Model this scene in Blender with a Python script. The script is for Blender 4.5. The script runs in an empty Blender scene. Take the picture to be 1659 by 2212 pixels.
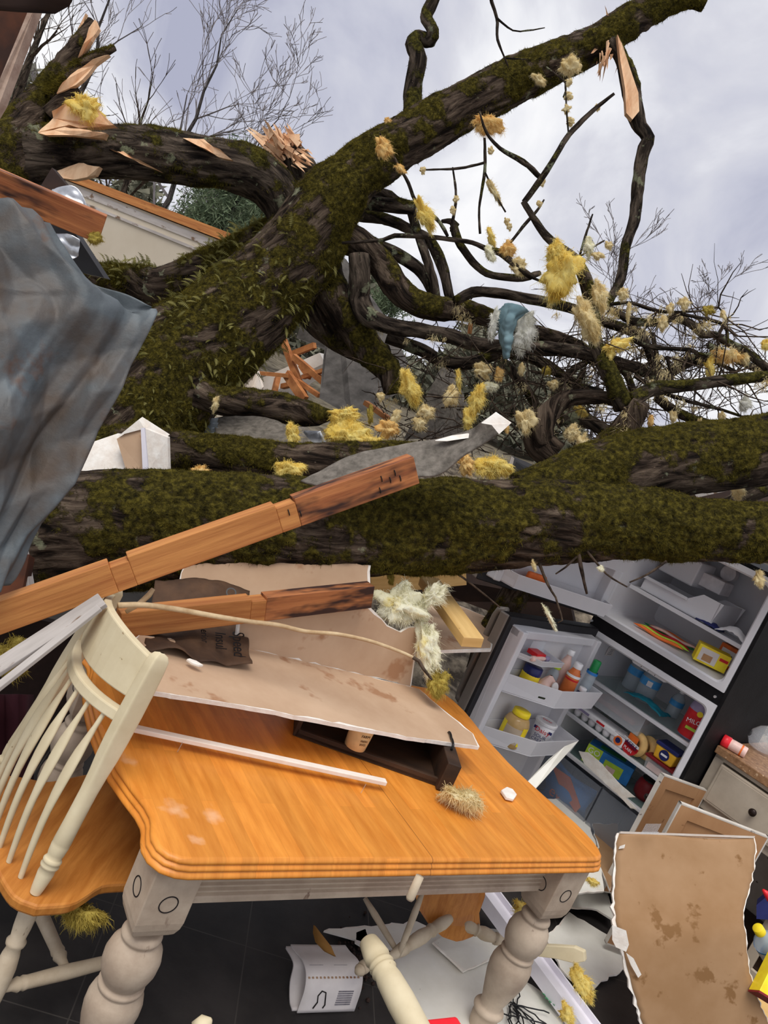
import bpy, math, random
import numpy as np
from mathutils import Vector, Matrix, noise

SC = bpy.context.scene
COL = SC.collection
# ---------------------------------------------------------------- camera
F = 1750.0; CX, CY = 829.5, 1106.0          # focal length in pixels of the 1659x2212 frame
_g = np.array([-4074., 9413., 1750.]); _g /= np.linalg.norm(_g)   # gravity seen by the rolled phone
ZA = -_g; YA = np.array([0., 0., 1.]) - _g[2]*_g; YA /= np.linalg.norm(YA); XA = np.cross(YA, ZA)
MC = np.array([XA, YA, ZA]); CAM = np.array([0., 0., 1.95])
cam = bpy.data.objects.new('camera', bpy.data.cameras.new('camera')); COL.objects.link(cam)
cam.data.sensor_fit = 'VERTICAL'; cam.data.sensor_height = 36; cam.data.lens = F/2212*36
cam.data.clip_start = .05; cam.data.clip_end = 400
_r, _u, _b = MC@np.array([1., 0, 0]), MC@np.array([0, -1., 0]), MC@np.array([0, 0, -1.])
cam.matrix_world = Matrix([[_r[i], _u[i], _b[i], CAM[i]] for i in range(3)] + [[0, 0, 0, 1]])
SC.camera = cam
SC.view_settings.view_transform = 'Standard'; SC.view_settings.look = 'None'
SC.view_settings.exposure = 0.0; SC.view_settings.gamma = 1.0; SC.view_settings.use_curve_mapping = False
SC.cycles.max_bounces = 6; SC.cycles.transparent_max_bounces = 12

def ray(x, y): return MC@np.array([(x-CX)/F, (y-CY)/F, 1.])
def px(x, y, d): return CAM + ray(x, y)*d                      # a point at camera depth d
def pz(x, y, z): r = ray(x, y); return CAM + r*(z-CAM[2])/r[2]  # on the level z
def pp(x, y, P, n): r = ray(x, y); return CAM + r*(((np.asarray(P)-CAM)@n)/(r@n))   # on a plane
def V3(*a): return np.array(a, float)
def unit(v): v = np.asarray(v, float); return v/np.linalg.norm(v)

# ---------------------------------------------------------------- sky and sun
def lin(c):
    c = [x/255 for x in c[:3]]
    return tuple(x/12.92 if x <= .04045 else ((x+.055)/1.055)**2.4 for x in c) + (1,)
w = bpy.data.worlds.new('overcast_sky'); SC.world = w; w.use_nodes = True
nt = w.node_tree; N = nt.nodes; N.clear(); L = nt.links.new
out = N.new('ShaderNodeOutputWorld'); bg = N.new('ShaderNodeBackground'); tc = N.new('ShaderNodeTexCoord')
sep = N.new('ShaderNodeSeparateXYZ'); L(tc.outputs['Generated'], sep.inputs[0])
def wm(op, a, b=None):
    m = N.new('ShaderNodeMath'); m.operation = op
    for i, v in enumerate((a, b)):
        if v is None: continue
        if isinstance(v, (int, float)): m.inputs[i].default_value = v
        else: L(v, m.inputs[i])
    return m.outputs[0]
zz = wm('ADD', wm('MAXIMUM', sep.outputs[2], 0.0), .30)
cmb = N.new('ShaderNodeCombineXYZ'); L(wm('DIVIDE', sep.outputs[0], zz), cmb.inputs[0]); L(wm('DIVIDE', sep.outputs[1], zz), cmb.inputs[1])
mp = N.new('ShaderNodeMapping'); mp.inputs['Rotation'].default_value = (0, 0, .5); mp.inputs['Scale'].default_value = (1.5, .8, 1); mp.inputs['Location'].default_value = (3.1, 1.7, 0)
L(cmb.outputs[0], mp.inputs[0])
n1 = N.new('ShaderNodeTexNoise'); n1.inputs['Scale'].default_value = 1.5; n1.inputs['Detail'].default_value = 7; n1.inputs['Roughness'].default_value = .52; n1.inputs['Distortion'].default_value = .5
L(mp.outputs[0], n1.inputs['Vector'])
rp = N.new('ShaderNodeValToRGB'); L(n1.outputs[0], rp.inputs[0]); el = rp.color_ramp.elements
el[0].position = .33; el[0].color = lin((176, 179, 200)); el[1].position = .66; el[1].color = lin((252, 252, 254))
for p, c in ((.42, (200, 202, 217)), (.50, (216, 217, 227)), (.57, (236, 237, 243))):
    e = el.new(p); e.color = lin(c)
L(rp.outputs[0], bg.inputs[0]); bg.inputs[1].default_value = 1.0; L(bg.outputs[0], out.inputs[0])
sun = bpy.data.objects.new('sun', bpy.data.lights.new('sun', 'SUN')); COL.objects.link(sun)
sun.data.energy = 2.3; sun.data.angle = math.radians(38); sun.data.color = (1, .96, .9)
sun.rotation_euler = Vector((.16, .40, -1.0)).to_track_quat('-Z', 'Y').to_euler()

# ---------------------------------------------------------------- materials
MATS = {}
def mat(name, c1, c2=None, sc=6, rough=.6, lo=.35, hi=.65, stretch=(1, 1, 1), uv=False, det=5, bump=0, bsc=30, metal=0,
        spot=None, spot2=None, trans=0, alpha=1, transl=0, spec=.4, ior=1.45, bstretch=None):
    m = bpy.data.materials.new(name); m.use_nodes = True; MATS[name] = m
    nt = m.node_tree; N = nt.nodes; L = nt.links.new
    b = N['Principled BSDF']; b.inputs['Roughness'].default_value = rough; b.inputs['Metallic'].default_value = metal
    b.inputs['Specular IOR Level'].default_value = spec; b.inputs['IOR'].default_value = ior
    b.inputs['Base Color'].default_value = lin(c1); m.diffuse_color = lin(c1)
    if trans: b.inputs['Transmission Weight'].default_value = trans
    if alpha < 1: b.inputs['Alpha'].default_value = alpha
    tc = N.new('ShaderNodeTexCoord'); src = tc.outputs['UV' if uv else 'Object']
    def noi(s, st, d=det, off=0):
        mp = N.new('ShaderNodeMapping'); mp.inputs['Scale'].default_value = st; mp.inputs['Location'].default_value = (off, off*.7, off*1.3); L(src, mp.inputs[0])
        n = N.new('ShaderNodeTexNoise'); n.inputs['Scale'].default_value = s; n.inputs['Detail'].default_value = d; n.inputs['Roughness'].default_value = .62
        L(mp.outputs[0], n.inputs['Vector']); return n.outputs[0]
    cur = None
    if c2:
        r = N.new('ShaderNodeValToRGB'); r.color_ramp.elements[0].position = lo; r.color_ramp.elements[1].position = hi
        r.color_ramp.elements[0].color = lin(c1); r.color_ramp.elements[1].color = lin(c2)
        L(noi(sc, stretch), r.inputs[0]); cur = r.outputs[0]
    for k, sp in enumerate((spot, spot2)):
        if not sp: continue
        col, s, th = sp[:3]; st = sp[3] if len(sp) > 3 else (1, 1, 1); soft = sp[4] if len(sp) > 4 else .04
        r = N.new('ShaderNodeValToRGB'); r.color_ramp.elements[0].position = th; r.color_ramp.elements[1].position = th+soft
        r.color_ramp.elements[0].color = (0, 0, 0, 1); r.color_ramp.elements[1].color = (1, 1, 1, 1)
        L(noi(s, st, 4, 7.3*(k+1)), r.inputs[0])
        mx = N.new('ShaderNodeMixRGB'); L(r.outputs[0], mx.inputs[0]); mx.inputs[2].default_value = lin(col)
        if cur is None: mx.inputs[1].default_value = lin(c1)
        else: L(cur, mx.inputs[1])
        cur = mx.outputs[0]
    if cur is not None: L(cur, b.inputs['Base Color'])
    if bump:
        bp = N.new('ShaderNodeBump'); bp.inputs['Strength'].default_value = min(1, bump); bp.inputs['Distance'].default_value = .01
        L(noi(bsc, bstretch or stretch, 6, 2.2), bp.inputs['Height']); L(bp.outputs[0], b.inputs['Normal'])
    if transl:
        t = N.new('ShaderNodeBsdfTranslucent'); mx = N.new('ShaderNodeMixShader'); mx.inputs[0].default_value = transl
        if cur is not None: L(cur, t.inputs[0])
        else: t.inputs[0].default_value = lin(c1)
        L(b.outputs[0], mx.inputs[1]); L(t.outputs[0], mx.inputs[2]); L(mx.outputs[0], N['Material Output'].inputs[0])
    return m
def bark(name, dark, light, lich, mossc, lich_th=.66):
    m = bpy.data.materials.new(name); m.use_nodes = True; MATS[name] = m
    nt = m.node_tree; N = nt.nodes; L = nt.links.new; b = N['Principled BSDF']; b.inputs['Roughness'].default_value = .95; b.inputs['Specular IOR Level'].default_value = .1
    tc = N.new('ShaderNodeTexCoord')
    def noi(sc, st=(1, 1, 1), uv=False, det=6, dist=0):
        mp = N.new('ShaderNodeMapping'); mp.inputs['Scale'].default_value = st; L(tc.outputs['UV' if uv else 'Object'], mp.inputs[0])
        n = N.new('ShaderNodeTexNoise'); n.inputs['Scale'].default_value = sc; n.inputs['Detail'].default_value = det; n.inputs['Roughness'].default_value = .65; n.inputs['Distortion'].default_value = dist; L(mp.outputs[0], n.inputs['Vector']); return n.outputs[0]
    def ramp(src, stops):
        r = N.new('ShaderNodeValToRGB'); L(src, r.inputs[0]); e = r.color_ramp.elements; e[0].position, e[1].position = stops[0][0], stops[-1][0]; e[0].color, e[1].color = lin(stops[0][1]), lin(stops[-1][1])
        for p, c in stops[1:-1]: e.new(p).color = lin(c)
        return r.outputs[0]
    def mix(f, a, c):
        x = N.new('ShaderNodeMixRGB'); L(f, x.inputs[0]); L(a, x.inputs[1])
        if isinstance(c, tuple): x.inputs[2].default_value = lin(c)
        else: L(c, x.inputs[2])
        return x.outputs[0]
    def math_(op, a, b_, c=None):
        x = N.new('ShaderNodeMath'); x.operation = op
        for i, v in enumerate((a, b_, c)):
            if v is None: continue
            if isinstance(v, (int, float)): x.inputs[i].default_value = v
            else: L(v, x.inputs[i])
        return x.outputs[0]
    W, K = (255, 255, 255), (0, 0, 0)
    ridge = noi(26, (1, .22, 1), True, 8, .6); md = tuple(int(.55*p+.45*q) for p, q in zip(dark, light))
    base = ramp(ridge, ((.36, tuple(int(v*.45) for v in dark)), (.44, dark), (.52, md), (.66, light)))
    base = mix(ramp(noi(70, (1, .35, 1), True, 5), ((.66, K), (.72, W))), base, tuple(min(255, int(v*1.25)) for v in light))
    base = mix(ramp(noi(8, det=7), ((lich_th, K), (lich_th+.04, W))), base, mix(noi(60), base, lich))
    at = N.new('ShaderNodeAttribute'); at.attribute_name = 'moss'
    f = math_('ADD', math_('MULTIPLY_ADD', noi(16, det=7), .9, -.45), at.outputs['Fac']); f = math_('ADD', f, math_('MULTIPLY_ADD', noi(70, det=4), .8, -.4))
    mask = ramp(f, ((.28, K), (.52, W))); mc = ramp(noi(45, det=6), ((.34, tuple(int(v*.42) for v in mossc)), (.50, mossc), (.66, tuple(min(255, int(v*1.6)) for v in mossc))))
    L(mix(mask, base, mc), b.inputs['Base Color'])
    h = math_('ADD', math_('MULTIPLY', ridge, 1.0), math_('MULTIPLY', math_('MULTIPLY', mask, noi(85, det=5)), .8))
    bp = N.new('ShaderNodeBump'); bp.inputs['Strength'].default_value = 1; bp.inputs['Distance'].default_value = .03; L(h, bp.inputs['Height']); L(bp.outputs[0], b.inputs['Normal'])
    return m
BARK = bark('mossy_bark', (46, 37, 30), (114, 99, 84), (166, 170, 138), (74, 67, 27), .62)
BARKD = bark('dark_branch_bark', (42, 35, 30), (108, 95, 83), (150, 156, 124), (70, 66, 28), .58)
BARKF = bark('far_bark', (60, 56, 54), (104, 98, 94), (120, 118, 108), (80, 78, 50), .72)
mat('moss', (50, 44, 15), (134, 122, 50), sc=14, rough=1, lo=.36, hi=.68, det=8, transl=.3, spec=.05)
mat('fern', (96, 94, 48), (158, 152, 92), sc=9, rough=.9, transl=.35, spec=.1)
mat('twig_bark', (36, 29, 25), (92, 78, 66), sc=30, rough=.95, spec=.1)
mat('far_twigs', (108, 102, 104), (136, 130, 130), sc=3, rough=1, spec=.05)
mat('raw_wood', (206, 156, 116), (238, 202, 164), sc=14, rough=.85, stretch=(1, 1, .2), bump=.5, bsc=50, spec=.15)
mat('yellow_wool', (240, 208, 96), (252, 238, 158), sc=9, rough=1, transl=.4, spec=.02)
mat('pale_wool', (226, 202, 142), (248, 236, 194), sc=12, rough=1, transl=.4, spec=.02)
mat('orange_wool', (236, 190, 112), (248, 222, 156), sc=12, rough=1, transl=.4, spec=.02)
mat('white_wool', (224, 222, 208), (250, 249, 240), sc=8, rough=1, transl=.3, spec=.02)
mat('cream_wool', (232, 226, 190), (250, 248, 226), sc=6, rough=1, transl=.25, spec=.02, spot=((236, 214, 110), 5, .58, (1, 1, 1), .1))
mat('dirty_wool', (150, 130, 60), (206, 186, 96), sc=10, rough=1, transl=.3, spec=.02)
mat('cream_paint', (206, 190, 154), (226, 213, 180), sc=7, rough=.55, lo=.3, hi=.7, spot=((150, 122, 84), 38, .70, (1, 1, 1), .05))
mat('cream_paint_weathered', (188, 170, 144), (212, 197, 172), sc=9, rough=.6, bump=.15, spot=((112, 88, 66), 26, .69, (1, 1, .3), .05))
mat('antique_paint', (172, 152, 132), (202, 184, 162), sc=8, rough=.6, bump=.12, spot=((108, 78, 62), 20, .68, (1, 1, .25), .06))
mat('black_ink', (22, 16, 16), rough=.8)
mat('drywall_paper', (184, 153, 125), (200, 171, 143), sc=3, rough=.9, spot=((166, 126, 96), 5, .60, (1, 1, 1), .06), spot2=((80, 60, 44), 60, .76), spec=.15)
mat('drywall_paper_dark', (152, 118, 84), (170, 137, 104), sc=3, rough=.9, spot=((132, 98, 64), 9, .60, (1, 1, 1), .05), spot2=((78, 54, 36), 55, .78), spec=.15)
mat('gypsum', (228, 218, 206), (244, 240, 232), sc=20, rough=.95, bump=.3, spec=.1)
mat('white_board', (226, 223, 212), (240, 238, 229), sc=5, rough=.7, stretch=(1, 1, 1), spot=((110, 96, 76), 46, .72))
mat('white_vinyl', (222, 218, 228), (236, 233, 240), sc=5, rough=.4, spot=((120, 110, 110), 70, .75))
mat('white_trim', (230, 218, 204), (240, 232, 222), sc=15, rough=.6)
mat('pine', (164, 100, 52), (204, 140, 78), sc=16, rough=.7, uv=True, stretch=(.12, 2.4, 1), spot=((104, 58, 26), 4, .60, (.6, 2, 1), .12), bump=.2, bsc=40)
mat('pine_scorched', (146, 84, 48), (190, 122, 72), sc=16, rough=.6, uv=True, stretch=(.12, 2.4, 1), spot=((56, 32, 24), 3.4, .46, (.7, 2.5, 1), .1), bump=.2, bsc=40)
mat('pine_pale', (204, 164, 100), (226, 190, 126), sc=14, rough=.7, uv=True, stretch=(.15, 2, 1), spot=((150, 112, 62), 40, .72))
mat('rubble_wood', (150, 90, 48), (200, 134, 80), sc=10, rough=.8)
mat('weathered_trim', (166, 158, 152), (198, 191, 185), sc=8, rough=.7, uv=True, stretch=(.3, 2, 1), spot=((120, 96, 76), 12, .60, (.4, 1, 1), .05))
mat('dark_wood', (44, 31, 23), (70, 50, 36), sc=12, rough=.6, stretch=(.3, 1, 1), bump=.1)
mat('slate_tile', (30, 28, 28), (58, 54, 52), sc=3, rough=.55, det=8, bump=.15, bsc=8)
mat('galvanised', (66, 71, 74), (106, 114, 118), sc=4.5, rough=.55, metal=.15, lo=.3, hi=.7, det=8, spot=((82, 68, 56), 2.6, .44, (1, 1, 1), .2), spot2=((92, 66, 50), 6, .62, (1, 1, 1), .12), bump=.3, bsc=20)
mat('bright_flashing', (170, 174, 180), (226, 228, 232), sc=14, rough=.35, metal=.6)
mat('corrugated', (120, 130, 138), (170, 178, 184), sc=4, rough=.4, metal=.5)
mat('roofing_felt', (92, 87, 80), (130, 123, 114), sc=30, rough=.95, det=8, bump=.4, bsc=60, spot=((132, 126, 118), 60, .7), spec=.1)
mat('shingle_grey', (70, 67, 64), (98, 94, 90), sc=9, rough=.95, det=7, bump=.3, bsc=30, spec=.1)
mat('beige_wall', (196, 184, 164), (206, 195, 176), sc=1.5, rough=.85, spot=((222, 216, 204), 5, .7, (1, 1, .25)))
mat('rust_board', (56, 34, 26), (120, 66, 36), sc=5, rough=.8, lo=.4, hi=.75)
mat('pale_edge', (160, 132, 116), (200, 176, 158), sc=16, rough=.9, bump=.3)
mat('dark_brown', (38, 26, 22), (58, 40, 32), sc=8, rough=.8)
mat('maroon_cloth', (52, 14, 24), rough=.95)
mat('fridge_black', (15, 14, 16), (26, 25, 27), sc=9, rough=.6, spec=.2, spot=((120, 114, 108), 42, .77), bump=.1, bsc=90)
mat('fridge_white', (216, 215, 219), (226, 225, 228), sc=3, rough=.35, spot=((96, 88, 80), 42, .76))
mat('fridge_steel', (136, 128, 120), (156, 148, 140), sc=3, rough=.38, metal=.35, bump=.04)
mat('gasket', (40, 39, 42), rough=.6)
mat('clear_plastic', (232, 236, 240), rough=.12, alpha=.28, spec=.5)
mat('frost_plastic', (150, 156, 166), rough=.25, alpha=.30, spec=.5)
mat('shelf_glass', (170, 205, 200), rough=.05, alpha=.22, spec=.6)
mat('water_bottle', (200, 214, 222), rough=.1, alpha=.45, spec=.6)
mat('kraft', (60, 42, 30), (92, 66, 46), sc=7, rough=.75, bump=.3, bsc=12)
mat('drawer_paint', (172, 158, 140), (196, 183, 164), sc=5, rough=.6, stretch=(1, 1, 1), spot=((120, 98, 78), 22, .7))
mat('cabinet_white', (204, 196, 184), (222, 216, 206), sc=10, rough=.6, spot=((104, 86, 76), 16, .66))
mat('door_back', (170, 124, 84), (192, 148, 106), sc=5, rough=.7, stretch=(1, 1, .3), spot=((126, 84, 52), 8, .66))
mat('laminate', (128, 92, 62), (168, 128, 92), sc=40, rough=.5, spot=((206, 176, 140), 60, .62))
mat('knob_bronze', (44, 32, 28), rough=.35, metal=.4)
mat('ground_dirt', (74, 68, 58), (122, 114, 98), sc=2, rough=1, det=9, bump=.5, bsc=5, spec=.05)
mat('rubble_mix', (62, 56, 50), (150, 138, 120), sc=8, rough=1, det=9, lo=.4, hi=.7, bump=1, bsc=9, spec=.05)
mat('pine_needles', (84, 100, 78), (126, 138, 108), sc=4, rough=1, transl=.2, spec=.05)
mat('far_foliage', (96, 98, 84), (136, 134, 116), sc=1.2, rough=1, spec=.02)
mat('paper', (216, 208, 204), (232, 226, 222), sc=6, rough=.8)
mat('grey_ink', (150, 145, 150), (120, 116, 122), sc=60, rough=.9)
mat('leaf_brown', (130, 90, 40), (160, 116, 58), sc=8, rough=.8, transl=.2)
mat('vine', (176, 146, 108), (208, 184, 146), sc=20, rough=.85)
mat('blue_cloth', (92, 118, 126), (120, 146, 152), sc=5, rough=.95, bump=.2)
for nm, c, r in (('red', (196, 34, 40), .35), ('bright_red', (222, 40, 50), .3), ('yellow', (240, 206, 40), .4), ('gold', (234, 176, 50), .4), ('navy', (34, 40, 92), .35),
                 ('blue', (44, 120, 190), .4), ('teal', (30, 130, 150), .35), ('green', (30, 130, 70), .35), ('lime', (176, 206, 60), .4), ('white', (236, 234, 236), .4), ('orange', (228, 110, 44), .45),
                 ('black', (18, 18, 20), .4), ('salad_orange', (206, 112, 58), .25), ('pink_cream', (226, 190, 178), .3), ('amber', (176, 146, 96), .2), ('bagel', (226, 186, 120), .7),
                 ('dark_green', (36, 44, 28), .4), ('skyblue', (70, 150, 210), .4), ('meat', (150, 92, 84), .5), ('egg_grey', (206, 202, 204), .8), ('lavender', (150, 140, 170), .4), ('candle', (214, 190, 144), .5), ('dark_red', (120, 24, 30), .45)):
    mat(nm, c, tuple(min(255, int(x*1.12)+4) for x in c), sc=14, rough=r, det=3)

# ---------------------------------------------------------------- mesh helpers
rnd = random.Random(7); nr = np.random.RandomState(11)
def origin(o):
    p = np.zeros(3)
    while o is not None: p = p+np.array(o.location); o = o.parent
    return p
def link(o, parent=None):
    COL.objects.link(o)
    if parent is not None: o.parent = parent
    return o
class MB:
    def __init__(s): s.v = []; s.f = []; s.uv = []
    def add(s, vs, fs, uv=None):
        k = len(s.v); s.v += [tuple(map(float, p)) for p in vs]; s.f += [tuple(i+k for i in f) for f in fs]
        s.uv += [tuple(q) for q in uv] if uv is not None else [(p[0], p[1]) for p in vs]
        return s
    def box(s, c, a, b, d, uvl=True):            # centre and three half-axis vectors
        c, a, b, d = map(np.asarray, (c, a, b, d))
        la, lb, ld = (2*np.linalg.norm(x) for x in (a, b, d)); off = rnd.random()*5
        for (n, p, q, lp, lq) in ((d, a, b, la, lb), (-d, b, a, lb, la), (a, b, d, lb, ld), (-a, d, b, ld, lb), (b, d, a, ld, la), (-b, a, d, la, ld)):
            vs = [c+n-p-q, c+n+p-q, c+n+p+q, c+n-p+q]; uv = [(0, 0), (lp, 0), (lp, lq), (0, lq)]
            if not (p is a): 
                if q is a: uv = [(v, u) for u, v in uv]
            s.add(vs, [(0, 1, 2, 3)], [(u+off, v+off*1.7) for u, v in uv])
        return s
    def lathe(s, p0, p1, prof, n=24, cap=True):  # profile of (t along the axis, radius)
        p0, p1 = np.asarray(p0, float), np.asarray(p1, float); ax = p1-p0; a = unit(ax)
        e = unit(np.cross(a, (0, 0, 1) if abs(a[2]) < .9 else (1, 0, 0))); f = np.cross(a, e); k = len(prof)
        vs = []; uv = []; fs = []
        for t, r in prof:
            for j in range(n):
                th = 2*math.pi*j/n; vs.append(p0+ax*t+(e*math.cos(th)+f*math.sin(th))*r); uv.append((j/n, t*np.linalg.norm(ax)))
        for i in range(k-1):
            for j in range(n): fs.append((i*n+j, i*n+(j+1) % n, (i+1)*n+(j+1) % n, (i+1)*n+j))
        if cap: fs += [tuple(range(n))[::-1], tuple(range((k-1)*n, k*n))]
        return s.add(vs, fs, uv)
    def tube(s, pts, rad, n=8, cap=True):
        pts = [np.asarray(p, float) for p in pts]; k = len(pts); rad = [rad]*k if isinstance(rad, (int, float)) else rad
        e = None; vs = []; fs = []; uv = []; ln = 0
        for i, p in enumerate(pts):
            t = unit(pts[min(i+1, k-1)]-pts[max(i-1, 0)]+1e-9)
            if e is None: e = unit(np.cross(t, (0, 0, 1) if abs(t[2]) < .9 else (1, 0, 0)))
            e = unit(e-t*(e@t)); f = np.cross(t, e)
            if i: ln += np.linalg.norm(p-pts[i-1])
            for j in range(n):
                th = 2*math.pi*j/n; vs.append(p+(e*math.cos(th)+f*math.sin(th))*rad[i]); uv.append((th*rad[i], ln))
        for i in range(k-1):
            for j in range(n): fs.append((i*n+j, i*n+(j+1) % n, (i+1)*n+(j+1) % n, (i+1)*n+j))
        if cap: fs += [tuple(range(n))[::-1], tuple(range((k-1)*n, k*n))]
        return s.add(vs, fs, uv)
    def prism(s, poly, h):                        # closed 3D polygon and an extrusion vector
        poly = [np.asarray(p, float) for p in poly]; h = np.asarray(h, float); n = len(poly)
        c = sum(poly)/n; nn = unit(h); e = unit(np.cross(nn, (0.3, .2, 1))); f = np.cross(nn, e)
        q = [((p-c)@e, (p-c)@f) for p in poly]
        s.add(poly, [tuple(range(n))[::-1]], q); s.add([p+h for p in poly], [tuple(range(n))], q)
        for i in range(n):
            j = (i+1) % n; s.add([poly[i], poly[j], poly[j]+h, poly[i]+h], [(0, 1, 2, 3)], [q[i], q[j], q[j], q[i]])
        return s
    def grid(s, P, UV=None, closed=False):        # P is rows x cols x 3
        P = np.asarray(P, float); r, c = P.shape[:2]
        fs = [(i*c+j, i*c+j+1, (i+1)*c+j+1, (i+1)*c+j) for i in range(r-1) for j in range(c-1)]
        if UV is None:
            du = np.zeros((r, c)); du[:, 1:] = np.cumsum(np.linalg.norm(np.diff(P, axis=1), axis=2), 1)
            dv = np.zeros((r, c)); dv[1:] = np.cumsum(np.linalg.norm(np.diff(P, axis=0), axis=2), 0); UV = np.stack([du, dv], 2)
        return s.add(P.reshape(-1, 3), fs, UV.reshape(-1, 2))
    def build(s, name, m, parent=None, smooth=False, bevel=0, solid=0, subd=0, merge=False, loc=None):
        me = bpy.data.meshes.new(name); org = origin(parent) if parent is not None else (np.asarray(loc, float) if loc is not None else np.mean(np.array(s.v), 0))
        vs = np.array(s.v)-org
        me.from_pydata(vs.tolist(), [], s.f)
        uvl = me.uv_layers.new(name='UVMap'); vi = np.zeros(len(me.loops), int); me.loops.foreach_get('vertex_index', vi)
        uvl.data.foreach_set('uv', np.array(s.uv, float)[vi].ravel())
        me.materials.append(MATS[m] if isinstance(m, str) else m)
        o = bpy.data.objects.new(name, me); link(o, parent)
        if parent is None: o.location = org
        if merge or bevel or solid or subd:
            w = o.modifiers.new('weld', 'WELD'); w.merge_threshold = .0002
        if subd: sm = o.modifiers.new('sub', 'SUBSURF'); sm.levels = sm.render_levels = subd
        if solid: so = o.modifiers.new('solid', 'SOLIDIFY'); so.thickness = solid; so.offset = 0
        if bevel: bv = o.modifiers.new('bevel', 'BEVEL'); bv.width = bevel; bv.segments = 2; bv.limit_method = 'ANGLE'; bv.angle_limit = .6
        if smooth: me.polygons.foreach_set('use_smooth', [True]*len(me.polygons))
        return o
def T(name, label, cat, base, group=None):        # a thing that parents its parts
    o = bpy.data.objects.new(name, None); o.empty_display_size = .05; COL.objects.link(o); o.location = tuple(map(float, base))
    return S(o, label, cat, group)
def S(o, label, cat, group=None, kind=None):
    o['label'] = label; o['category'] = cat
    if group: o['group'] = group
    if kind: o['kind'] = kind
    return o
def struct(o): o['kind'] = 'structure'; return o
def np_mesh(name, verts, tris, m, parent=None, loc=None, kind=None, smooth=False):
    org = origin(parent) if parent is not None else (np.asarray(loc, float) if loc is not None else verts.mean(0))
    me = bpy.data.meshes.new(name); nv, nf = len(verts), len(tris)
    me.vertices.add(nv); me.vertices.foreach_set('co', (verts-org).astype(np.float32).ravel())
    me.loops.add(nf*3); me.polygons.add(nf); me.loops.foreach_set('vertex_index', tris.astype(np.int32).ravel())
    me.polygons.foreach_set('loop_start', np.arange(0, nf*3, 3, dtype=np.int32)); me.polygons.foreach_set('loop_total', np.full(nf, 3, np.int32))
    me.update(calc_edges=True); me.materials.append(MATS[m])
    if smooth: me.polygons.foreach_set('use_smooth', [True]*nf)
    o = bpy.data.objects.new(name, me); link(o, parent)
    if parent is None: o.location = org
    if kind: o['kind'] = kind
    return o
def text(body, pos, right, up, size, m, parent, name='lettering', ext=.0004, align='CENTER'):
    c = bpy.data.curves.new(name, 'FONT'); c.body = body; c.size = size; c.extrude = ext; c.align_x = align; c.align_y = 'CENTER'; c.materials.append(MATS[m])
    tmp = bpy.data.objects.new(name, c); COL.objects.link(tmp); me = bpy.data.meshes.new_from_object(tmp); bpy.data.objects.remove(tmp)
    o = bpy.data.objects.new(name, me); link(o, parent); r = unit(right); u = unit(np.asarray(up)-r*(np.asarray(up)@r)); n = np.cross(r, u); p = np.asarray(pos)-origin(parent)
    o.matrix_basis = Matrix([[r[i], u[i], n[i], p[i]] for i in range(3)]+[[0, 0, 0, 1]]); return o
def ns(p, f=1.0, o=0.0): return noise.noise(Vector((p[0]*f+o, p[1]*f+o*1.3, p[2]*f-o)))
def catmull(P, step):
    P = np.array(P, float); Q = np.vstack([2*P[0]-P[1], P, 2*P[-1]-P[-2]]); out = []
    for i in range(1, len(Q)-2):
        a, b, c, d = Q[i-1:i+3]; k = max(1, int(round(np.linalg.norm(c[:3]-b[:3])/step)))
        for t in np.arange(k)/k: out.append(.5*(2*b+(c-a)*t+(2*a-5*b+4*c-d)*t*t+(3*b-a-3*c+d)*t**3))
    out.append(P[-1]); return np.array(out)
def moss_blades(name, V, Q, NR, W, count, length, width, m, parent, flop=.5, seed=1):
    R = np.random.RandomState(seed); Q = np.asarray(Q); wq = np.clip(W[Q].mean(1), 0, 1)
    a = np.linalg.norm(np.cross(V[Q[:, 1]]-V[Q[:, 0]], V[Q[:, 3]]-V[Q[:, 0]]), axis=1); pr = a*wq
    if pr.sum() <= 0: return None
    idx = R.choice(len(Q), count, p=pr/pr.sum()); s, t = R.rand(2, count, 1); q = Q[idx]
    P = (V[q[:, 0]]*(1-s)+V[q[:, 1]]*s)*(1-t)+(V[q[:, 3]]*(1-s)+V[q[:, 2]]*s)*t
    n = NR[q[:, 0]]; d = n+R.randn(count, 3)*flop+np.array([0, 0, -.15]); d /= np.linalg.norm(d, axis=1)[:, None]
    sd = np.cross(d, R.randn(count, 3)); sd /= np.linalg.norm(sd, axis=1)[:, None]
    ln = length*(.35+.6*R.rand(count, 1)+1.3*R.rand(count, 1)**6); P = P-n*.003
    vs = np.stack([P-sd*width, P+sd*width, P+d*ln+np.array([0, 0, -.2])*ln*R.rand(count, 1)], 1).reshape(-1, 3)
    return np_mesh(name, vs, np.arange(count*3).reshape(-1, 3), m, parent, kind='stuff')
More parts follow.
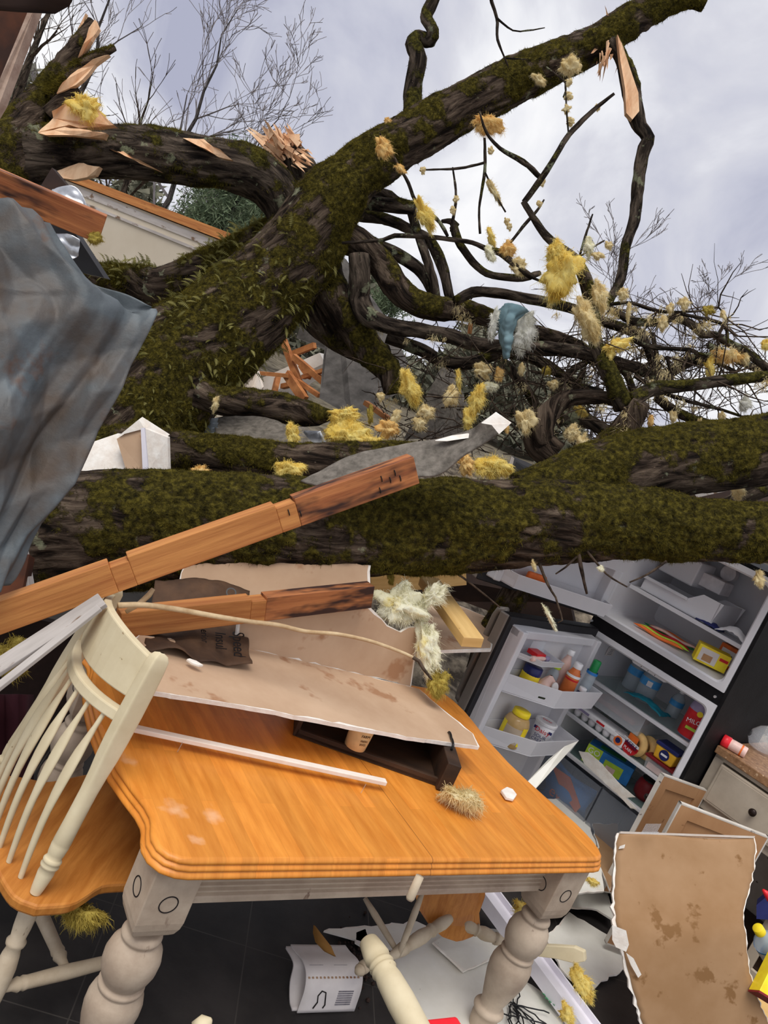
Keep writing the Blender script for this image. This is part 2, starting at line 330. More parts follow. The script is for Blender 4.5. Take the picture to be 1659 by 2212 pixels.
def fronds(V, Q, NR, W, count, length, parent, seed):
    R = random.Random(seed); RS = np.random.RandomState(seed); wq = np.clip(W[np.asarray(Q)].mean(1), 0, 1)+1e-6; mb = MB()
    for k in RS.choice(len(Q), count, p=wq/wq.sum()):
        p = V[Q[k][0]]; n = NR[Q[k][0]]; d = unit(n+V3(R.gauss(0, .5), R.gauss(0, .5), R.gauss(.1, .4))); L = length*R.uniform(.5, 1.2); e = unit(np.cross(d, V3(R.gauss(0, 1), R.gauss(0, 1), R.gauss(0, 1)))); m = 9; q = p
        for j in range(m):
            d2 = unit(d+V3(0, 0, -1)*.9*j/m); q2 = q+d2*L/m; w = L*.17*math.sin(math.pi*(j+.6)/(m+.4)); g = L*.022
            mb.add([q, q+e*w+d2*g*2, q+e*w*.9+d2*g*2.6, q2-d2*g*.4], [(0, 1, 2, 3)]); mb.add([q, q-e*w+d2*g*2, q-e*w*.9+d2*g*2.6, q2-d2*g*.4], [(3, 2, 1, 0)]); q = q2
    o = mb.build('fern', 'fern', parent); o['kind'] = 'stuff'
def limb(name, pts, m, parent, n=20, step=.03, amp=.10, seed=0, moss=0., nmoss=0, mlen=.014, mwid=.0016, ferns=0, world=False, mossdir=(0, 0, 1), taper_end=True):
    """pts: (x, y, depth, radius) with x, y, radius in frame pixels, or world points with world=True"""
    if world: P = [tuple(p) for p in pts]
    else: P = [tuple(px(x, y, d))+(r*d/F,) for x, y, d, r in pts]
    C = catmull(P, step); k = len(C); so = seed*3.17
    vs = np.zeros((k, n, 3)); W = np.zeros((k, n)); NR = np.zeros((k, n, 3)); uv = np.zeros((k, n, 2)); e = None; ln = 0; md = unit(mossdir)
    for i in range(k):
        t = unit(C[min(i+1, k-1), :3]-C[max(i-1, 0), :3]+1e-9)
        if e is None: e = C[i, :3]-CAM; e = unit(e-t*(e@t)+1e-6)   # the seam faces away from the camera
        e = unit(e-t*(e@t)); f = np.cross(t, e); r = max(.001, C[i, 3])
        if i: ln += np.linalg.norm(C[i, :3]-C[i-1, :3])
        for j in range(n):
            th = 2*math.pi*j/n; c, s = math.cos(th), math.sin(th); q = e*c+f*s
            a = noise.noise(Vector((c*1.2+so, s*1.2, ln/r*.35)))*1.3+.5*noise.noise(Vector((c*2.6, s*2.6+so, ln/r*.9)))
            if n > 14: a += .5*(abs(noise.noise(Vector((c*9+so, s*9, ln/r*1.5))))-.25)
            p = C[i, :3]+q*r*(1+amp*a); NR[i, j] = q; uv[i, j] = (th*r, ln)
            if moss:
                W[i, j] = wv = moss+.50*(q@md)+.8*noise.noise(Vector(p*2.6+so))+.9*noise.noise(Vector(p*8))+.6*noise.noise(Vector(p*22))
                if r > .04: p = p+q*max(0, min(1, wv))*(.004+.011*abs(noise.noise(Vector(p*32)))+.006*noise.noise(Vector(p*70)))
            if n > 30: p = p+q*.010*(abs(noise.noise(Vector((c*14+so, s*14, ln*9))))-.2)
            vs[i, j] = p
    mb = MB(); fs = [(i*n+j, i*n+(j+1) % n, (i+1)*n+(j+1) % n, (i+1)*n+j) for i in range(k-1) for j in range(n)]
    V = vs.reshape(-1, 3); mb.add(V, fs+[tuple(range(n))[::-1], tuple(range((k-1)*n, k*n))], uv.reshape(-1, 2))
    o = mb.build(name, m, parent, smooth=True)
    at = o.data.attributes.new('moss', 'FLOAT', 'POINT'); at.data.foreach_set('value', np.clip(W.ravel(), 0, 1).astype(np.float32))
    if nmoss: moss_blades('moss', V, fs, NR.reshape(-1, 3), np.clip(W.ravel(), 0, 1)**1.5, nmoss, mlen, mwid, 'moss', o, .55, seed+1)
    if ferns: fronds(V, fs, NR.reshape(-1, 3), np.where(V[:, 2] < 2.4, W.ravel()-.1, 0)*np.where(V[:, 2] < 2.4, 1, 0), ferns, .075, o, seed+5)
    return o
def tuft(c, size, seed, m, label, group, strands=220, stretch=(1, 1, 1), drift=(.35, .1, -.75), name='insulation_tuft', cat='insulation', ln=.6, kind=None):
    """a torn piece of glass wool: lumpy core plus loose fibres that hang the way the wind combed them"""
    R = np.random.RandomState(seed); c = np.asarray(c, float); st = np.asarray(stretch, float)*size
    nu, nv = (44, 30) if size > .035 else (20, 14); vs = []; fs = []; k1 = 1.1+R.rand()*.6
    for i in range(nv+1):
        ph = math.pi*i/nv
        for j in range(nu):
            th = 2*math.pi*j/nu; d = np.array([math.sin(ph)*math.cos(th), math.sin(ph)*math.sin(th), math.cos(ph)])
            a = .85+.75*ns(d, k1, seed*1.7)+.45*ns(d, 2.7, seed*.9)+.22*(.3-abs(ns(d, 5.5, seed)))+.07*ns(d, 13, seed*.3)
            vs.append(c+d*st*max(.15, a)+d*size*.05*R.randn()*.4)
    for i in range(nv):
        for j in range(nu):
            a, b, cc, dd = i*nu+j, i*nu+(j+1) % nu, (i+1)*nu+(j+1) % nu, (i+1)*nu+j; fs += [(a, b, cc), (a, cc, dd)]
    V = np.array(vs); T0 = np.array(fs); strands = int(strands*7); idx = R.randint(0, len(V), strands); P = V[idx]; out = (P-c)/np.maximum(np.linalg.norm(P-c, axis=1)[:, None], 1e-6)
    dr = unit(drift); d = out*.75+dr*.8+R.randn(strands, 3)*.55; d /= np.linalg.norm(d, axis=1)[:, None]
    L = size*ln*(.18+.42*R.rand(strands, 1)+.9*R.rand(strands, 1)**6); sd = np.cross(d, R.randn(strands, 3)); sd /= np.linalg.norm(sd, axis=1)[:, None]; wd = np.minimum(.0009, size*.02)
    P = P-out*size*.03; crl = R.randn(strands, 3)*L*.22; mid = P+d*L*.5+out*L*.1+crl; end = P+d*L+dr*L*.3-crl*.3
    ve = np.stack([P-sd*wd, P+sd*wd, mid+sd*wd*.7, mid-sd*wd*.7, end], 1).reshape(-1, 3); b = len(V)+np.arange(strands)[:, None]*5
    te = np.concatenate([b+np.array([0, 1, 2]), b+np.array([0, 2, 3]), b+np.array([3, 2, 4])])
    o = np_mesh(name, np.vstack([V, ve]), np.vstack([T0, te]), m, loc=c, smooth=True)
    return S(o, label, cat, group, kind)
def beam(name, p0, p1, w, h, m, label=None, cat=None, parent=None, up=(0, 0, 1), bevel=.002, group=None):
    """sawn timber between two points: w across, h along up"""
    p0, p1 = np.asarray(p0, float), np.asarray(p1, float); a = (p1-p0)/2; t = unit(a); u = np.asarray(up, float); u = unit(u-t*(u@t)); s = np.cross(t, u)
    o = MB().box((p0+p1)/2, a, s*w/2, u*h/2).build(name, m, parent, bevel=bevel)
    if label: S(o, label, cat, group)
    return o
def ragged(poly, amt, step, seed, keep=()):
    """roughen the edges of a 3D outline; keep lists the edges that stay straight"""
    R = random.Random(seed); n = len(poly); out = []
    for i in range(n):
        a, b = np.asarray(poly[i], float), np.asarray(poly[(i+1) % n], float); out.append(a)
        if i in keep: continue
        k = int(np.linalg.norm(b-a)/step); c = sum(np.asarray(q, float) for q in poly)/n; inn = unit(c-(a+b)/2)
        for j in range(1, k): out.append(a+(b-a)*j/k+inn*amt*R.uniform(-1, 1)+(b-a)*R.uniform(-.3, .3)/k)
    return out
def sheet(name, poly, nrm, thick, m, label=None, cat=None, parent=None, rag=.008, step=.035, seed=1, keep=(), edge='gypsum', group=None, face_off=.0006):
    """a broken board: gypsum slab with a paper face that stops short of the torn rim"""
    nrm = unit(nrm); out = ragged(poly, rag, step, seed, keep) if rag else [np.asarray(p, float) for p in poly]
    if parent is None: parent = T(name, label, cat, np.mean(out, 0)-nrm*thick, group)
    MB().prism([p-nrm*thick for p in out], nrm*thick).build('core', edge, parent)
    c = np.mean(out, 0); R = random.Random(seed+9)
    face = [p+unit(c-p)*R.uniform(.001, .012 if rag else .0015)+nrm*face_off for p in out]
    MB().prism([p-nrm*.0004 for p in face], nrm*.0004).build('paper_face', m, parent)
    return parent
def crush(name, P, m, label, cat, amp, freq, seed, solid=.0015, rows=60, cols=40, group=None, fold=None):
    """a bent sheet: coarse control net resampled smoothly and crumpled"""
    P = np.array(P, float)
    A = np.array([resamp(r, cols) for r in P])
    B = np.stack([resamp(A[:, j], rows) for j in range(cols)], 1)
    n = np.cross(np.gradient(B, axis=0).reshape(-1, 3), np.gradient(B, axis=1).reshape(-1, 3)); n /= np.linalg.norm(n, axis=1)[:, None]+1e-9; n = n.reshape(B.shape)
    for i in range(rows):
        for j in range(cols):
            q = B[i, j]; p0 = q
            if fold is not None: q = q-fold*(q@fold)*.78   # creases run along the fold
            a = abs(ns(q, freq, seed))*1.6+.8*abs(ns(q+.12*ns(q, freq*.6, 3), freq*1.9, seed+4))+.25*abs(ns(q, freq*4.5, seed+9))-.45
            if fold is not None:   # straight pressed creases, the strongest ones along the fold
                u, v = j/(cols-1)-.5, i/(rows-1)-.5; tri = lambda x: abs((x % 1)-.5)*2; wv = .25*ns(p0, 2.2, seed)
                a = .75*tri(u*1.6+v*1.0+.12+wv)+.45*tri(u*2.3-v*1.1+.3+wv)+.32*tri(u*.7+v*4.2+.6-wv)+.16*tri(u*5.3+v*3.1+wv*2)+.35*ns(p0, 3.2, seed)+.12*ns(p0, 9, seed)-.8
            B[i, j] = p0+n[i, j]*amp*a
    o = MB().grid(B).build(name, m, smooth=True, solid=solid)
    if label: S(o, label, cat, group)
    return o
def resamp(r, k):
    r = np.asarray(r, float)
    if len(r) == 2: t = np.linspace(0, 1, k)[:, None]; return r[0]*(1-t)+r[1]*t
    c = catmull(r, np.linalg.norm(np.diff(r, axis=0), axis=1).sum()/400); s = np.r_[0, np.cumsum(np.linalg.norm(np.diff(c, axis=0), axis=1))]; t = np.linspace(0, s[-1], k)
    return np.stack([np.interp(t, s, c[:, i]) for i in range(c.shape[1])], 1)

# ---------------------------------------------------------------- the setting: floor, ground, standing wall
A = V3(-.087, 1.661, .76); TU = V3(.8214, .5703, 0); TV = V3(-.5703, .8214, 0)      # table corner and its two edges
def tb(u, v, z=.76): p = A+TU*u+TV*v; return V3(p[0], p[1], z)
fl = MB().box((1.0, 3.0, -.03), (2.9, 0, 0), (0, 2.85, 0), (0, 0, .03)).build('floor', 'slate_tile'); struct(fl)
def tile_joints(o):
    m = MATS['slate_tile']; nt = m.node_tree; N = nt.nodes; L = nt.links.new; b = N['Principled BSDF']; src = b.inputs['Base Color'].links[0].from_socket
    tc = N.new('ShaderNodeTexCoord'); mp = N.new('ShaderNodeMapping'); mp.inputs['Rotation'].default_value = (0, 0, math.radians(-8)); L(tc.outputs['Object'], mp.inputs[0])
    br = N.new('ShaderNodeTexBrick'); br.offset = 0; br.inputs['Scale'].default_value = 1; br.inputs['Mortar Size'].default_value = .0022; br.inputs['Brick Width'].default_value = .46; br.inputs['Row Height'].default_value = .46
    L(mp.outputs[0], br.inputs['Vector']); mx = N.new('ShaderNodeMixRGB'); L(br.outputs['Fac'], mx.inputs[0]); L(src, mx.inputs[1]); mx.inputs[2].default_value = lin((70, 66, 62)); L(mx.outputs[0], b.inputs['Base Color'])
tile_joints(fl)
g = []
xs = np.concatenate([np.linspace(-160, -20, 8), np.linspace(-16, 20, 40), np.linspace(26, 160, 8)]); ys = np.concatenate([np.linspace(-4, 5.6, 14), np.linspace(6, 40, 44), np.linspace(50, 220, 8)])
for y in ys: g.append([(x, y, -.06+(.5*ns((x, y, 0), .12)+.18*ns((x, y, 0), .6) if y > 6 and abs(x) < 22 else 0)) for x in xs])
struct(MB().grid(g).build('ground', 'ground_dirt', smooth=True))
# heap of what the house was, behind the trunk
g = []
for y in np.linspace(4.5, 15, 90):
    row = []
    for x in np.linspace(-.7, 6.5, 80):
        h = 1.25*math.exp(-((y-8.6)/2.6)**2)*math.exp(-((x-.6)/3.2)**2)+.25*ns((x, y, 0), .8)+.14*abs(ns((x, y, 1), 2.5))+.06*ns((x, y, 3), 8)
        row.append((x, y, max(-.08, h-.1)))
    g.append(row)
S(MB().grid(g).build('rubble_heap', 'rubble_mix'), 'low heap of broken house rubble behind the fallen trunks', 'rubble', kind='stuff')
# the one wall that still stands
wa, wb = pz(120, 381, 2.33), pz(620, 576, 2.33); wd = unit(V3(*(wb-wa)[:2], 0)); wn = np.cross(wd, (0, 0, 1)); wn = wn if wn@(CAM-wa) > 0 else -wn; wlen = np.linalg.norm(wb-wa)
def wp(s, z, o=0): return V3(*(wa+wd*s+wn*o)[:2], z)
wall = struct(MB().prism([wp(0, -.05), wp(wlen, -.05), wp(wlen, 2.33), wp(0, 2.33)], -wn*.1).build('wall_back', 'beige_wall'))
t1 = struct(MB().box(wp(wlen/2, 2.375, -.04), wd*wlen/2, wn*.07, V3(0, 0, .038)).build('trim_1', 'pine'))
t2 = struct(MB().box(wp(wlen/2, 2.19, .008), wd*wlen/2, wn*.006, V3(0, 0, .012)).box(wp(wlen/2, 2.28, .004), wd*wlen/2, wn*.004, V3(0, 0, .03)).build('trim_2', 'weathered_trim'))

# ---------------------------------------------------------------- far trees and tree line
def bare_tree(base, top, r, seed, label, name='bare_tree', m='far_twigs', depth=5, spread=.55, group=None, fork=.3, ntw=1.0, minr=.004):
    R = random.Random(seed); base, top = np.asarray(base, float), np.asarray(top, float); H = np.linalg.norm(top-base)
    t = T(name, label, 'tree', base, group); trunk = MB(); tw = MB()
    def grow(p, d, L, r, lev):
        pts = [p]; k = 4; q = p; dd = d
        for i in range(k): dd = unit(dd+V3(R.gauss(0, .09), R.gauss(0, .09), R.gauss(0, .06)+.02)); q = q+dd*L/k; pts.append(q)
        rr = [max(minr, r*(1-.55*i/k)) for i in range(k+1)]
        (trunk if lev < 2 else tw).tube(pts, rr, 6 if lev < 2 else 3, cap=False)
        if lev >= depth: return
        nb = R.choice((2, 3, 3)) if lev else 5
        for b in range(int(nb*ntw+.5)):
            i = k if b == 0 else R.randint(1 if lev else 2, k); s = unit(dd+V3(R.gauss(0, spread), R.gauss(0, spread), R.gauss(.08, spread*.6)))
            grow(pts[i], s, L*R.uniform(.5, .75), rr[i]*.62, lev+1)
    pts = [base+(top-base)*i/12+V3(R.gauss(0, 1), R.gauss(0, 1), 0)*H*.008*(i > 0) for i in range(13)]; rr = [max(minr, r*(1-.93*i/12)) for i in range(13)]; trunk.tube(pts, rr, 7, cap=False)
    for i in range(4, 13):
        for b in range(2 if i < 12 else 3): grow(pts[i], unit(unit(top-base)*.8+V3(R.gauss(0, .6), R.gauss(0, .6), R.gauss(.1, .3))), H*R.uniform(.14, .26)*(1.25-.06*i), rr[i]*.6, 2)
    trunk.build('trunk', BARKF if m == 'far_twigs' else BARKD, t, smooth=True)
    o = tw.build('twigs', m, t); o['kind'] = 'stuff'
    return t
def gp(x, y, Y):  # point at horizontal distance Y along the view ray
    r = ray(x, y); return CAM+r*(Y/r[1])
for i, (bx, by, tx, ty, Y, r, lab) in enumerate((
        (330, 470, 512, 20, 24, .13, 'tall pale leafless tree against the sky above the horizontal broken limb'),
        (505, 330, 640, 160, 34, .09, 'slender leafless tree rising right of the tall pale tree'),
        (-20, 300, 110, 10, 12, .22, 'dark leafless trunk behind the splintered stump at top left'),
        (262, 500, 335, 170, 17, .12, 'dark snapped snag tree standing behind the horizontal broken limb'),
        (1290, 1000, 1330, 560, 40, .11, 'thin leafless tree far behind the hanging snapped branch'),
        (1480, 1100, 1530, 640, 45, .11, 'faint leafless tree on the horizon at the right side'),
        (60, 470, 260, -60, 20, .14, 'pale leafless tree with drooping twigs above the splintered stump'))):
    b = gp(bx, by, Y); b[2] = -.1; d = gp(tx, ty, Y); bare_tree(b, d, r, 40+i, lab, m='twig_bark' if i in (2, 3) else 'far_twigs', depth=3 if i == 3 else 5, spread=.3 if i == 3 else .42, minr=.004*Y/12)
def pine(base, h, seed, label):
    R = random.Random(seed); t = T('pine_tree', label, 'tree', base, 'distant pines'); b = np.asarray(base, float)
    MB().tube([b, b+V3(.1, 0, h*.5), b+V3(.25, 0, h)], [.16, .11, .04], 7).build('trunk', BARKF, t, smooth=True)
    RS = np.random.RandomState(seed); cl = []
    for i in range(34): 
        z = h*(.35+.65*R.random()); rr = h*.22*(1.15-z/h)+.25; th = R.random()*6.28; cl.append(b+V3(math.cos(th)*rr*R.random(), math.sin(th)*rr*R.random(), z))
    n = 7000; c = np.array(cl)[RS.randint(0, len(cl), n)]+RS.randn(n, 3)*np.array([.34, .34, .16]); d = RS.randn(n, 3)+np.array([0, 0, .4]); d /= np.linalg.norm(d, axis=1)[:, None]; sd = np.cross(d, RS.randn(n, 3)); sd /= np.linalg.norm(sd, axis=1)[:, None]
    vs = np.stack([c-sd*.02, c+sd*.02, c+d*.24], 1).reshape(-1, 3); np_mesh('needles', vs, np.arange(n*3).reshape(-1, 3), 'pine_needles', t, kind='stuff')
for i, (x, Y, h, lab) in enumerate(((470, 21, 5.3, 'blue-green pine seen under the arch of the broken limb'), (548, 24, 5.6, 'pine tree partly hidden by the mossy limb, right of the first pine'), (425, 27, 5.0, 'small pine left of the two pines under the broken limb'), (905, 30, 4.4, 'distant pine glimpsed between the dark crown branches'), (600, 30, 5.0, 'distant pine behind the fork of the leaning trunk'))):
    p = gp(x, 500, Y); p[2] = -.1; pine(p, h, 60+i, lab)
# woods along the horizon
RS = np.random.RandomState(3); n = 42000; th = np.radians(RS.uniform(-42, 44, n)); Y = RS.uniform(48, 66, n); hh = np.where(th < -.1, 6.4, 4.2)+1.6*np.sin(th*21)+1.1*np.sin(th*47+1)+.8*np.sin(th*90); hz = hh*(1-RS.rand(n)**1.6*.95)
c = np.stack([np.tan(th)*Y, Y, hz], 1); d = RS.randn(n, 3); d /= np.linalg.norm(d, axis=1)[:, None]; sd = np.cross(d, RS.randn(n, 3)); sd /= np.linalg.norm(sd, axis=1)[:, None]
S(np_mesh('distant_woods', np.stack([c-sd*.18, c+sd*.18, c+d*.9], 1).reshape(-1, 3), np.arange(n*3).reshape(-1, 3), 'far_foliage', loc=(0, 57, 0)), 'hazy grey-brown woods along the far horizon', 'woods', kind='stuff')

# ---------------------------------------------------------------- the big trunk lying across the room
lt = T('fallen_log', 'thick moss-covered tree trunk lying across the middle above table and refrigerator', 'log', px(-140, 1200, 3.0)-V3(0, 0, .2))
limb('trunk', [(-260, 1195, 2.98, 142), (-60, 1178, 2.98, 136), (120, 1158, 3.0, 131), (330, 1142, 3.04, 122), (560, 1140, 3.08, 112), (800, 1142, 3.12, 106), (1000, 1137, 3.16, 99), (1180, 1128, 3.2, 92), (1330, 1128, 3.24, 80), (1480, 1142, 3.28, 69), (1660, 1150, 3.32, 63), (1860, 1150, 3.36, 60)],
     BARK, lt, n=130, step=.011, amp=.075, seed=1, moss=.40, nmoss=150000, mlen=.011, mwid=.0011, mossdir=unit(V3(.25, -.35, .75)))
limb('fork', [(1130, 1092, 3.3, 70), (1230, 1056, 3.33, 76), (1330, 1022, 3.37, 78), (1460, 998, 3.42, 77), (1580, 982, 3.46, 75), (1700, 962, 3.5, 76), (1900, 930, 3.56, 76)],
     BARK, lt, n=90, step=.012, amp=.07, seed=2, moss=.42, nmoss=70000, mlen=.011, mwid=.0011, mossdir=unit(V3(-.1, -.3, .9)))
# moss hanging under the trunk
for i, (pts, r) in enumerate((([(1160, 1205), (1183, 1262), (1200, 1290)], 4), ([(1200, 1290), (1215, 1340), (1205, 1345)], 2.5), ([(1248, 1190), (1258, 1240), (1268, 1283)], 5), ([(1248, 1200), (1222, 1225), (1200, 1240)], 3), ([(1268, 1190), (1310, 1240), (1355, 1268)], 3), ([(1440, 1212), (1400, 1240), (1360, 1258)], 3), ([(950, 1215), (1010, 1255), (1080, 1312)], 3), ([(1085, 1205), (1095, 1180), (1110, 1160)], 3))):
    limb('twig', [(x, y, 3.1, r*(1-.2*k)) for k, (x, y) in enumerate(pts)], 'twig_bark', lt, n=6, step=.03, amp=.25, seed=80+i)
# log lying behind it
bl = T('fallen_log', 'smaller mossy log lying behind the big trunk, under the leaning tree', 'log', px(430, 1010, 3.9)-V3(0, 0, .12))
limb('log', [(250, 962, 3.95, 42), (420, 978, 3.92, 46), (600, 1000, 3.88, 44), (760, 990, 3.9, 34), (900, 985, 3.95, 28)], BARK, bl, n=40, step=.025, amp=.09, seed=3, moss=.12, nmoss=26000, mlen=.012, mwid=.0012)
lb = T('short_limb', 'lichen-spotted broken limb lying over the roofing felt left of the yellow wool', 'limb', px(560, 880, 4.1)-V3(0, 0, .1))
limb('limb', [(430, 850, 4.15, 32), (480, 868, 4.14, 30), (545, 870, 4.12, 26), (608, 880, 4.1, 29), (671, 896, 4.08, 26), (722, 897, 4.06, 9), (770, 902, 4.05, 5)], BARK, lb, n=32, step=.02, amp=.10, seed=4, moss=.1, nmoss=12000, mlen=.010, mwid=.0011)

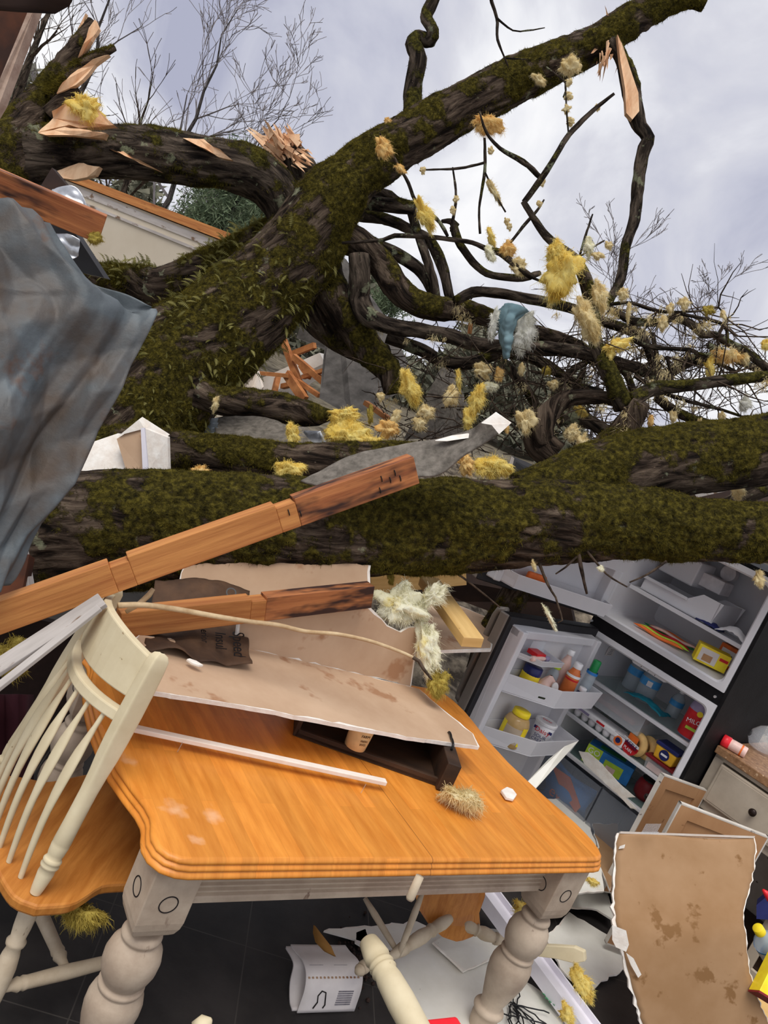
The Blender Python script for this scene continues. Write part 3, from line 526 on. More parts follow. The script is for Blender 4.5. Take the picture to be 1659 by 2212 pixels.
# ---------------------------------------------------------------- the leaning tree and its crown
tr = T('fallen_tree', 'large mossy leaning tree with a crown of tangled branches across the sky', 'tree', pz(240, 1180, .3))
limb('trunk', [(130, 1080, 4.35, 150), (250, 950, 4.4, 148), (370, 810, 4.5, 132), (470, 725, 4.55, 112), (560, 640, 4.6, 100), (640, 545, 4.6, 88), (700, 450, 4.6, 78), (768, 380, 4.6, 60), (850, 320, 4.6, 52), (950, 262, 4.62, 50), (1060, 200, 4.64, 48), (1180, 143, 4.66, 43), (1290, 92, 4.68, 37), (1370, 40, 4.7, 34), (1440, 6, 4.7, 26), (1490, 0, 4.7, 17), (1522, 13, 4.7, 11)],
     BARK, tr, n=100, step=.02, amp=.085, seed=5, moss=.30, nmoss=130000, mlen=.014, mwid=.0014, ferns=600, mossdir=unit(V3(.35, -.55, .6)))
BR = [  # pixel path with radius, depth, moss, sides
    ([(895, 275, 19), (890, 200, 20), (903, 128, 19), (890, 95, 15), (905, 82, 16), (930, 88, 14), (934, 66, 13), (920, 36, 13), (934, 4, 13), (948, -40, 12)], 4.62, .05, 14),
    ([(690, 545, 44), (706, 608, 42), (742, 671, 38), (777, 722, 36), (803, 760, 32), (840, 805, 26), (850, 850, 20)], 4.75, .12, 22),
    ([(701, 512, 38), (752, 517, 34), (790, 537, 30), (828, 577, 30), (858, 620, 29), (891, 651, 27), (942, 666, 26), (1005, 672, 22), (1070, 692, 20), (1150, 718, 17), (1211, 734, 15), (1257, 752, 13), (1300, 785, 12), (1340, 800, 9)], 4.7, -.05, 24),
    ([(757, 507, 16), (815, 532, 15), (866, 555, 14), (904, 580, 14), (929, 615, 13), (937, 650, 12)], 4.85, -.1, 14),
    ([(775, 550, 22), (777, 608, 24), (775, 646, 24), (797, 684, 22), (840, 704, 18), (891, 712, 17), (954, 722, 16), (1020, 740, 15), (1085, 748, 15), (1150, 752, 16), (1211, 755, 15), (1267, 764, 14), (1328, 781, 12), (1383, 798, 12), (1414, 812, 12), (1441, 808, 13), (1481, 782, 13), (1525, 774, 12), (1580, 770, 9)], 4.6, .0, 20),
    ([(740, 450, 20), (777, 438, 17), (821, 441, 16), (896, 450, 14)], 4.75, -.05, 16),
    ([(888, 450, 12), (899, 494, 10), (921, 557, 10), (937, 608, 9), (944, 645, 8)], 4.75, -.2, 10),
    ([(752, 464, 14), (815, 469, 13), (853, 481, 12), (899, 502, 11), (929, 522, 12), (954, 570, 12), (972, 645, 10)], 4.9, -.1, 14),
    ([(775, 425, 9), (828, 418, 11), (866, 437, 7)], 5.0, -.2, 10),
    ([(660, 640, 40), (690, 690, 34), (735, 735, 26), (790, 765, 22), (840, 760, 15)], 4.9, .15, 18),
    ([(836, 728, 14), (912, 757, 14), (952, 778, 14), (1013, 784, 14), (1076, 764, 13), (1135, 768, 12), (1211, 808, 11), (1251, 836, 10), (1300, 848, 9)], 4.95, -.1, 14),
    ([(1076, 770, 10), (1127, 827, 11), (1160, 880, 10), (1180, 930, 10)], 5.0, -.1, 12),
    ([(985, 650, 11), (1020, 632, 11), (1070, 632, 11), (1130, 643, 11), (1190, 655, 12), (1250, 671, 11), (1303, 694, 11), (1349, 709, 12), (1384, 721, 11)], 4.55, -.1, 14),
    ([(1130, 435, 6), (1180, 510, 9), (1245, 565, 12), (1276, 645, 16), (1284, 729, 15), (1300, 778, 17), (1324, 825, 18), (1346, 880, 19)], 4.1, .02, 18),
    ([(1132, 437, 6), (1170, 385, 7), (1200, 338, 6), (1230, 290, 6), (1280, 240, 5), (1327, 202, 3)], 4.1, -.4, 8),
    ([(1170, 385, 6), (1130, 350, 6), (1080, 320, 4), (1050, 285, 3), (1036, 240, 2)], 4.12, -.4, 8),
    ([(1319, 667, 8), (1365, 692, 9), (1420, 697, 9), (1457, 686, 9), (1494, 701, 9), (1518, 723, 8), (1543, 723, 8), (1579, 744, 9), (1610, 760, 9), (1680, 812, 9)], 4.4, -.2, 12),
    ([(1319, 657, 4), (1365, 655, 4), (1420, 672, 4), (1472, 674, 3), (1520, 671, 2)], 4.3, -.4, 6),
    ([(1472, 678, 4), (1561, 701, 4), (1572, 742, 3)], 4.3, -.4, 6),
    ([(1552, 664, 2), (1570, 689, 3), (1549, 728, 3)], 4.3, -.4, 6),
    ([(1359, 732, 5), (1411, 750, 5), (1487, 756, 5), (1518, 769, 5), (1590, 804, 4)], 4.4, -.4, 8),
    ([(1384, 722, 10), (1395, 745, 9), (1408, 778, 8), (1414, 830, 8)], 4.55, -.3, 10),
    ([(1409, 720, 5), (1417, 760, 5), (1424, 800, 5)], 4.7, -.4, 8),
    ([(1530, 745, 7), (1560, 760, 8), (1610, 786, 8), (1680, 816, 8)], 4.6, -.2, 10),
    ([(1273, 778, 9), (1346, 800, 8), (1368, 848, 8)], 4.8, -.2, 10),
    ([(1371, 812, 5), (1426, 845, 5), (1487, 867, 4), (1549, 882, 4), (1600, 899, 3)], 4.3, -.4, 6),
    ([(1417, 856, 11), (1457, 888, 10), (1503, 907, 9), (1560, 920, 7)], 4.5, -.2, 12),
    ([(1267, 781, 7), (1227, 808, 8), (1196, 857, 8)], 4.9, -.2, 10),
    ([(1260, 800, 6), (1245, 840, 6)], 4.95, -.3, 8),
    ([(1340, 864, 15), (1290, 858, 15), (1230, 860, 18), (1193, 884, 22), (1168, 920, 30), (1166, 955, 34), (1200, 985, 34)], 4.2, .0, 22),
    ([(1385, 868, 20), (1362, 907, 27), (1330, 948, 30), (1290, 985, 30)], 4.1, -.1, 22),
    ([(1362, 865, 17), (1411, 840, 16), (1487, 833, 13), (1549, 824, 13), (1660, 812, 12)], 4.15, -.1, 16),
    ([(1205, 905, 14), (1250, 905, 16), (1290, 920, 14), (1320, 945, 14)], 4.5, -.1, 14),
    ([(739, 525, 3), (828, 518, 4), (853, 509, 5), (929, 512, 5), (980, 518, 5), (1020, 524, 5), (1050, 537, 6), (1080, 545, 8), (1110, 570, 7), (1150, 600, 6)], 4.2, -.4, 8),
    ([(1150, 600, 3), (1180, 612, 3), (1212, 622, 2)], 4.2, -.4, 6),
    ([(980, 490, 10), (995, 530, 9), (1030, 575, 8), (1065, 595, 8), (1130, 600, 8), (1165, 590, 6)], 4.4, -.2, 10),
    ([(955, 478, 4), (975, 478, 7), (985, 490, 9)], 4.4, -.2, 10),
    ([(820, 288, 2), (840, 320, 3), (862, 360, 3), (882, 395, 4), (898, 435, 4), (925, 455, 4), (950, 481, 4), (967, 510, 4)], 4.1, -.4, 6),
    ([(1047, 298, 3), (1047, 370, 4), (1035, 450, 3), (1037, 505, 3)], 4.3, -.4, 6),
    ([(1045, 352, 3), (990, 364, 3), (910, 367, 2)], 4.3, -.4, 6),
    ([(978, 362, 2), (985, 425, 3), (975, 500, 4)], 4.3, -.4, 6),
    ([(1047, 370, 2), (1070, 420, 2), (1092, 458, 2)], 4.3, -.4, 6),
    ([(1057, -30, 5), (1062, 5, 4), (1074, 40, 4), (1075, 85, 3), (1097, 142, 2)], 4.3, -.4, 6),
    ([(1074, 40, 3), (1108, 66, 2), (1140, 66, 2), (1177, 60, 1)], 4.3, -.4, 6),
    ([(1092, 126, 2), (1138, 128, 1)], 4.3, -.4, 5),
    ([(1098, 530, 3), (1130, 490, 4), (1160, 455, 3), (1175, 432, 2)], 4.4, -.4, 6),
    ([(1280, 463, 2), (1264, 512, 3), (1250, 560, 3)], 4.15, -.4, 6),
    ([(1234, 568, 2), (1280, 535, 2), (1305, 520, 2)], 4.15, -.4, 6),
    ([(1217, 210, 2), (1222, 180, 2), (1180, 145, 2)], 4.5, -.4, 5),
    ([(1228, 288, 2), (1224, 240, 2), (1221, 175, 2)], 4.4, -.4, 5),
    ([(1440, 770, 3), (1448, 800, 4), (1455, 840, 4)], 4.3, -.3, 6),
]
for i, (p, d, ms, n) in enumerate(BR):
    mx = max(q[2] for q in p)
    limb('branch' if mx > 5 else 'twig', [(x, y, d+.03*math.sin(k*1.9+i), r) for k, (x, y, r) in enumerate(p)], BARKD if mx < 30 else BARK, tr, n=n, step=.03 if mx > 12 else .035, amp=.13 if mx > 6 else .3, seed=20+i, moss=ms, nmoss=int(3200*max(0, ms+.2)*mx/8) if ms > -.15 else 0, mlen=.011, mwid=.0012, mossdir=(0, -.2, .9))
# the mossy limb that reaches left under the arch
limb('branch', [(650, 520, 4.75, 62), (580, 545, 4.8, 58), (500, 575, 4.85, 54), (420, 605, 4.9, 50), (340, 622, 4.95, 46), (255, 606, 5.0, 34), (190, 600, 5.05, 24)], BARK, tr, n=36, step=.03, amp=.12, seed=90, moss=.2, nmoss=26000, mlen=.018, mwid=.0016, ferns=260, mossdir=(0, -.2, .9))
# fine twigs, too many to count, filling the crown
R = random.Random(12); tw = MB(); anchors = []
for p, d, ms, n in BR:
    if d > 4.0: anchors += [(x, y, d) for x, y, r in p if x > 930 and y > 660]
for k in range(900):
    x, y, d = R.choice(anchors) if k < 600 else (R.uniform(800, 1330), R.uniform(760, 990), R.uniform(4.2, 5.2)); a = px(x, y, d+R.uniform(-.1, .5)); dr = unit(V3(R.gauss(.2, .7), R.gauss(0, .7), R.gauss(.05 if y > 780 else -.45, .4))); L = R.uniform(.08, .5); pts = [a]
    for j in range(4): dr = unit(dr+V3(R.gauss(0, .28), R.gauss(0, .28), R.gauss(.02, .25))); pts.append(pts[-1]+dr*L/4)
    r0 = R.uniform(.0016, .0055); tw.tube(pts, [r0, r0*.85, r0*.7, r0*.5, r0*.3], 4, cap=False)
    if R.random() < .6:
        j = R.randint(1, 3); d2 = unit(dr+V3(R.gauss(0, .8), R.gauss(0, .8), R.gauss(0, .6))); tw.tube([pts[j], pts[j]+d2*L*.2, pts[j]+d2*L*.4+V3(0, 0, -.01)], [r0*.6, r0*.45, r0*.2], 3, cap=False)
o = tw.build('fine_twigs', 'twig_bark', tr); o['kind'] = 'stuff'

# snapped branch hanging from the end of the trunk
hb = T('hanging_branch', 'dark snapped branch hanging from the high limb with a pale torn face', 'branch', px(1335, 95, 4.66))
limb('branch', [(1322, 88, 4.62, 15), (1345, 130, 4.6, 15), (1362, 190, 4.58, 20), (1372, 245, 4.57, 19), (1384, 275, 4.56, 15), (1400, 298, 4.56, 15), (1388, 335, 4.56, 14), (1378, 400, 4.56, 13), (1370, 475, 4.56, 12), (1352, 530, 4.55, 11), (1342, 600, 4.54, 11), (1322, 640, 4.54, 9), (1312, 668, 4.53, 6)], BARKD, hb, n=20, step=.03, amp=.12, seed=130, moss=-.15, nmoss=500)
def splint(mb, base, d, n, L, wdt, seed, spread=.25):
    R = random.Random(seed); d = unit(d)
    for i in range(n):
        b = np.asarray(base)+V3(R.gauss(0, 1), R.gauss(0, 1), R.gauss(0, 1))*wdt; q = unit(d+V3(R.gauss(0, spread), R.gauss(0, spread), R.gauss(0, spread))); l = L*R.uniform(.4, 1.1); s = unit(np.cross(q, V3(R.gauss(0, 1), R.gauss(0, 1), R.gauss(0, 1))))*wdt*R.uniform(.2, .5); f = unit(np.cross(q, s))*wdt*.12
        mb.add([b-s-f, b+s-f, b+s+f, b-s+f, b+q*l*.7-s*.6, b+q*l*.7+s*.5, b+q*l+s*.3], [(0, 1, 5, 4), (3, 2, 5, 4), (4, 5, 6), (0, 3, 4), (1, 2, 5)])
    return mb
mb = MB(); MB().prism([px(1334, 74, 4.53), px(1346, 100, 4.52), px(1362, 150, 4.51), px(1379, 200, 4.51), px(1381, 240, 4.51), px(1366, 258, 4.5), px(1353, 244, 4.5), px(1350, 190, 4.5), px(1340, 130, 4.51)], V3(0, .05, 0)).build('torn_wood', 'raw_wood', hb)
splint(mb, px(1310, 112, 4.6), px(1300, 150, 4.6)-px(1312, 108, 4.6), 22, .11, .028, 3)
mb.build('splinters', 'raw_wood', hb); mb = MB(); splint(mb, px(1312, 40, 4.66), px(1310, 20, 4.6)-px(1316, 60, 4.6), 3, .08, .01, 4); mb.build('splinters', 'raw_wood', hb)

# broken tree at the left: splintered stump and the arching limb
bt = T('broken_tree', 'splintered mossy tree at upper left with an arching limb broken at both ends', 'tree', pz(-260, 700, .5))
limb('trunk', [(-330, 800, 3.9, 80), (-160, 560, 4.0, 74), (-30, 390, 4.1, 66), (40, 300, 4.15, 52), (90, 225, 4.2, 38), (135, 158, 4.2, 28), (170, 95, 4.2, 17), (197, 42, 4.2, 7)], BARK, bt, n=40, step=.03, amp=.12, seed=140, moss=.22, nmoss=30000, mlen=.014, mwid=.0014)
limb('side_stub', [(115, 215, 4.15, 22), (160, 165, 4.13, 20), (205, 125, 4.12, 13), (248, 103, 4.1, 7)], BARK, bt, n=18, step=.03, amp=.14, seed=141, moss=.35, nmoss=8000, mlen=.016, mwid=.0015)
limb('side_stub', [(110, 250, 4.12, 20), (140, 215, 4.1, 16), (168, 190, 4.1, 8)], BARK, bt, n=14, step=.03, amp=.14, seed=142, moss=0)
limb('arching_limb', [(-40, 350, 4.15, 60), (60, 335, 4.18, 60), (160, 325, 4.22, 55), (280, 330, 4.28, 55), (400, 345, 4.35, 52), (500, 358, 4.42, 50), (565, 385, 4.5, 50), (605, 430, 4.58, 46), (630, 490, 4.66, 42), (650, 540, 4.7, 36)], BARKD, bt, n=48, step=.025, amp=.10, seed=143, moss=.08, nmoss=36000, mlen=.014, mwid=.0014)
limb('broken_fork', [(665, 440, 4.72, 34), (662, 390, 4.68, 34), (640, 350, 4.64, 32), (615, 318, 4.6, 26)], BARKD, bt, n=24, step=.02, amp=.12, seed=144, moss=0, nmoss=900)
mb = MB()
splint(mb, px(618, 322, 4.55), px(580, 286, 4.5)-px(640, 345, 4.55), 90, .13, .045, 8, .35)
splint(mb, px(645, 340, 4.55), px(690, 365, 4.5)-px(630, 330, 4.55), 10, .12, .03, 9, .2)
mb.build('splinters', 'raw_wood', bt)
mb = MB()
def slab_px(mb, pts, d, th=.03):
    MB().prism(ragged([px(x, y, d+.02*math.sin(i*2.3)) for i, (x, y) in enumerate(pts)], .009, .03, len(pts)+int(pts[0][0])), V3(0, th, 0)).build('torn_wood', 'raw_wood', bt)
slab_px(mb, [(185, 28), (168, 62), (150, 100), (128, 140), (150, 125), (178, 80)], 4.2)
slab_px(mb, [(205, 42), (213, 62), (196, 88), (178, 118), (168, 125), (180, 95), (192, 60)], 4.08)
slab_px(mb, [(235, 118), (205, 140), (178, 172), (150, 190), (122, 202), (135, 178), (168, 150), (200, 128)], 4.05)
slab_px(mb, [(82, 286), (115, 255), (112, 240), (160, 212), (200, 225), (246, 270), (200, 275), (140, 272)], 4.0, .05)
slab_px(mb, [(82, 287), (140, 274), (230, 288), (225, 300), (150, 292), (100, 292)], 3.98, .03)
slab_px(mb, [(395, 298), (440, 300), (475, 322), (502, 346), (470, 338), (430, 316)], 4.22, .03)
slab_px(mb, [(225, 318), (260, 322), (300, 345), (350, 372), (300, 352), (255, 328)], 4.14, .02)
slab_px(mb, [(120, 370), (170, 352), (215, 360), (205, 378), (160, 388), (135, 385)], 4.1, .04)

# ---------------------------------------------------------------- dining table
tab = T('dining_table', 'honey-coloured butcher-block dining table with antiqued cream turned legs in the foreground', 'table', tb(.7, .5, 0))
half = [(0, 0), (-.025, .004), (-.050, .018), (-.066, .042), (-.071, .072), (-.066, .098), (-.058, .125), (-.055, .15), (-.060, .19), (-.078, .25), (-.098, .33), (-.108, .42), (-.112, .52)]
right = [(1.415, 0), (1.440, .004), (1.462, .018), (1.478, .045), (1.488, .08), (1.492, .12), (1.492, .17), (1.482, .24), (1.468, .32), (1.456, .42), (1.45, .52)]
DV = 1.04
loop = half[::-1]+[(x, 0) for x in np.linspace(.05, 1.37, 24)]+right+[(x, DV-y) for x, y in right[::-1]]+[(x, DV) for x in np.linspace(1.37, .05, 24)]+[(x, DV-y) for x, y in half]
lp = np.array(loop); nx = np.roll(lp, -1, 0)-np.roll(lp, 1, 0); nx = np.stack([nx[:, 1], -nx[:, 0]], 1); nx /= np.linalg.norm(nx, axis=1)[:, None]
def tring(o, z): return [tb(*(p+q*o), .76+z) for p, q in zip(lp, nx)]
prof = [(-.004, 0), (0, -.0015), (.003, -.003), (.006, -.006), (.0075, -.010), (.006, -.0135), (.0025, -.0155), (.007, -.0175), (.0115, -.0205), (.0135, -.0245), (.012, -.0275), (.0075, -.0295), (.013, -.0315), (.0175, -.035), (.0195, -.0395), (.019, -.0435), (.014, -.0465), (-.05, -.0465)]
mb = MB(); rings = [tring(o, z) for o, z in prof]; k = len(lp); c = tb(.7, .52); rel = lambda P: [((p-A)@TU, (p-A)@TV) for p in P]
mb.add(rings[0], [tuple(range(k))], rel(rings[0])); mb.add(rings[-1], [tuple(range(k))[::-1]], rel(rings[-1]))
for a, b in zip(rings[:-1], rings[1:]): mb.add(a+b, [(i+k, (i+1) % k+k, (i+1) % k, i) for i in range(k)], rel(a)+rel(b))
def butcher():
    m = mat('butcher_block', (206, 126, 44), (228, 150, 62), sc=22, rough=.38, uv=True, stretch=(1.6, .22, 1), spot=((120, 66, 24), 60, .76, (1, .6, 1)), spec=.45)
    nt = m.node_tree; N = nt.nodes; L = nt.links.new; b = N['Principled BSDF']; src = b.inputs['Base Color'].links[0].from_socket
    tc = N.new('ShaderNodeTexCoord'); mp = N.new('ShaderNodeMapping'); mp.inputs['Rotation'].default_value = (0, 0, math.pi/2); L(tc.outputs['UV'], mp.inputs[0])
    br = N.new('ShaderNodeTexBrick'); br.inputs['Scale'].default_value = 1; br.inputs['Brick Width'].default_value = .42; br.inputs['Row Height'].default_value = .043; br.inputs['Mortar Size'].default_value = .0004
    br.inputs['Color1'].default_value = (.82, .82, .82, 1); br.inputs['Color2'].default_value = (1.12, 1.10, 1.08, 1); br.inputs['Mortar'].default_value = (.8, .78, .75, 1); L(mp.outputs[0], br.inputs['Vector'])
    mx = N.new('ShaderNodeMixRGB'); mx.blend_type = 'MULTIPLY'; mx.inputs[0].default_value = .75; L(src, mx.inputs[1]); L(br.outputs[0], mx.inputs[2]); cur = mx.outputs[0]
    def mask(u, v, rad):    # whitish heat marks on the lacquer
        d = N.new('ShaderNodeVectorMath'); d.operation = 'DISTANCE'; L(tc.outputs['UV'], d.inputs[0]); d.inputs[1].default_value = (u, v, 0)
        n = N.new('ShaderNodeTexNoise'); n.inputs['Scale'].default_value = 26; L(tc.outputs['UV'], n.inputs['Vector']); a = N.new('ShaderNodeMath'); a.operation = 'MULTIPLY_ADD'; L(n.outputs[0], a.inputs[0]); a.inputs[1].default_value = .09; L(d.outputs['Value'], a.inputs[2])
        r = N.new('ShaderNodeMapRange'); r.inputs[1].default_value = rad+.045; r.inputs[2].default_value = rad*.35+.03; r.inputs[3].default_value = 0; r.inputs[4].default_value = .6; L(a.outputs[0], r.inputs[0]); return r.outputs[0]
    for p, rad in (((378, 1748), .035), ((462, 1758), .035), ((277, 1640), .03), ((420, 1815), .02)):
        q = pz(*p, .76)-A; x = N.new('ShaderNodeMixRGB'); L(mask(q@TU, q@TV, rad), x.inputs[0]); L(cur, x.inputs[1]); x.inputs[2].default_value = lin((236, 190, 150)); cur = x.outputs[0]
    sx = N.new('ShaderNodeSeparateXYZ'); L(tc.outputs['UV'], sx.inputs[0]); s1 = N.new('ShaderNodeMath'); s1.operation = 'SUBTRACT'; L(sx.outputs[0], s1.inputs[0]); s1.inputs[1].default_value = .7188
    s2 = N.new('ShaderNodeMath'); s2.operation = 'ABSOLUTE'; L(s1.outputs[0], s2.inputs[0]); s3 = N.new('ShaderNodeMath'); s3.operation = 'LESS_THAN'; L(s2.outputs[0], s3.inputs[0]); s3.inputs[1].default_value = .0009
    x = N.new('ShaderNodeMixRGB'); L(s3.outputs[0], x.inputs[0]); L(cur, x.inputs[1]); x.inputs[2].default_value = lin((120, 70, 28)); L(x.outputs[0], b.inputs['Base Color'])
butcher()
top = mb.build('tabletop', 'butcher_block', tab, smooth=False)
top.data.polygons.foreach_set('use_smooth', [i > 1 for i in range(len(top.data.polygons))])
w = top.modifiers.new('weld', 'WELD'); w.merge_threshold = .0002
def apron(p0, p1, n):
    p0, p1, n = map(np.asarray, (p0, p1, n)); pr = [(0, .714)]+[q for i in range(5) for z in (.676-.0155*i,) for q in ((0, z), (-.008, z-.003), (-.008, z-.0075), (0, z-.0105))]+[(.003, .600), (.003, .586), (-.001, .583), (-.02, .583), (-.02, .714)]
    mb = MB(); q0 = [V3(*(p0+n*o)[:2], z) for o, z in pr]; mb.prism(q0, p1-p0); return mb.build('apron', 'antique_paint', tab)
apron(tb(.04, .055), tb(1.32, .055), -TV); apron(tb(.03, .09), tb(.03, .95), -TU); apron(tb(1.36, .09), tb(1.36, .95), TU); apron(tb(.04, DV-.055), tb(1.32, DV-.055), TV)
LP = [(1., .0), (.532, .040), (.528, .046), (.518, .050), (.510, .046), (.505, .044), (.496, .052), (.48, .062), (.455, .0675), (.425, .066), (.40, .058), (.385, .049), (.380, .0475), (.377, .055), (.370, .057), (.363, .053), (.360, .0535), (.345, .062), (.325, .067), (.30, .0675), (.27, .0635), (.235, .055), (.20, .046), (.17, .0395), (.15, .037), (.140, .039), (.133, .050), (.122, .0535), (.112, .050), (.106, .043), (.08, .045), (.05, .042), (.02, .036), (0, .030)]
def table_leg(u, v):
    b = .122; c = tb(u, v)
    mb = MB(); e = TU*b/2; f = TV*b/2; z0, z1 = .536, .714
    def ringz(z, s): return [V3(*(c+e*a*s+f*d*s)[:2], z) for a, d in ((-1, -1), (1, -1), (1, 1), (-1, 1))]
    R4 = [ringz(z1, 1), ringz(z0+.02, 1.0), ringz(z0, .96), ringz(z0-.018, .86), ringz(z0-.030, .70)]
    for p, q in zip(R4[:-1], R4[1:]): mb.add(p+q, [(i, i+4, (i+1) % 4+4, (i+1) % 4) for i in range(4)])
    mb.add(R4[0], [(0, 1, 2, 3)]); mb.add(R4[-1], [(3, 2, 1, 0)])
    mb.lathe(V3(c[0], c[1], 0), V3(c[0], c[1], 1), [(t-(.043 if t > .2 else .043*t/.2), r*1.04) for t, r in LP[1:][::-1]], 36)
    leg = mb.build('leg', 'antique_paint', tab, bevel=.003)
    leg.data.polygons.foreach_set('use_smooth', [i > 17 for i in range(len(leg.data.polygons))])
    for n, s in ((-TV, TU), (-TU, TV), (TU, TV), (TV, TU)):     # a burnt ring on each face
        q = c+n*(b/2+.0006); m2 = MB(); pts = [V3(*(q+s*.0225*math.cos(t))[:2], .613+.0225*math.sin(t)) for t in np.linspace(0, 2*math.pi, 41)]
        m2.tube(pts, .0015, 6, cap=False); m2.build('ring_mark', 'black_ink', leg, smooth=True)
    return leg
lq = np.array([pz(339, 1895, .69)[0], pz(339, 1895, .69)[1], 0])-A
u0, v0 = lq@TU+.056, lq@TV+.060
for u, v in ((u0, v0), (1.362, .057), (u0, DV-.06), (1.362, DV-.06)): table_leg(u, v)

# ---------------------------------------------------------------- windsor chair at the left end of the table
ch = T('windsor_chair', 'cream spindle-back chair with honey wooden seat at the left end of the table', 'chair', (-.45, 1.9, 0))
nb, fb = V3(-.407, 1.727, .462), V3(-.697, 2.004, .462); ntp, ftp = V3(-.358, 1.848, 1.10), V3(-.600, 2.150, 1.09)
sd = unit(fb-nb); fw = V3(sd[1]*-1, sd[0], 0); fw = fw if fw@TU > 0 else -fw
cs = (nb+fb)/2+fw*.17
oc = [(-.245, -.18), (-.255, -.10), (-.235, -.045), (-.215, .0), (-.222, .06), (-.235, .14), (-.225, .22), (-.16, .275), (0, .29), (.16, .275), (.225, .22), (.235, .14), (.222, .06), (.215, 0), (.235, -.045), (.255, -.10), (.245, -.18), (.20, -.222), (.10, -.235), (0, -.238), (-.10, -.235), (-.20, -.222)]
oc = catmull([(a, b, 0) for a, b in oc+oc[:1]], .02)[:-1]
mat('chair_seat_wood', (176, 108, 44), (206, 138, 66), sc=16, rough=.4, stretch=(3, .3, 1), bump=.05)
seat = MB().prism([V3(*(cs+sd*a+fw*b)[:2], .43) for a, b, _ in oc], V3(0, 0, .032)).build('seat', 'chair_seat_wood', ch, bevel=.008)
PP = [(0, .013), (.02, .0155), (.085, .0205), (.105, .019), (.11, .0225), (.118, .0235), (.126, .0205), (.130, .0225), (.138, .0235), (.146, .0205), (.15, .018), (.165, .0205), (.20, .0225), (.208, .0215), (.212, .0225), (.30, .0215), (.42, .020), (.5, .019)]
def post(b, t):
    """turned below, shaved flat above"""
    d = t-b; a = unit(d); s_ = unit(sd-a*(sd@a)); f = np.cross(a, s_); rows = []
    for z, r in PP+[(.56, .0205), (.64, .0215), (.75, .022), (.85, .0215), (.93, .0205), (.975, .0185), (.993, .013), (1, .004)]:
        k = min(1, max(0, (z-.40)/.2)); p = 2+5*k; rx, ry = r*(1-.12*k), r*(1+.22*k)
        rows.append([b+d*z+s_*rx*math.copysign(abs(math.cos(x))**(2/p), math.cos(x))+f*ry*math.copysign(abs(math.sin(x))**(2/p), math.sin(x)) for x in np.linspace(0, 2*math.pi, 33)])
    return MB().grid(rows).build('post', 'cream_paint', ch, smooth=True)
post(nb, ntp); post(fb, ftp)
bow = -fw*.075
def arc(p, q, bw, k=15): return [p+(q-p)*t+bw*4*t*(1-t) for t in np.linspace(0, 1, k)]
def rail(name, za, zb, th, bw, dip=0):
    q0 = [nb+(ntp-nb)*t for t in (za, zb)]; q1 = [fb+(ftp-fb)*t for t in (za, zb)]; lo = arc(q0[0], q1[0], bw); hi = arc(q0[1], q1[1], bw); mb = MB(); k = len(lo)
    for i in range(k): hi[i] = hi[i]+V3(0, 0, dip*math.sin(math.pi*i/(k-1)))
    o = [unit(np.cross(lo[min(i+1, k-1)]-lo[max(i-1, 0)], V3(0, 0, 1)))*th/2 for i in range(k)]
    mb.grid([[lo[i]+o[i], hi[i]+o[i], hi[i]-o[i], lo[i]-o[i], lo[i]+o[i]] for i in range(k)]); mb.add([lo[0]+o[0], hi[0]+o[0], hi[0]-o[0], lo[0]-o[0]], [(0, 1, 2, 3)]); mb.add([lo[-1]+o[-1], hi[-1]+o[-1], hi[-1]-o[-1], lo[-1]-o[-1]], [(3, 2, 1, 0)])
    return mb.build(name, 'cream_paint', ch, bevel=.004, merge=True), lo
rail('crest_rail', .80, .965, .021, bow*.9, .03)
_, lw = rail('lower_rail', .70, .745, .026, bow*.9)
for i in range(1, 7):
    t = i/7; b = nb+(fb-nb)*t-fw*.035*4*t*(1-t); e = lw[int(round(t*14))]; d = e-b; cbr = fw*(-.02)
    pts = [b+d*s+cbr*math.sin(math.pi*s) for s in np.linspace(0, 1, 13)]; hw = [.007, .0075, .0085, .0095, .0105, .0125, .016, .019, .020, .018, .012, .007, .006]; th = [.007, .0075, .008, .0085, .0085, .008, .0075, .007, .007, .007, .007, .006, .006]
    ax = unit(fb-nb); mb = MB(); rows = []
    for q, a, h in zip(pts, hw, th):
        f = unit(np.cross(unit(d), ax)); rows.append([q+ax*a*math.cos(x)+f*h*math.sin(x) for x in np.linspace(0, 2*math.pi, 13)])
    mb.grid(rows); mb.build('spindle', 'cream_paint', ch, smooth=True)
CL = [(0, .013), (.08, .017), (.16, .022), (.20, .024), (.22, .019), (.235, .024), (.25, .019), (.30, .021), (.42, .0255), (.52, .026), (.60, .022), (.64, .018), (.66, .024), (.68, .025), (.70, .019), (.76, .022), (.86, .024), (.95, .020), (1, .016)]
def chair_legs(parent, tops, feet, m='cream_paint_weathered', name='leg'): 
    for t, f in zip(tops, feet): MB().lathe(f, t, CL, 18).build(name, m, parent, smooth=True)
tp = [V3(*(cs+sd*a+fw*b)[:2], .435) for a, b in ((-.16, -.14), (.16, -.14), (-.16, .16), (.16, .16))]; ft = [V3(*(cs+sd*a*1.35+fw*b*1.35)[:2], .002) for a, b in ((-.16, -.14), (.16, -.14), (-.16, .16), (.16, .16))]
chair_legs(ch, tp, ft)
mid = [t+(f-t)*.62 for t, f in zip(tp, ft)]
SP = [(0, .011), (.1, .013), (.14, .019), (.16, .016), (.18, .019), (.21, .017), (.5, .0195), (.79, .017), (.82, .019), (.84, .016), (.86, .019), (.9, .013), (1, .011)]
for a, b in ((0, 2), (1, 3)): MB().lathe(mid[a], mid[b], SP, 16).build('stretcher', 'cream_paint_weathered', ch, smooth=True)
MB().lathe((mid[0]+mid[2])/2, (mid[1]+mid[3])/2, SP, 16).build('stretcher', 'cream_paint_weathered', ch, smooth=True)

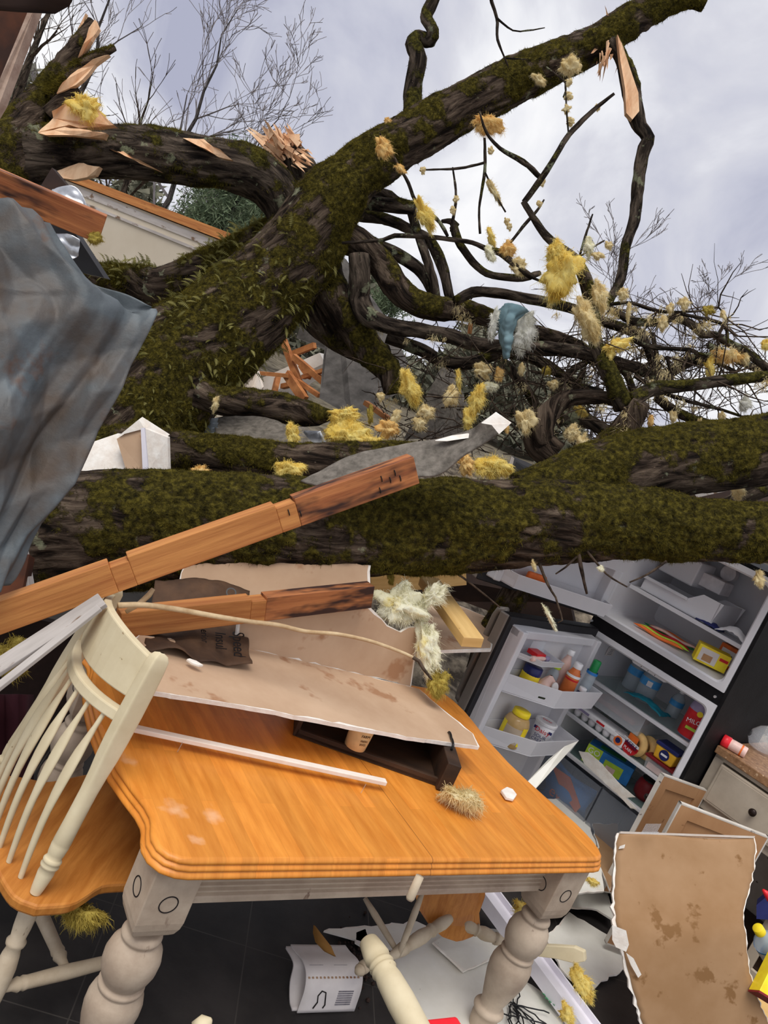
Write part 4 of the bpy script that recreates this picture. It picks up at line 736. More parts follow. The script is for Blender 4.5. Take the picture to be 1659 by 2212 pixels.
# ---------------------------------------------------------------- broken boards on and behind the table
q = [pz(330, 1490, .955), pz(690, 1555, .915), pz(880, 1590, .885), pz(1036, 1612, .868), pz(1020, 1582, .868), pz(905, 1488, .875), pz(520, 1390, .93), pz(300, 1372, .975), pz(255, 1430, .975)]
nrm = np.cross(q[3]-q[0], q[5]-q[0]); nrm = unit(nrm if nrm[2] > 0 else -nrm); c0 = q[0]
q = [pp(*proj2, c0, nrm) for proj2 in ((322, 1492), (520, 1523), (690, 1555), (880, 1592), (1036, 1613), (1022, 1585), (905, 1488), (520, 1390), (300, 1372), (255, 1430))]
sheet('drywall_sheet', q, nrm, .013, 'drywall_paper', 'tan drywall sheet lying flat and tilted over the dining table', 'drywall', rag=.006, seed=2)
P0 = pp(895, 1484, c0, nrm)+V3(0, 0, .004); P1 = pp(515, 1396, c0, nrm)+V3(0, 0, .004); dd = unit(P1-P0); up = unit(V3(-.02, .10, 1)); n2 = unit(np.cross(dd, up)); n2 = n2 if n2@(CAM-P0) > 0 else -n2
q = [pp(x, y, P0, n2) for x, y in ((888, 1483), (897, 1420), (905, 1354), (884, 1356), (866, 1366), (838, 1352), (800, 1312), (760, 1285), (640, 1290), (520, 1300), (508, 1396))]
sheet('drywall_sheet', q, n2, .013, 'drywall_paper', 'tan water-stained drywall standing upright behind the flat sheet on the table', 'drywall', rag=.004, seed=3, keep=(0, 1, 9))
P0 = px(700, 1300, 2.92); n3 = unit(CAM-P0+V3(0, 0, .4))
q = [pp(x, y, P0, n3) for x, y in ((400, 1340), (796, 1345), (800, 1262), (802, 1215), (640, 1200), (400, 1215), (385, 1262))]
sheet('drywall_sheet', q, n3, .013, 'drywall_paper', 'tan drywall scrap wedged under the mossy trunk behind the lower rafter', 'drywall', rag=.005, seed=4)
q = [pz(942, 1405, 1.0), pz(1062, 1402, 1.0), pz(1075, 1355, 1.0), pz(1045, 1330, 1.0), pz(985, 1305, 1.0), pz(930, 1290, 1.0), pz(905, 1330, 1.0)]
sheet('drywall_sheet', q, (0, 0, 1), .014, 'drywall_paper', 'dusty tan board lying flat under the pale stud, left of the open refrigerator door', 'drywall', rag=.004, seed=5, keep=(0,))
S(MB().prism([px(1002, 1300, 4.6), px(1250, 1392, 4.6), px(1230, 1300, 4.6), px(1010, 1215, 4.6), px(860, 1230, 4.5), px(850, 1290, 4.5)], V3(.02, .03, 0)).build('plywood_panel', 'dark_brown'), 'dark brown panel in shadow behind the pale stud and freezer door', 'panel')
beam('header_board', px(800, 1258, 3.55), px(1005, 1238, 3.6), .04, .10, 'pine_pale', 'wide tan board directly under the mossy trunk, above the white wool', 'timber')
beam('pine_stud', px(925, 1255, 3.36), px(1021, 1388, 2.93), .082, .04, 'pine_pale', 'pale clean-cut stud resting on the dusty board beside the refrigerator door', 'timber', up=unit(V3(-.1, -.3, 1)))
# notched rafters
def rafter(name, label, p0, p1, h, wd, splits, ms, up):
    t = T(name, label, 'timber', (np.asarray(p0)+p1)/2-V3(0, 0, .06)); d = np.asarray(p1)-p0; a = unit(d); u = unit(np.asarray(up)-a*(np.asarray(up)@a)); s = np.cross(a, u)
    for k, (x0, x1, hh, m) in enumerate(splits):
        c = p0+d*(x0+x1)/2-u*(h-hh)*h*0-u*h*(1-hh)/2; MB().box(c, d*(x1-x0)/2, s*wd/2, u*h*hh/2).build('section' if hh > .95 else 'notch', m, t, bevel=.0025)
    return t, a, u, s
L0, L1 = px(-60, 1350, 2.06), px(893, 1012, 2.42)
rt, a, u, s = rafter('notched_rafter', 'long notched rafter with scorched end laid across the chair back and mossy trunk', L0, L1, .086, .05, ((0, .285, 1, 'pine'), (.285, .325, .86, 'pine'), (.325, .655, 1, 'pine'), (.655, .70, .88, 'pine'), (.70, 1, 1, 'pine_scorched')), None, unit(V3(-.25, -.05, 1)))
ncam = -s if (-s)@(CAM-L0) > 0 else s
mb = MB()
for i, (fx, fz) in enumerate(((.91, .012), (.93, .0), (.945, .016), (.955, -.006), (.68, .01), (.705, -.005), (.90, -.02))):
    c = L0+(L1-L0)*fx+ncam*.026+u*fz; mb.tube([c-u*.009, c+ncam*.003, c+u*.009], .0016, 5)
mb.build('nail', 'black', rt)
a0, a1 = px(255, 1345, 2.33), px(798, 1284, 2.80)
rafter('notched_rafter', 'shorter dark-stained rafter stub poking right over the upright drywall', a0, a1, .082, .05, ((0, .47, 1, 'pine'), (.47, .53, .9, 'pine'), (.53, 1, 1, 'pine_scorched')), None, unit(V3(-.2, -.1, 1)))
# rafter at the far left, jammed through the metal
a0, a1 = px(-60, 375, 2.30), px(222, 495, 2.45)
beam('splintered_rafter', a0, a1, .05, .085, 'pine_scorched', 'orange splintered rafter end above the grey metal sheet at left', 'timber', up=unit(V3(-.3, -.3, 1)))
# root like pale vine in front of the boards
pts = [px(x, y, d) for x, y, d in ((255, 1308, 2.16), (310, 1307, 2.2), (380, 1316, 2.25), (470, 1332, 2.3), (540, 1343, 2.36), (600, 1350, 2.4), (660, 1364, 2.43), (730, 1370, 2.44), (800, 1385, 2.45), (860, 1406, 2.46), (892, 1420, 2.47))]
vn = T('dead_vine', 'long pale dead vine running in front of the tan drywall sheets', 'vine', pts[5])
c = catmull(pts, .02); MB().tube(c, [.0085-.0035*i/len(c) for i in range(len(c))], 9).build('stem', 'vine', vn, smooth=True)
MB().tube([px(x, y, d) for x, y, d in ((892, 1420, 2.47), (905, 1428, 2.47), (915, 1445, 2.46), (933, 1468, 2.44))], [.006, .006, .0055, .003], 8).build('tip', 'twig_bark', vn, smooth=True)
S(MB().tube([px(272, 1322, 2.2), px(300, 1305, 2.22), (px(322, 1285, 2.23)), px(331, 1272, 2.23)], [.006, .0075, .008, .006], 8).build('bark_strip', 'vine', smooth=True), 'short pale curled stick beside the chair crest under the long rafter', 'stick')
# kraft faced insulation with print
kp = [[px(x, y, d) for x, y, d in r] for r in (((335, 1262, 2.74), (420, 1250, 2.8), (500, 1262, 2.84), (540, 1276, 2.86)), ((320, 1340, 2.54), (400, 1332, 2.62), (470, 1335, 2.68), (536, 1340, 2.72)), ((310, 1400, 2.26), (380, 1412, 2.31), (450, 1428, 2.37), (540, 1442, 2.47)))]
kt = T('insulation_facing', 'brown kraft insulation facing with black print standing on the flat drywall', 'insulation paper', px(430, 1420, 2.35))
B = crush('kraft_sheet', kp, 'kraft', None, None, .022, 5, 5, rows=40, cols=50); B.parent = kt; B.location = tuple(np.array(B.location)-np.array(kt.location))
for body, xx, yy, sz, dd_ in (('Speed', 515, 1392, .055, 2.54), ('Insul', 476, 1384, .048, 2.49), ('erior', 442, 1374, .034, 2.45)):
    p = px(xx, yy, dd_); dn = px(xx+4, yy+60, dd_-.12)-p; text(body, p, dn, px(xx+40, yy, dd_+.03)-p, sz, 'black', kt, name='printed_word')
for body, xx, yy, sz in (('C', 498, 1278, .05),):
    p = px(xx, yy, 2.76); text(body, p, px(xx+4, yy+60, 2.70)-p, px(xx+40, yy, 2.78)-p, sz, 'black', kt, name='printed_word')

# dark drawer with its handle, under the flat sheet
dr = T('wooden_drawer', 'dark brown wooden drawer with iron handle lying on the table under drywall', 'drawer', tb(.84, .46))
f0, f1 = pz(640, 1582, .775), pz(945, 1690, .775); fd = unit(f1-f0); bk = unit(V3(-fd[1], fd[0], 0)); bk = bk if bk[1] > 0 else -bk; ln = np.linalg.norm(f1-f0)
def dq(s, d, z): return V3(*(f0+fd*s+bk*d)[:2], z)
MB().box(dq(ln/2, .15, .768), fd*ln/2, bk*.15, V3(0, 0, .006)).build('bottom', 'dark_wood', dr)
MB().box(dq(ln/2, .006, .776), fd*ln/2, bk*.006, V3(0, 0, .012)).build('rail', 'dark_wood', dr, bevel=.001)
MB().box(dq(ln/2, .30, .81), fd*ln/2, bk*.007, V3(0, 0, .048)).build('back', 'dark_wood', dr, bevel=.001)
MB().box(dq(0, .15, .81), fd*.007, bk*.15, V3(0, 0, .048)).build('side', 'dark_wood', dr, bevel=.001)
MB().box(dq(ln+.02, .15, .813), fd*.024, bk*.175, V3(0, 0, .051)).build('front_panel', 'dark_wood', dr, bevel=.003)
hd = dq(ln+.021, .12, .866); hp = [hd+bk*o+V3(0, 0, z) for o, z in ((-.05, 0), (-.045, .016), (-.02, .02), (0, .018), (.02, .02), (.045, .016), (.05, 0))]
MB().tube(catmull(hp, .006), .0045, 8).build('handle', 'black', dr, smooth=True)
# candle / crock with print
cb = pz(766, 1612, .786); cd = T('crock', 'small tan crock with black print standing in the dark drawer', 'crock', cb)
MB().lathe(cb, cb+V3(0, 0, .078), [(0, .030), (.02, .036), (.9, .0405), (.97, .041), (1, .039)], 32).build('body', 'candle', cd, smooth=True)
MB().lathe(cb+V3(0, 0, .077), cb+V3(0, 0, .080), [(0, .0385), (1, .0385)], 32).build('lid', 'pale_edge', cd)
cr = unit(V3(*np.cross(CAM-cb, (0, 0, -1))[:2], 0)); cr = unit(cr*.8+unit(V3(*(CAM-cb)[:2], 0))*-.6); cn = np.cross(cr, (0, 0, 1))
cn = cn if cn@(CAM-cb) > 0 else -cn
for b, z, s in (('FARM', .060, .013), ('FRESH', .043, .0095), ('EGGS', .031, .0095)): text(b, cb+cn*.0408+V3(0, 0, z)+cr*-.004, cr, (0, 0, 1), s, 'dark_wood', cd, name='printed_word')
# white trim strip on two pins
s0, s1 = pz(283, 1572, .795), pz(833, 1690, .79)
ts = T('trim_strip', 'narrow white wooden trim strip lying across the bare table top', 'trim strip', (s0+s1)/2-V3(0, 0, .02))
d = unit(s1-s0); sp = unit(np.cross(d, (0, 0, 1))); MB().box((s0+s1)/2, (s1-s0)/2, sp*.011, V3(0, 0, .007)).build('strip', 'white_trim', ts, bevel=.002)
for x, y in ((393, 1607), (789, 1697)):
    p = pz(x, y, .79); MB().tube([p+V3(0, 0, .005), p-V3(.003, .002, .026)], .0009, 5).build('brad_nail', 'bright_flashing', ts)
# weathered trim at the left edge
beam('white_batten', px(-60, 1478, 1.95), px(222, 1296, 2.08), .05, .014, 'weathered_trim', 'peeling white batten board under the long rafter, upper of two', 'timber', up=unit(V3(-.4, -.6, .8)))
beam('white_batten', px(-60, 1528, 1.92), px(215, 1312, 2.05), .022, .012, 'weathered_trim', 'narrow white batten below the peeling batten, left of the chair', 'timber', up=unit(V3(-.4, -.6, .8)))
beam('charred_stub', px(20, 1300, 2.6), px(40, 1200, 2.65), .09, .05, 'rust_board', 'stained brown wood stub under the lower edge of the metal sheet', 'timber', up=(0, -1, .2))
beam('charred_stub', px(62, 1290, 2.62), px(45, 1190, 2.68), .035, .04, 'weathered_trim', 'thin pale splinter of board beside the stained brown stub', 'timber', up=(0, -1, .2))
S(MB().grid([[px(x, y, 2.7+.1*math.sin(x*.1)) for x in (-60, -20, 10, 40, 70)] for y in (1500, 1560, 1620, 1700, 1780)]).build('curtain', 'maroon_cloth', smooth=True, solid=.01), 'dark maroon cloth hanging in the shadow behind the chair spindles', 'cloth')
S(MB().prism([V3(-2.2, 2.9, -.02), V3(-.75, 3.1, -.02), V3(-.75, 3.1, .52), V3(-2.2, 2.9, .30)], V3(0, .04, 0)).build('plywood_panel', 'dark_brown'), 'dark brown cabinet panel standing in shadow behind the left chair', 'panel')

# ---------------------------------------------------------------- torn metal roof sheet at the left, and the eave above it
mp = [[px(x, y, d) for x, y, d in r] for r in (
    ((-160, 330, 1.95), (-80, 370, 2.0), (0, 425, 2.08), (60, 462, 2.15), (100, 492, 2.2)),
    ((-160, 470, 1.9), (-60, 490, 1.98), (40, 515, 2.08), (120, 540, 2.15), (182, 563, 2.2)),
    ((-160, 590, 1.88), (-40, 600, 1.97), (80, 615, 2.07), (200, 632, 2.17), (306, 668, 2.24)),
    ((-160, 620, 1.88), (-40, 630, 1.97), (80, 642, 2.07), (220, 655, 2.17), (336, 681, 2.25)),
    ((-160, 650, 1.88), (-40, 665, 1.97), (80, 690, 2.06), (210, 705, 2.15), (328, 702, 2.23)),
    ((-160, 780, 1.86), (-50, 780, 1.95), (70, 780, 2.05), (190, 785, 2.13), (290, 778, 2.2)),
    ((-160, 950, 1.84), (-60, 940, 1.93), (30, 930, 2.0), (130, 920, 2.08), (213, 912, 2.16)),
    ((-160, 1120, 1.82), (-80, 1100, 1.9), (-10, 1085, 1.98), (70, 1065, 2.05), (134, 1045, 2.12)),
    ((-160, 1300, 1.8), (-110, 1290, 1.88), (-60, 1280, 1.95), (-20, 1268, 2.0), (14, 1256, 2.05)))]
crush('metal_roof_sheet', mp, 'galvanised', 'crumpled grey galvanised roof sheet with rust stains along the left edge', 'metal sheet', .075, 4.2, 3, rows=150, cols=90, fold=unit(px(235, 620, 2.16)-px(80, 950, 2.02)))
bm = [[px(x, y, 2.5) for x, y in r] for r in (((112, 408), (165, 405), (198, 470)), ((100, 452), (160, 450), (213, 490)))]
crush('metal_flashing', bm, 'bright_flashing', 'shiny crinkled flashing behind the orange splintered rafter', 'metal flashing', .02, 8, 4, rows=24, cols=24)
bm = [[px(x, y, 2.42) for x, y in r] for r in (((118, 505), (150, 508), (176, 520)), ((130, 545), (150, 560), (168, 552)))]
crush('metal_flashing', bm, 'bright_flashing', 'bright torn flashing scrap just above the top of the roof sheet', 'metal flashing', .02, 9, 6, rows=20, cols=20)
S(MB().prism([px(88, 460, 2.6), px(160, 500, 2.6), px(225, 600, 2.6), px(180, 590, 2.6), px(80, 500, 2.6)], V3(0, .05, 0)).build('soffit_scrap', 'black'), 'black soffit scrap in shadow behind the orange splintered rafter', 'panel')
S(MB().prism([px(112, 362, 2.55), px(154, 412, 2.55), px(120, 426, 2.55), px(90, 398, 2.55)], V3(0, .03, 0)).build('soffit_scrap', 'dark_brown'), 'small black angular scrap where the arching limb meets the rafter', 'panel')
ev = T('eave_corner', 'dark rusty eave corner with a pale sawn edge at the top left', 'eave', px(-40, 120, 1.5))
MB().prism([px(-80, 20, 1.5), px(70, 8, 1.5), px(0, 195, 1.52), px(-80, 380, 1.55)], V3(0, .03, 0)).build('fascia', 'rust_board', ev)
MB().prism([px(62, 20, 1.49), px(78, 12, 1.49), px(0, 222, 1.51), px(-40, 290, 1.52), px(-40, 250, 1.52), px(0, 170, 1.5)], V3(0, .025, 0)).build('sawn_edge', 'pale_edge', ev)
S(MB().grid([[px(x, y, 1.38+.02*math.cos(x*.05)) for x, y in r] for r in (((-60, -60), (60, -60), (165, -60)), ((-60, -10), (60, -14), (166, -12)), ((-60, 8), (40, 12), (150, 8)), ((-60, 14), (40, 26), (118, 26)))]).build('gutter_end', 'dark_brown', smooth=True, solid=.012), 'dark brown ragged gutter end at the very top left', 'gutter')

# ---------------------------------------------------------------- roofing and rubble between the trunks
rf = [[px(x, y, d) for x, y, d in r] for r in (((650, 1040, 2.86), (760, 985, 2.9), (860, 962, 2.92), (960, 945, 2.9), (1015, 930, 2.86), (1040, 912, 2.8), (1072, 892, 2.78)), ((690, 1052, 2.78), (790, 1030, 2.8), (880, 1032, 2.8), (950, 1024, 2.8), (1000, 985, 2.78), (1060, 948, 2.76), (1103, 914, 2.74)))]
rt = T('roofing_felt_strip', 'twisted grey roofing felt strip with white underside curling over the mossy trunk', 'roofing', px(880, 1000, 2.9))
o = crush('felt', rf, 'roofing_felt', None, None, .006, 6, 8, solid=.006, rows=26, cols=80); o.parent = rt; o.location = tuple(np.array(o.location)-np.array(rt.location))
MB().prism([px(1040, 914, 2.72), px(1071, 891, 2.72), px(1104, 914, 2.70), px(1078, 938, 2.70), px(1062, 918, 2.71)], V3(0, .004, .002)).build('white_underside', 'gypsum', rt)
MB().prism([px(940, 952, 2.87), px(975, 942, 2.87), px(1020, 936, 2.84), px(1012, 946, 2.83), px(965, 953, 2.84)], V3(0, .004, .002)).build('white_underside', 'gypsum', rt)
def panel(name, pts, m, label, cat, th=.03, amp=0): return S(MB().prism([px(*p) for p in pts], V3(0, th, .01)).build(name, m), label, cat)
panel('roof_panel', [(700, 760, 6.4), (726, 550, 6.9), (745, 560, 6.9), (840, 700, 6.5), (900, 830, 6.1), (760, 900, 5.8), (690, 860, 5.9)], 'shingle_grey', 'grey felt roof panel standing behind the dark crown branches', 'roofing', .06)
panel('roof_panel', [(872, 948, 5.2), (935, 828, 5.3), (958, 780, 5.4), (978, 800, 5.4), (1010, 880, 5.3), (1000, 950, 5.2)], 'roofing_felt', 'upright pointed grey felt panel behind the hanging yellow wool', 'roofing', .04)
panel('roof_panel', [(640, 730, 7.4), (660, 672, 7.4), (742, 700, 7.4), (745, 765, 7.3), (700, 755, 7.3)], 'shingle_grey', 'dark curved roof underside hanging above the splintered rubble timbers', 'roofing', .05)
rf = [[px(x, y, d) for x, y, d in r] for r in (((462, 905, 4.6), (540, 895, 4.7), (640, 908, 4.6), (700, 955, 4.4)), ((470, 965, 4.3), (560, 968, 4.3), (640, 970, 4.25), (700, 975, 4.2)))]
crush('roofing_sheet', rf, 'roofing_felt', 'charcoal roofing sheet slumped under the lichen-spotted limb', 'roofing', .02, 3, 11, solid=.006, rows=24, cols=40)
cg = [[px(386+ (470-386)*t, 908+s*36-t*3, 4.5)+V3(0, 0, .012*math.sin(s*math.pi*7)) for t in np.linspace(0, 1, 6)] for s in np.linspace(0, 1, 50)]
S(MB().grid(cg).build('corrugated_sheet', 'corrugated', smooth=True, solid=.002), 'small corrugated metal sheet showing left of the charcoal roofing', 'metal sheet')
cg = [[px(318+70*t, 735+s*40, 5.6)+V3(0, 0, .015*math.sin(s*math.pi*6)) for t in np.linspace(0, 1, 5)] for s in np.linspace(0, 1, 40)]
S(MB().grid(cg).build('corrugated_sheet', 'corrugated', smooth=True, solid=.002), 'corrugated roof metal glimpsed between the metal sheet corner and leaning trunk', 'metal sheet')
panel('flashing_strip', [(655, 934, 4.15), (690, 935, 4.15), (706, 968, 4.1), (688, 968, 4.1), (664, 945, 4.12)], 'bright_flashing', 'bright bent flashing strip left of the big yellow wool batt', 'metal flashing', .01)
# splintered timbers and a cream cabinet, far behind
RB = [((612, 735), (658, 860), 14), ((632, 765), (680, 746), 12), ((634, 770), (705, 830), 13), ((560, 806), (625, 812), 8), ((600, 815), (592, 850), 13), ((620, 808), (658, 865), 20), ((730, 760), (702, 850), 22), ((610, 835), (640, 828), 10), ((640, 820), (690, 855), 9), ((700, 850), (745, 848), 16), ((650, 790), (668, 815), 9), ((655, 815), (700, 800), 8), ((790, 870), (840, 905), 10), ((705, 945), (770, 940), 9), ((1012, 745), (1020, 660), 7)]
wh = ['leaning left of the cream cabinet', 'short crosspiece at the top of the heap', 'crossing in front of the cream cabinet', 'thin rail at the left of the heap', 'stub below the thin rail', 'broad split plank at the front of the heap', 'broad plank upright at the right of the heap', 'short stub in the middle of the heap', 'low diagonal in the heap', 'dark rail at the lower right of the heap', 'small brace below the cream cabinet', 'small crosspiece right of the brace', 'brown board below the crown beside the wool', 'board end behind the yellow batt', 'upright stake seen through the crown']
for i, ((x0, y0), (x1, y1), wpx) in enumerate(RB):
    d = 6.6+.12*math.sin(i*2.1) if i < 12 else 5.4; beam('splintered_timber', px(x0, y0, d), px(x1, y1, d-.15), .04, wpx*d/F, 'rubble_wood', 'splintered orange timber, '+wh[i], 'timber', up=V3(.2, -.3, 1), bevel=0)
cab = T('cream_cabinet', 'cream cabinet tipped over in the heap of splintered timbers', 'cabinet', px(620, 850, 6.9))
MB().prism([px(562, 818, 6.9), px(690, 762, 6.9), px(702, 784, 6.9), px(640, 815, 6.9), px(590, 850, 6.9), px(555, 850, 6.9)], V3(.1, .45, .02)).build('body', 'white_trim', cab)
panel('drywall_scrap', [(530, 836, 6.4), (556, 803, 6.5), (566, 838, 6.4), (452, 1140, 6.4), (420, 1140, 6.4)], 'white_trim', 'pale drywall scrap at the left of the timber heap', 'drywall', .05)
# white boxy fragment above the trunk at left
fr = T('soffit_corner', 'broken white drywall corner with textured ceiling skin sitting on the trunk at left', 'drywall', px(260, 1020, 3.35))
MB().prism([px(140, 1030, 3.35), px(170, 965, 3.4), px(255, 936, 3.4), px(275, 1020, 3.3), px(200, 1032, 3.3)], V3(.02, .05, 0)).build('foam_board', 'gypsum', fr)
MB().prism([px(252, 948, 3.3), px(304, 915, 3.3), px(312, 925, 3.3), px(308, 1016, 3.28), px(272, 1014, 3.28)], V3(.0, .03, 0)).build('tan_panel', 'drywall_paper', fr)
MB().prism([px(258, 940, 3.29), px(300, 906, 3.29), px(360, 944, 3.4), px(312, 926, 3.29)], V3(0, .03, .01)).build('broken_edge', 'gypsum', fr)
MB().prism([px(311, 925, 3.27), px(362, 945, 3.38), px(364, 1018, 3.38), px(320, 1020, 3.27), px(310, 1016, 3.27)], V3(0, .03, 0)).build('textured_skin', 'gypsum', fr)
MB().prism([px(304, 925, 3.265), px(312, 924, 3.265), px(320, 1018, 3.26), px(308, 1017, 3.26)], V3(0, .01, 0)).build('white_strip', 'white_vinyl', fr)
# behind the fork: black oven frame, orange board, pale eave
ov = T('oven_door', 'black oven door frame with white paper poking up behind the trunk fork', 'oven door', px(1150, 1040, 3.5))
MB().prism([px(1092, 1030, 3.5), px(1107, 986, 3.52), px(1190, 1022, 3.55), px(1188, 1050, 3.5)], V3(0, .05, 0)).build('frame', 'gasket', ov)
MB().prism([px(1103, 1032, 3.48), px(1116, 998, 3.49), px(1180, 1026, 3.53), px(1176, 1046, 3.49)], V3(0, .01, 0)).build('glass', 'black', ov)
MB().prism([px(1120, 1034, 3.47), px(1131, 1014, 3.47), px(1150, 1024, 3.47), px(1152, 1036, 3.47)], V3(0, .004, 0)).build('paper', 'paper', ov)
MB().prism([px(1090, 1030, 3.47), px(1105, 985, 3.49), px(1111, 990, 3.49), px(1101, 1033, 3.47)], V3(0, .02, 0)).build('steel_edge', 'fridge_steel', ov)
panel('orange_board', [(1160, 1012, 3.75), (1200, 998, 3.75), (1215, 1010, 3.75), (1190, 1024, 3.75), (1166, 1022, 3.75)], 'pine', 'small orange board end behind the oven door frame', 'timber', .03)
panel('soffit_board', [(1380, 1072, 4.6), (1560, 1034, 4.6), (1700, 1052, 4.6), (1700, 1110, 4.5), (1380, 1100, 4.5)], 'dark_brown', 'dark eave panel seen between the two forks of the trunk at right', 'panel', .06)
panel('eave_board', [(1500, 1066, 4.4), (1570, 1052, 4.4), (1572, 1060, 4.4), (1505, 1075, 4.4)], 'weathered_trim', 'pale board edge between the two trunk forks at right', 'timber', .03)
limb('log_end', [(1570, 1090, 4.0, 16), (1640, 1060, 4.0, 18), (1720, 1030, 4.05, 18)], BARKD, tr, n=16, step=.03, amp=.1, seed=150, moss=-.1)
limb('branch', [(1128, 1255, 3.95, 30), (1098, 1310, 3.9, 30), (1060, 1380, 3.85, 30), (1035, 1450, 3.8, 30)], BARK, tr, n=24, step=.03, amp=.1, seed=151, moss=.05, nmoss=1500)

# ---------------------------------------------------------------- refrigerator
FA = pz(1290, 1330, 1.2); FE = V3(.7051, -.7091, 0); FD = V3(.7091, .7051, 0); UZ = V3(0, 0, 1)
def fr_(u, d, z): p = FA+FE*u+FD*d; return V3(p[0], p[1], z)
fg = T('refrigerator', 'black and steel top-freezer refrigerator standing open at right, full of food', 'refrigerator', fr_(.36, .34, 0))
def fbox(mb, u0, u1, d0, d1, z0, z1): return mb.box(fr_((u0+u1)/2, (d0+d1)/2, (z0+z1)/2), FE*(u1-u0)/2, FD*(d1-d0)/2, UZ*(z1-z0)/2)
mb = MB(); fbox(mb, -.03, -.012, .02, .70, .02, 1.77); fbox(mb, .729, .745, .0, .70, .02, 1.77); fbox(mb, -.03, .745, .68, .70, .02, 1.77); fbox(mb, -.03, .745, .02, .70, 1.752, 1.77); fbox(mb, -.03, .745, .02, .70, .02, .06)
fbox(mb, -.012, .729, .004, .66, 1.135, 1.2); mb.build('body', 'fridge_black', fg, bevel=.003)
def liner(name, z0, z1, dep, r=.045):
    def rr(ins, d, rad, k=5):
        u0, u1, a, b = -.01+ins, .727-ins, z0+ins, z1-ins; P = []
        for (cu, cz, s) in ((u1-rad, a+rad, -90), (u1-rad, b-rad, 0), (u0+rad, b-rad, 90), (u0+rad, a+rad, 180)):
            for j in range(k+1): t = math.radians(s+90*j/k); P.append(fr_(cu+rad*math.cos(t), d, cz+rad*math.sin(t)))
        return P
    R = [rr(0, .012, .004), rr(0, -.004, .004), rr(.026, -.006, .03), rr(.034, .004, .035), rr(.045, dep, .03)]; mb = MB(); k = len(R[0])
    for a, b in zip(R[:-1], R[1:]): mb.add(a+b, [(i, (i+1) % k, (i+1) % k+k, i+k) for i in range(k)])
    mb.add(R[-1], [tuple(range(k))]); o = mb.build(name, 'fridge_white', fg, smooth=False); return o
liner('freezer_liner', 1.2, 1.75, .5); liner('main_liner', .10, 1.135, .55)
mb = MB(); fbox(mb, .04, .68, .10, .48, 1.400, 1.410); o = mb.build('freezer_shelf', 'fridge_white', fg); fbox(MB(), .04, .68, .09, .10, 1.395, 1.414).build('trim', 'fridge_white', o)
SZ = (.882, .656, .475)
for z in SZ:
    o = fbox(MB(), .04, .68, .105, .52, z-.006, z).build('shelf', 'shelf_glass', fg); fbox(MB(), .036, .682, .085, .107, z-.012, z+.006).build('trim', 'fridge_white', o, bevel=.003)
# deli drawer hanging under the top shelf, crisper at the bottom
def tray(name, u0, u1, d0, d1, z0, z1, m, th=.003, parent=fg):
    mb = MB(); fbox(mb, u0, u1, d0, d0+th, z0, z1); fbox(mb, u0, u1, d1-th, d1, z0, z1); fbox(mb, u0, u0+th, d0, d1, z0, z1); fbox(mb, u1-th, u1, d0, d1, z0, z1); fbox(mb, u0, u1, d0, d1, z0, z0+th); return mb.build(name, m, parent, bevel=.001)
tray('deli_drawer', .05, .42, .11, .45, .765, .872, 'clear_plastic'); tray('crisper_drawer', .05, .40, .06, .45, .17, .455, 'frost_plastic'); tray('crisper_drawer', .41, .67, .06, .45, .17, .455, 'frost_plastic')
# ice maker, thermostat
mb = MB(); fbox(mb, .06, .26, .24, .42, 1.53, 1.66); o = mb.build('ice_maker', 'fridge_white', fg, bevel=.008); fbox(MB(), .26, .38, .30, .42, 1.55, 1.62).build('arm_housing', 'egg_grey', o, bevel=.004); MB().lathe(fr_(.33, .44, 1.66), fr_(.33, .40, 1.66), [(0, .04), (1, .04)], 20).build('motor', 'egg_grey', o)
mb = MB(); fbox(mb, .26, .46, .02, .14, 1.085, 1.12); mb.build('thermostat_housing', 'fridge_white', fg, bevel=.012)
for du in (.32, .36, .40): MB().tube([fr_(du, .018, 1.115), fr_(du, .018, 1.092)], .0015, 5).build('vent_slot', 'gasket', fg)
# rating label
fbox(MB(), .034, .037, .20, .27, 1.0, 1.05).build('rating_label', 'paper', fg); 
for k in range(4): fbox(MB(), .0372, .038, .21+.004*k, .25, 1.008+.009*k, 1.011+.009*k).build('label_line', 'grey_ink', fg)
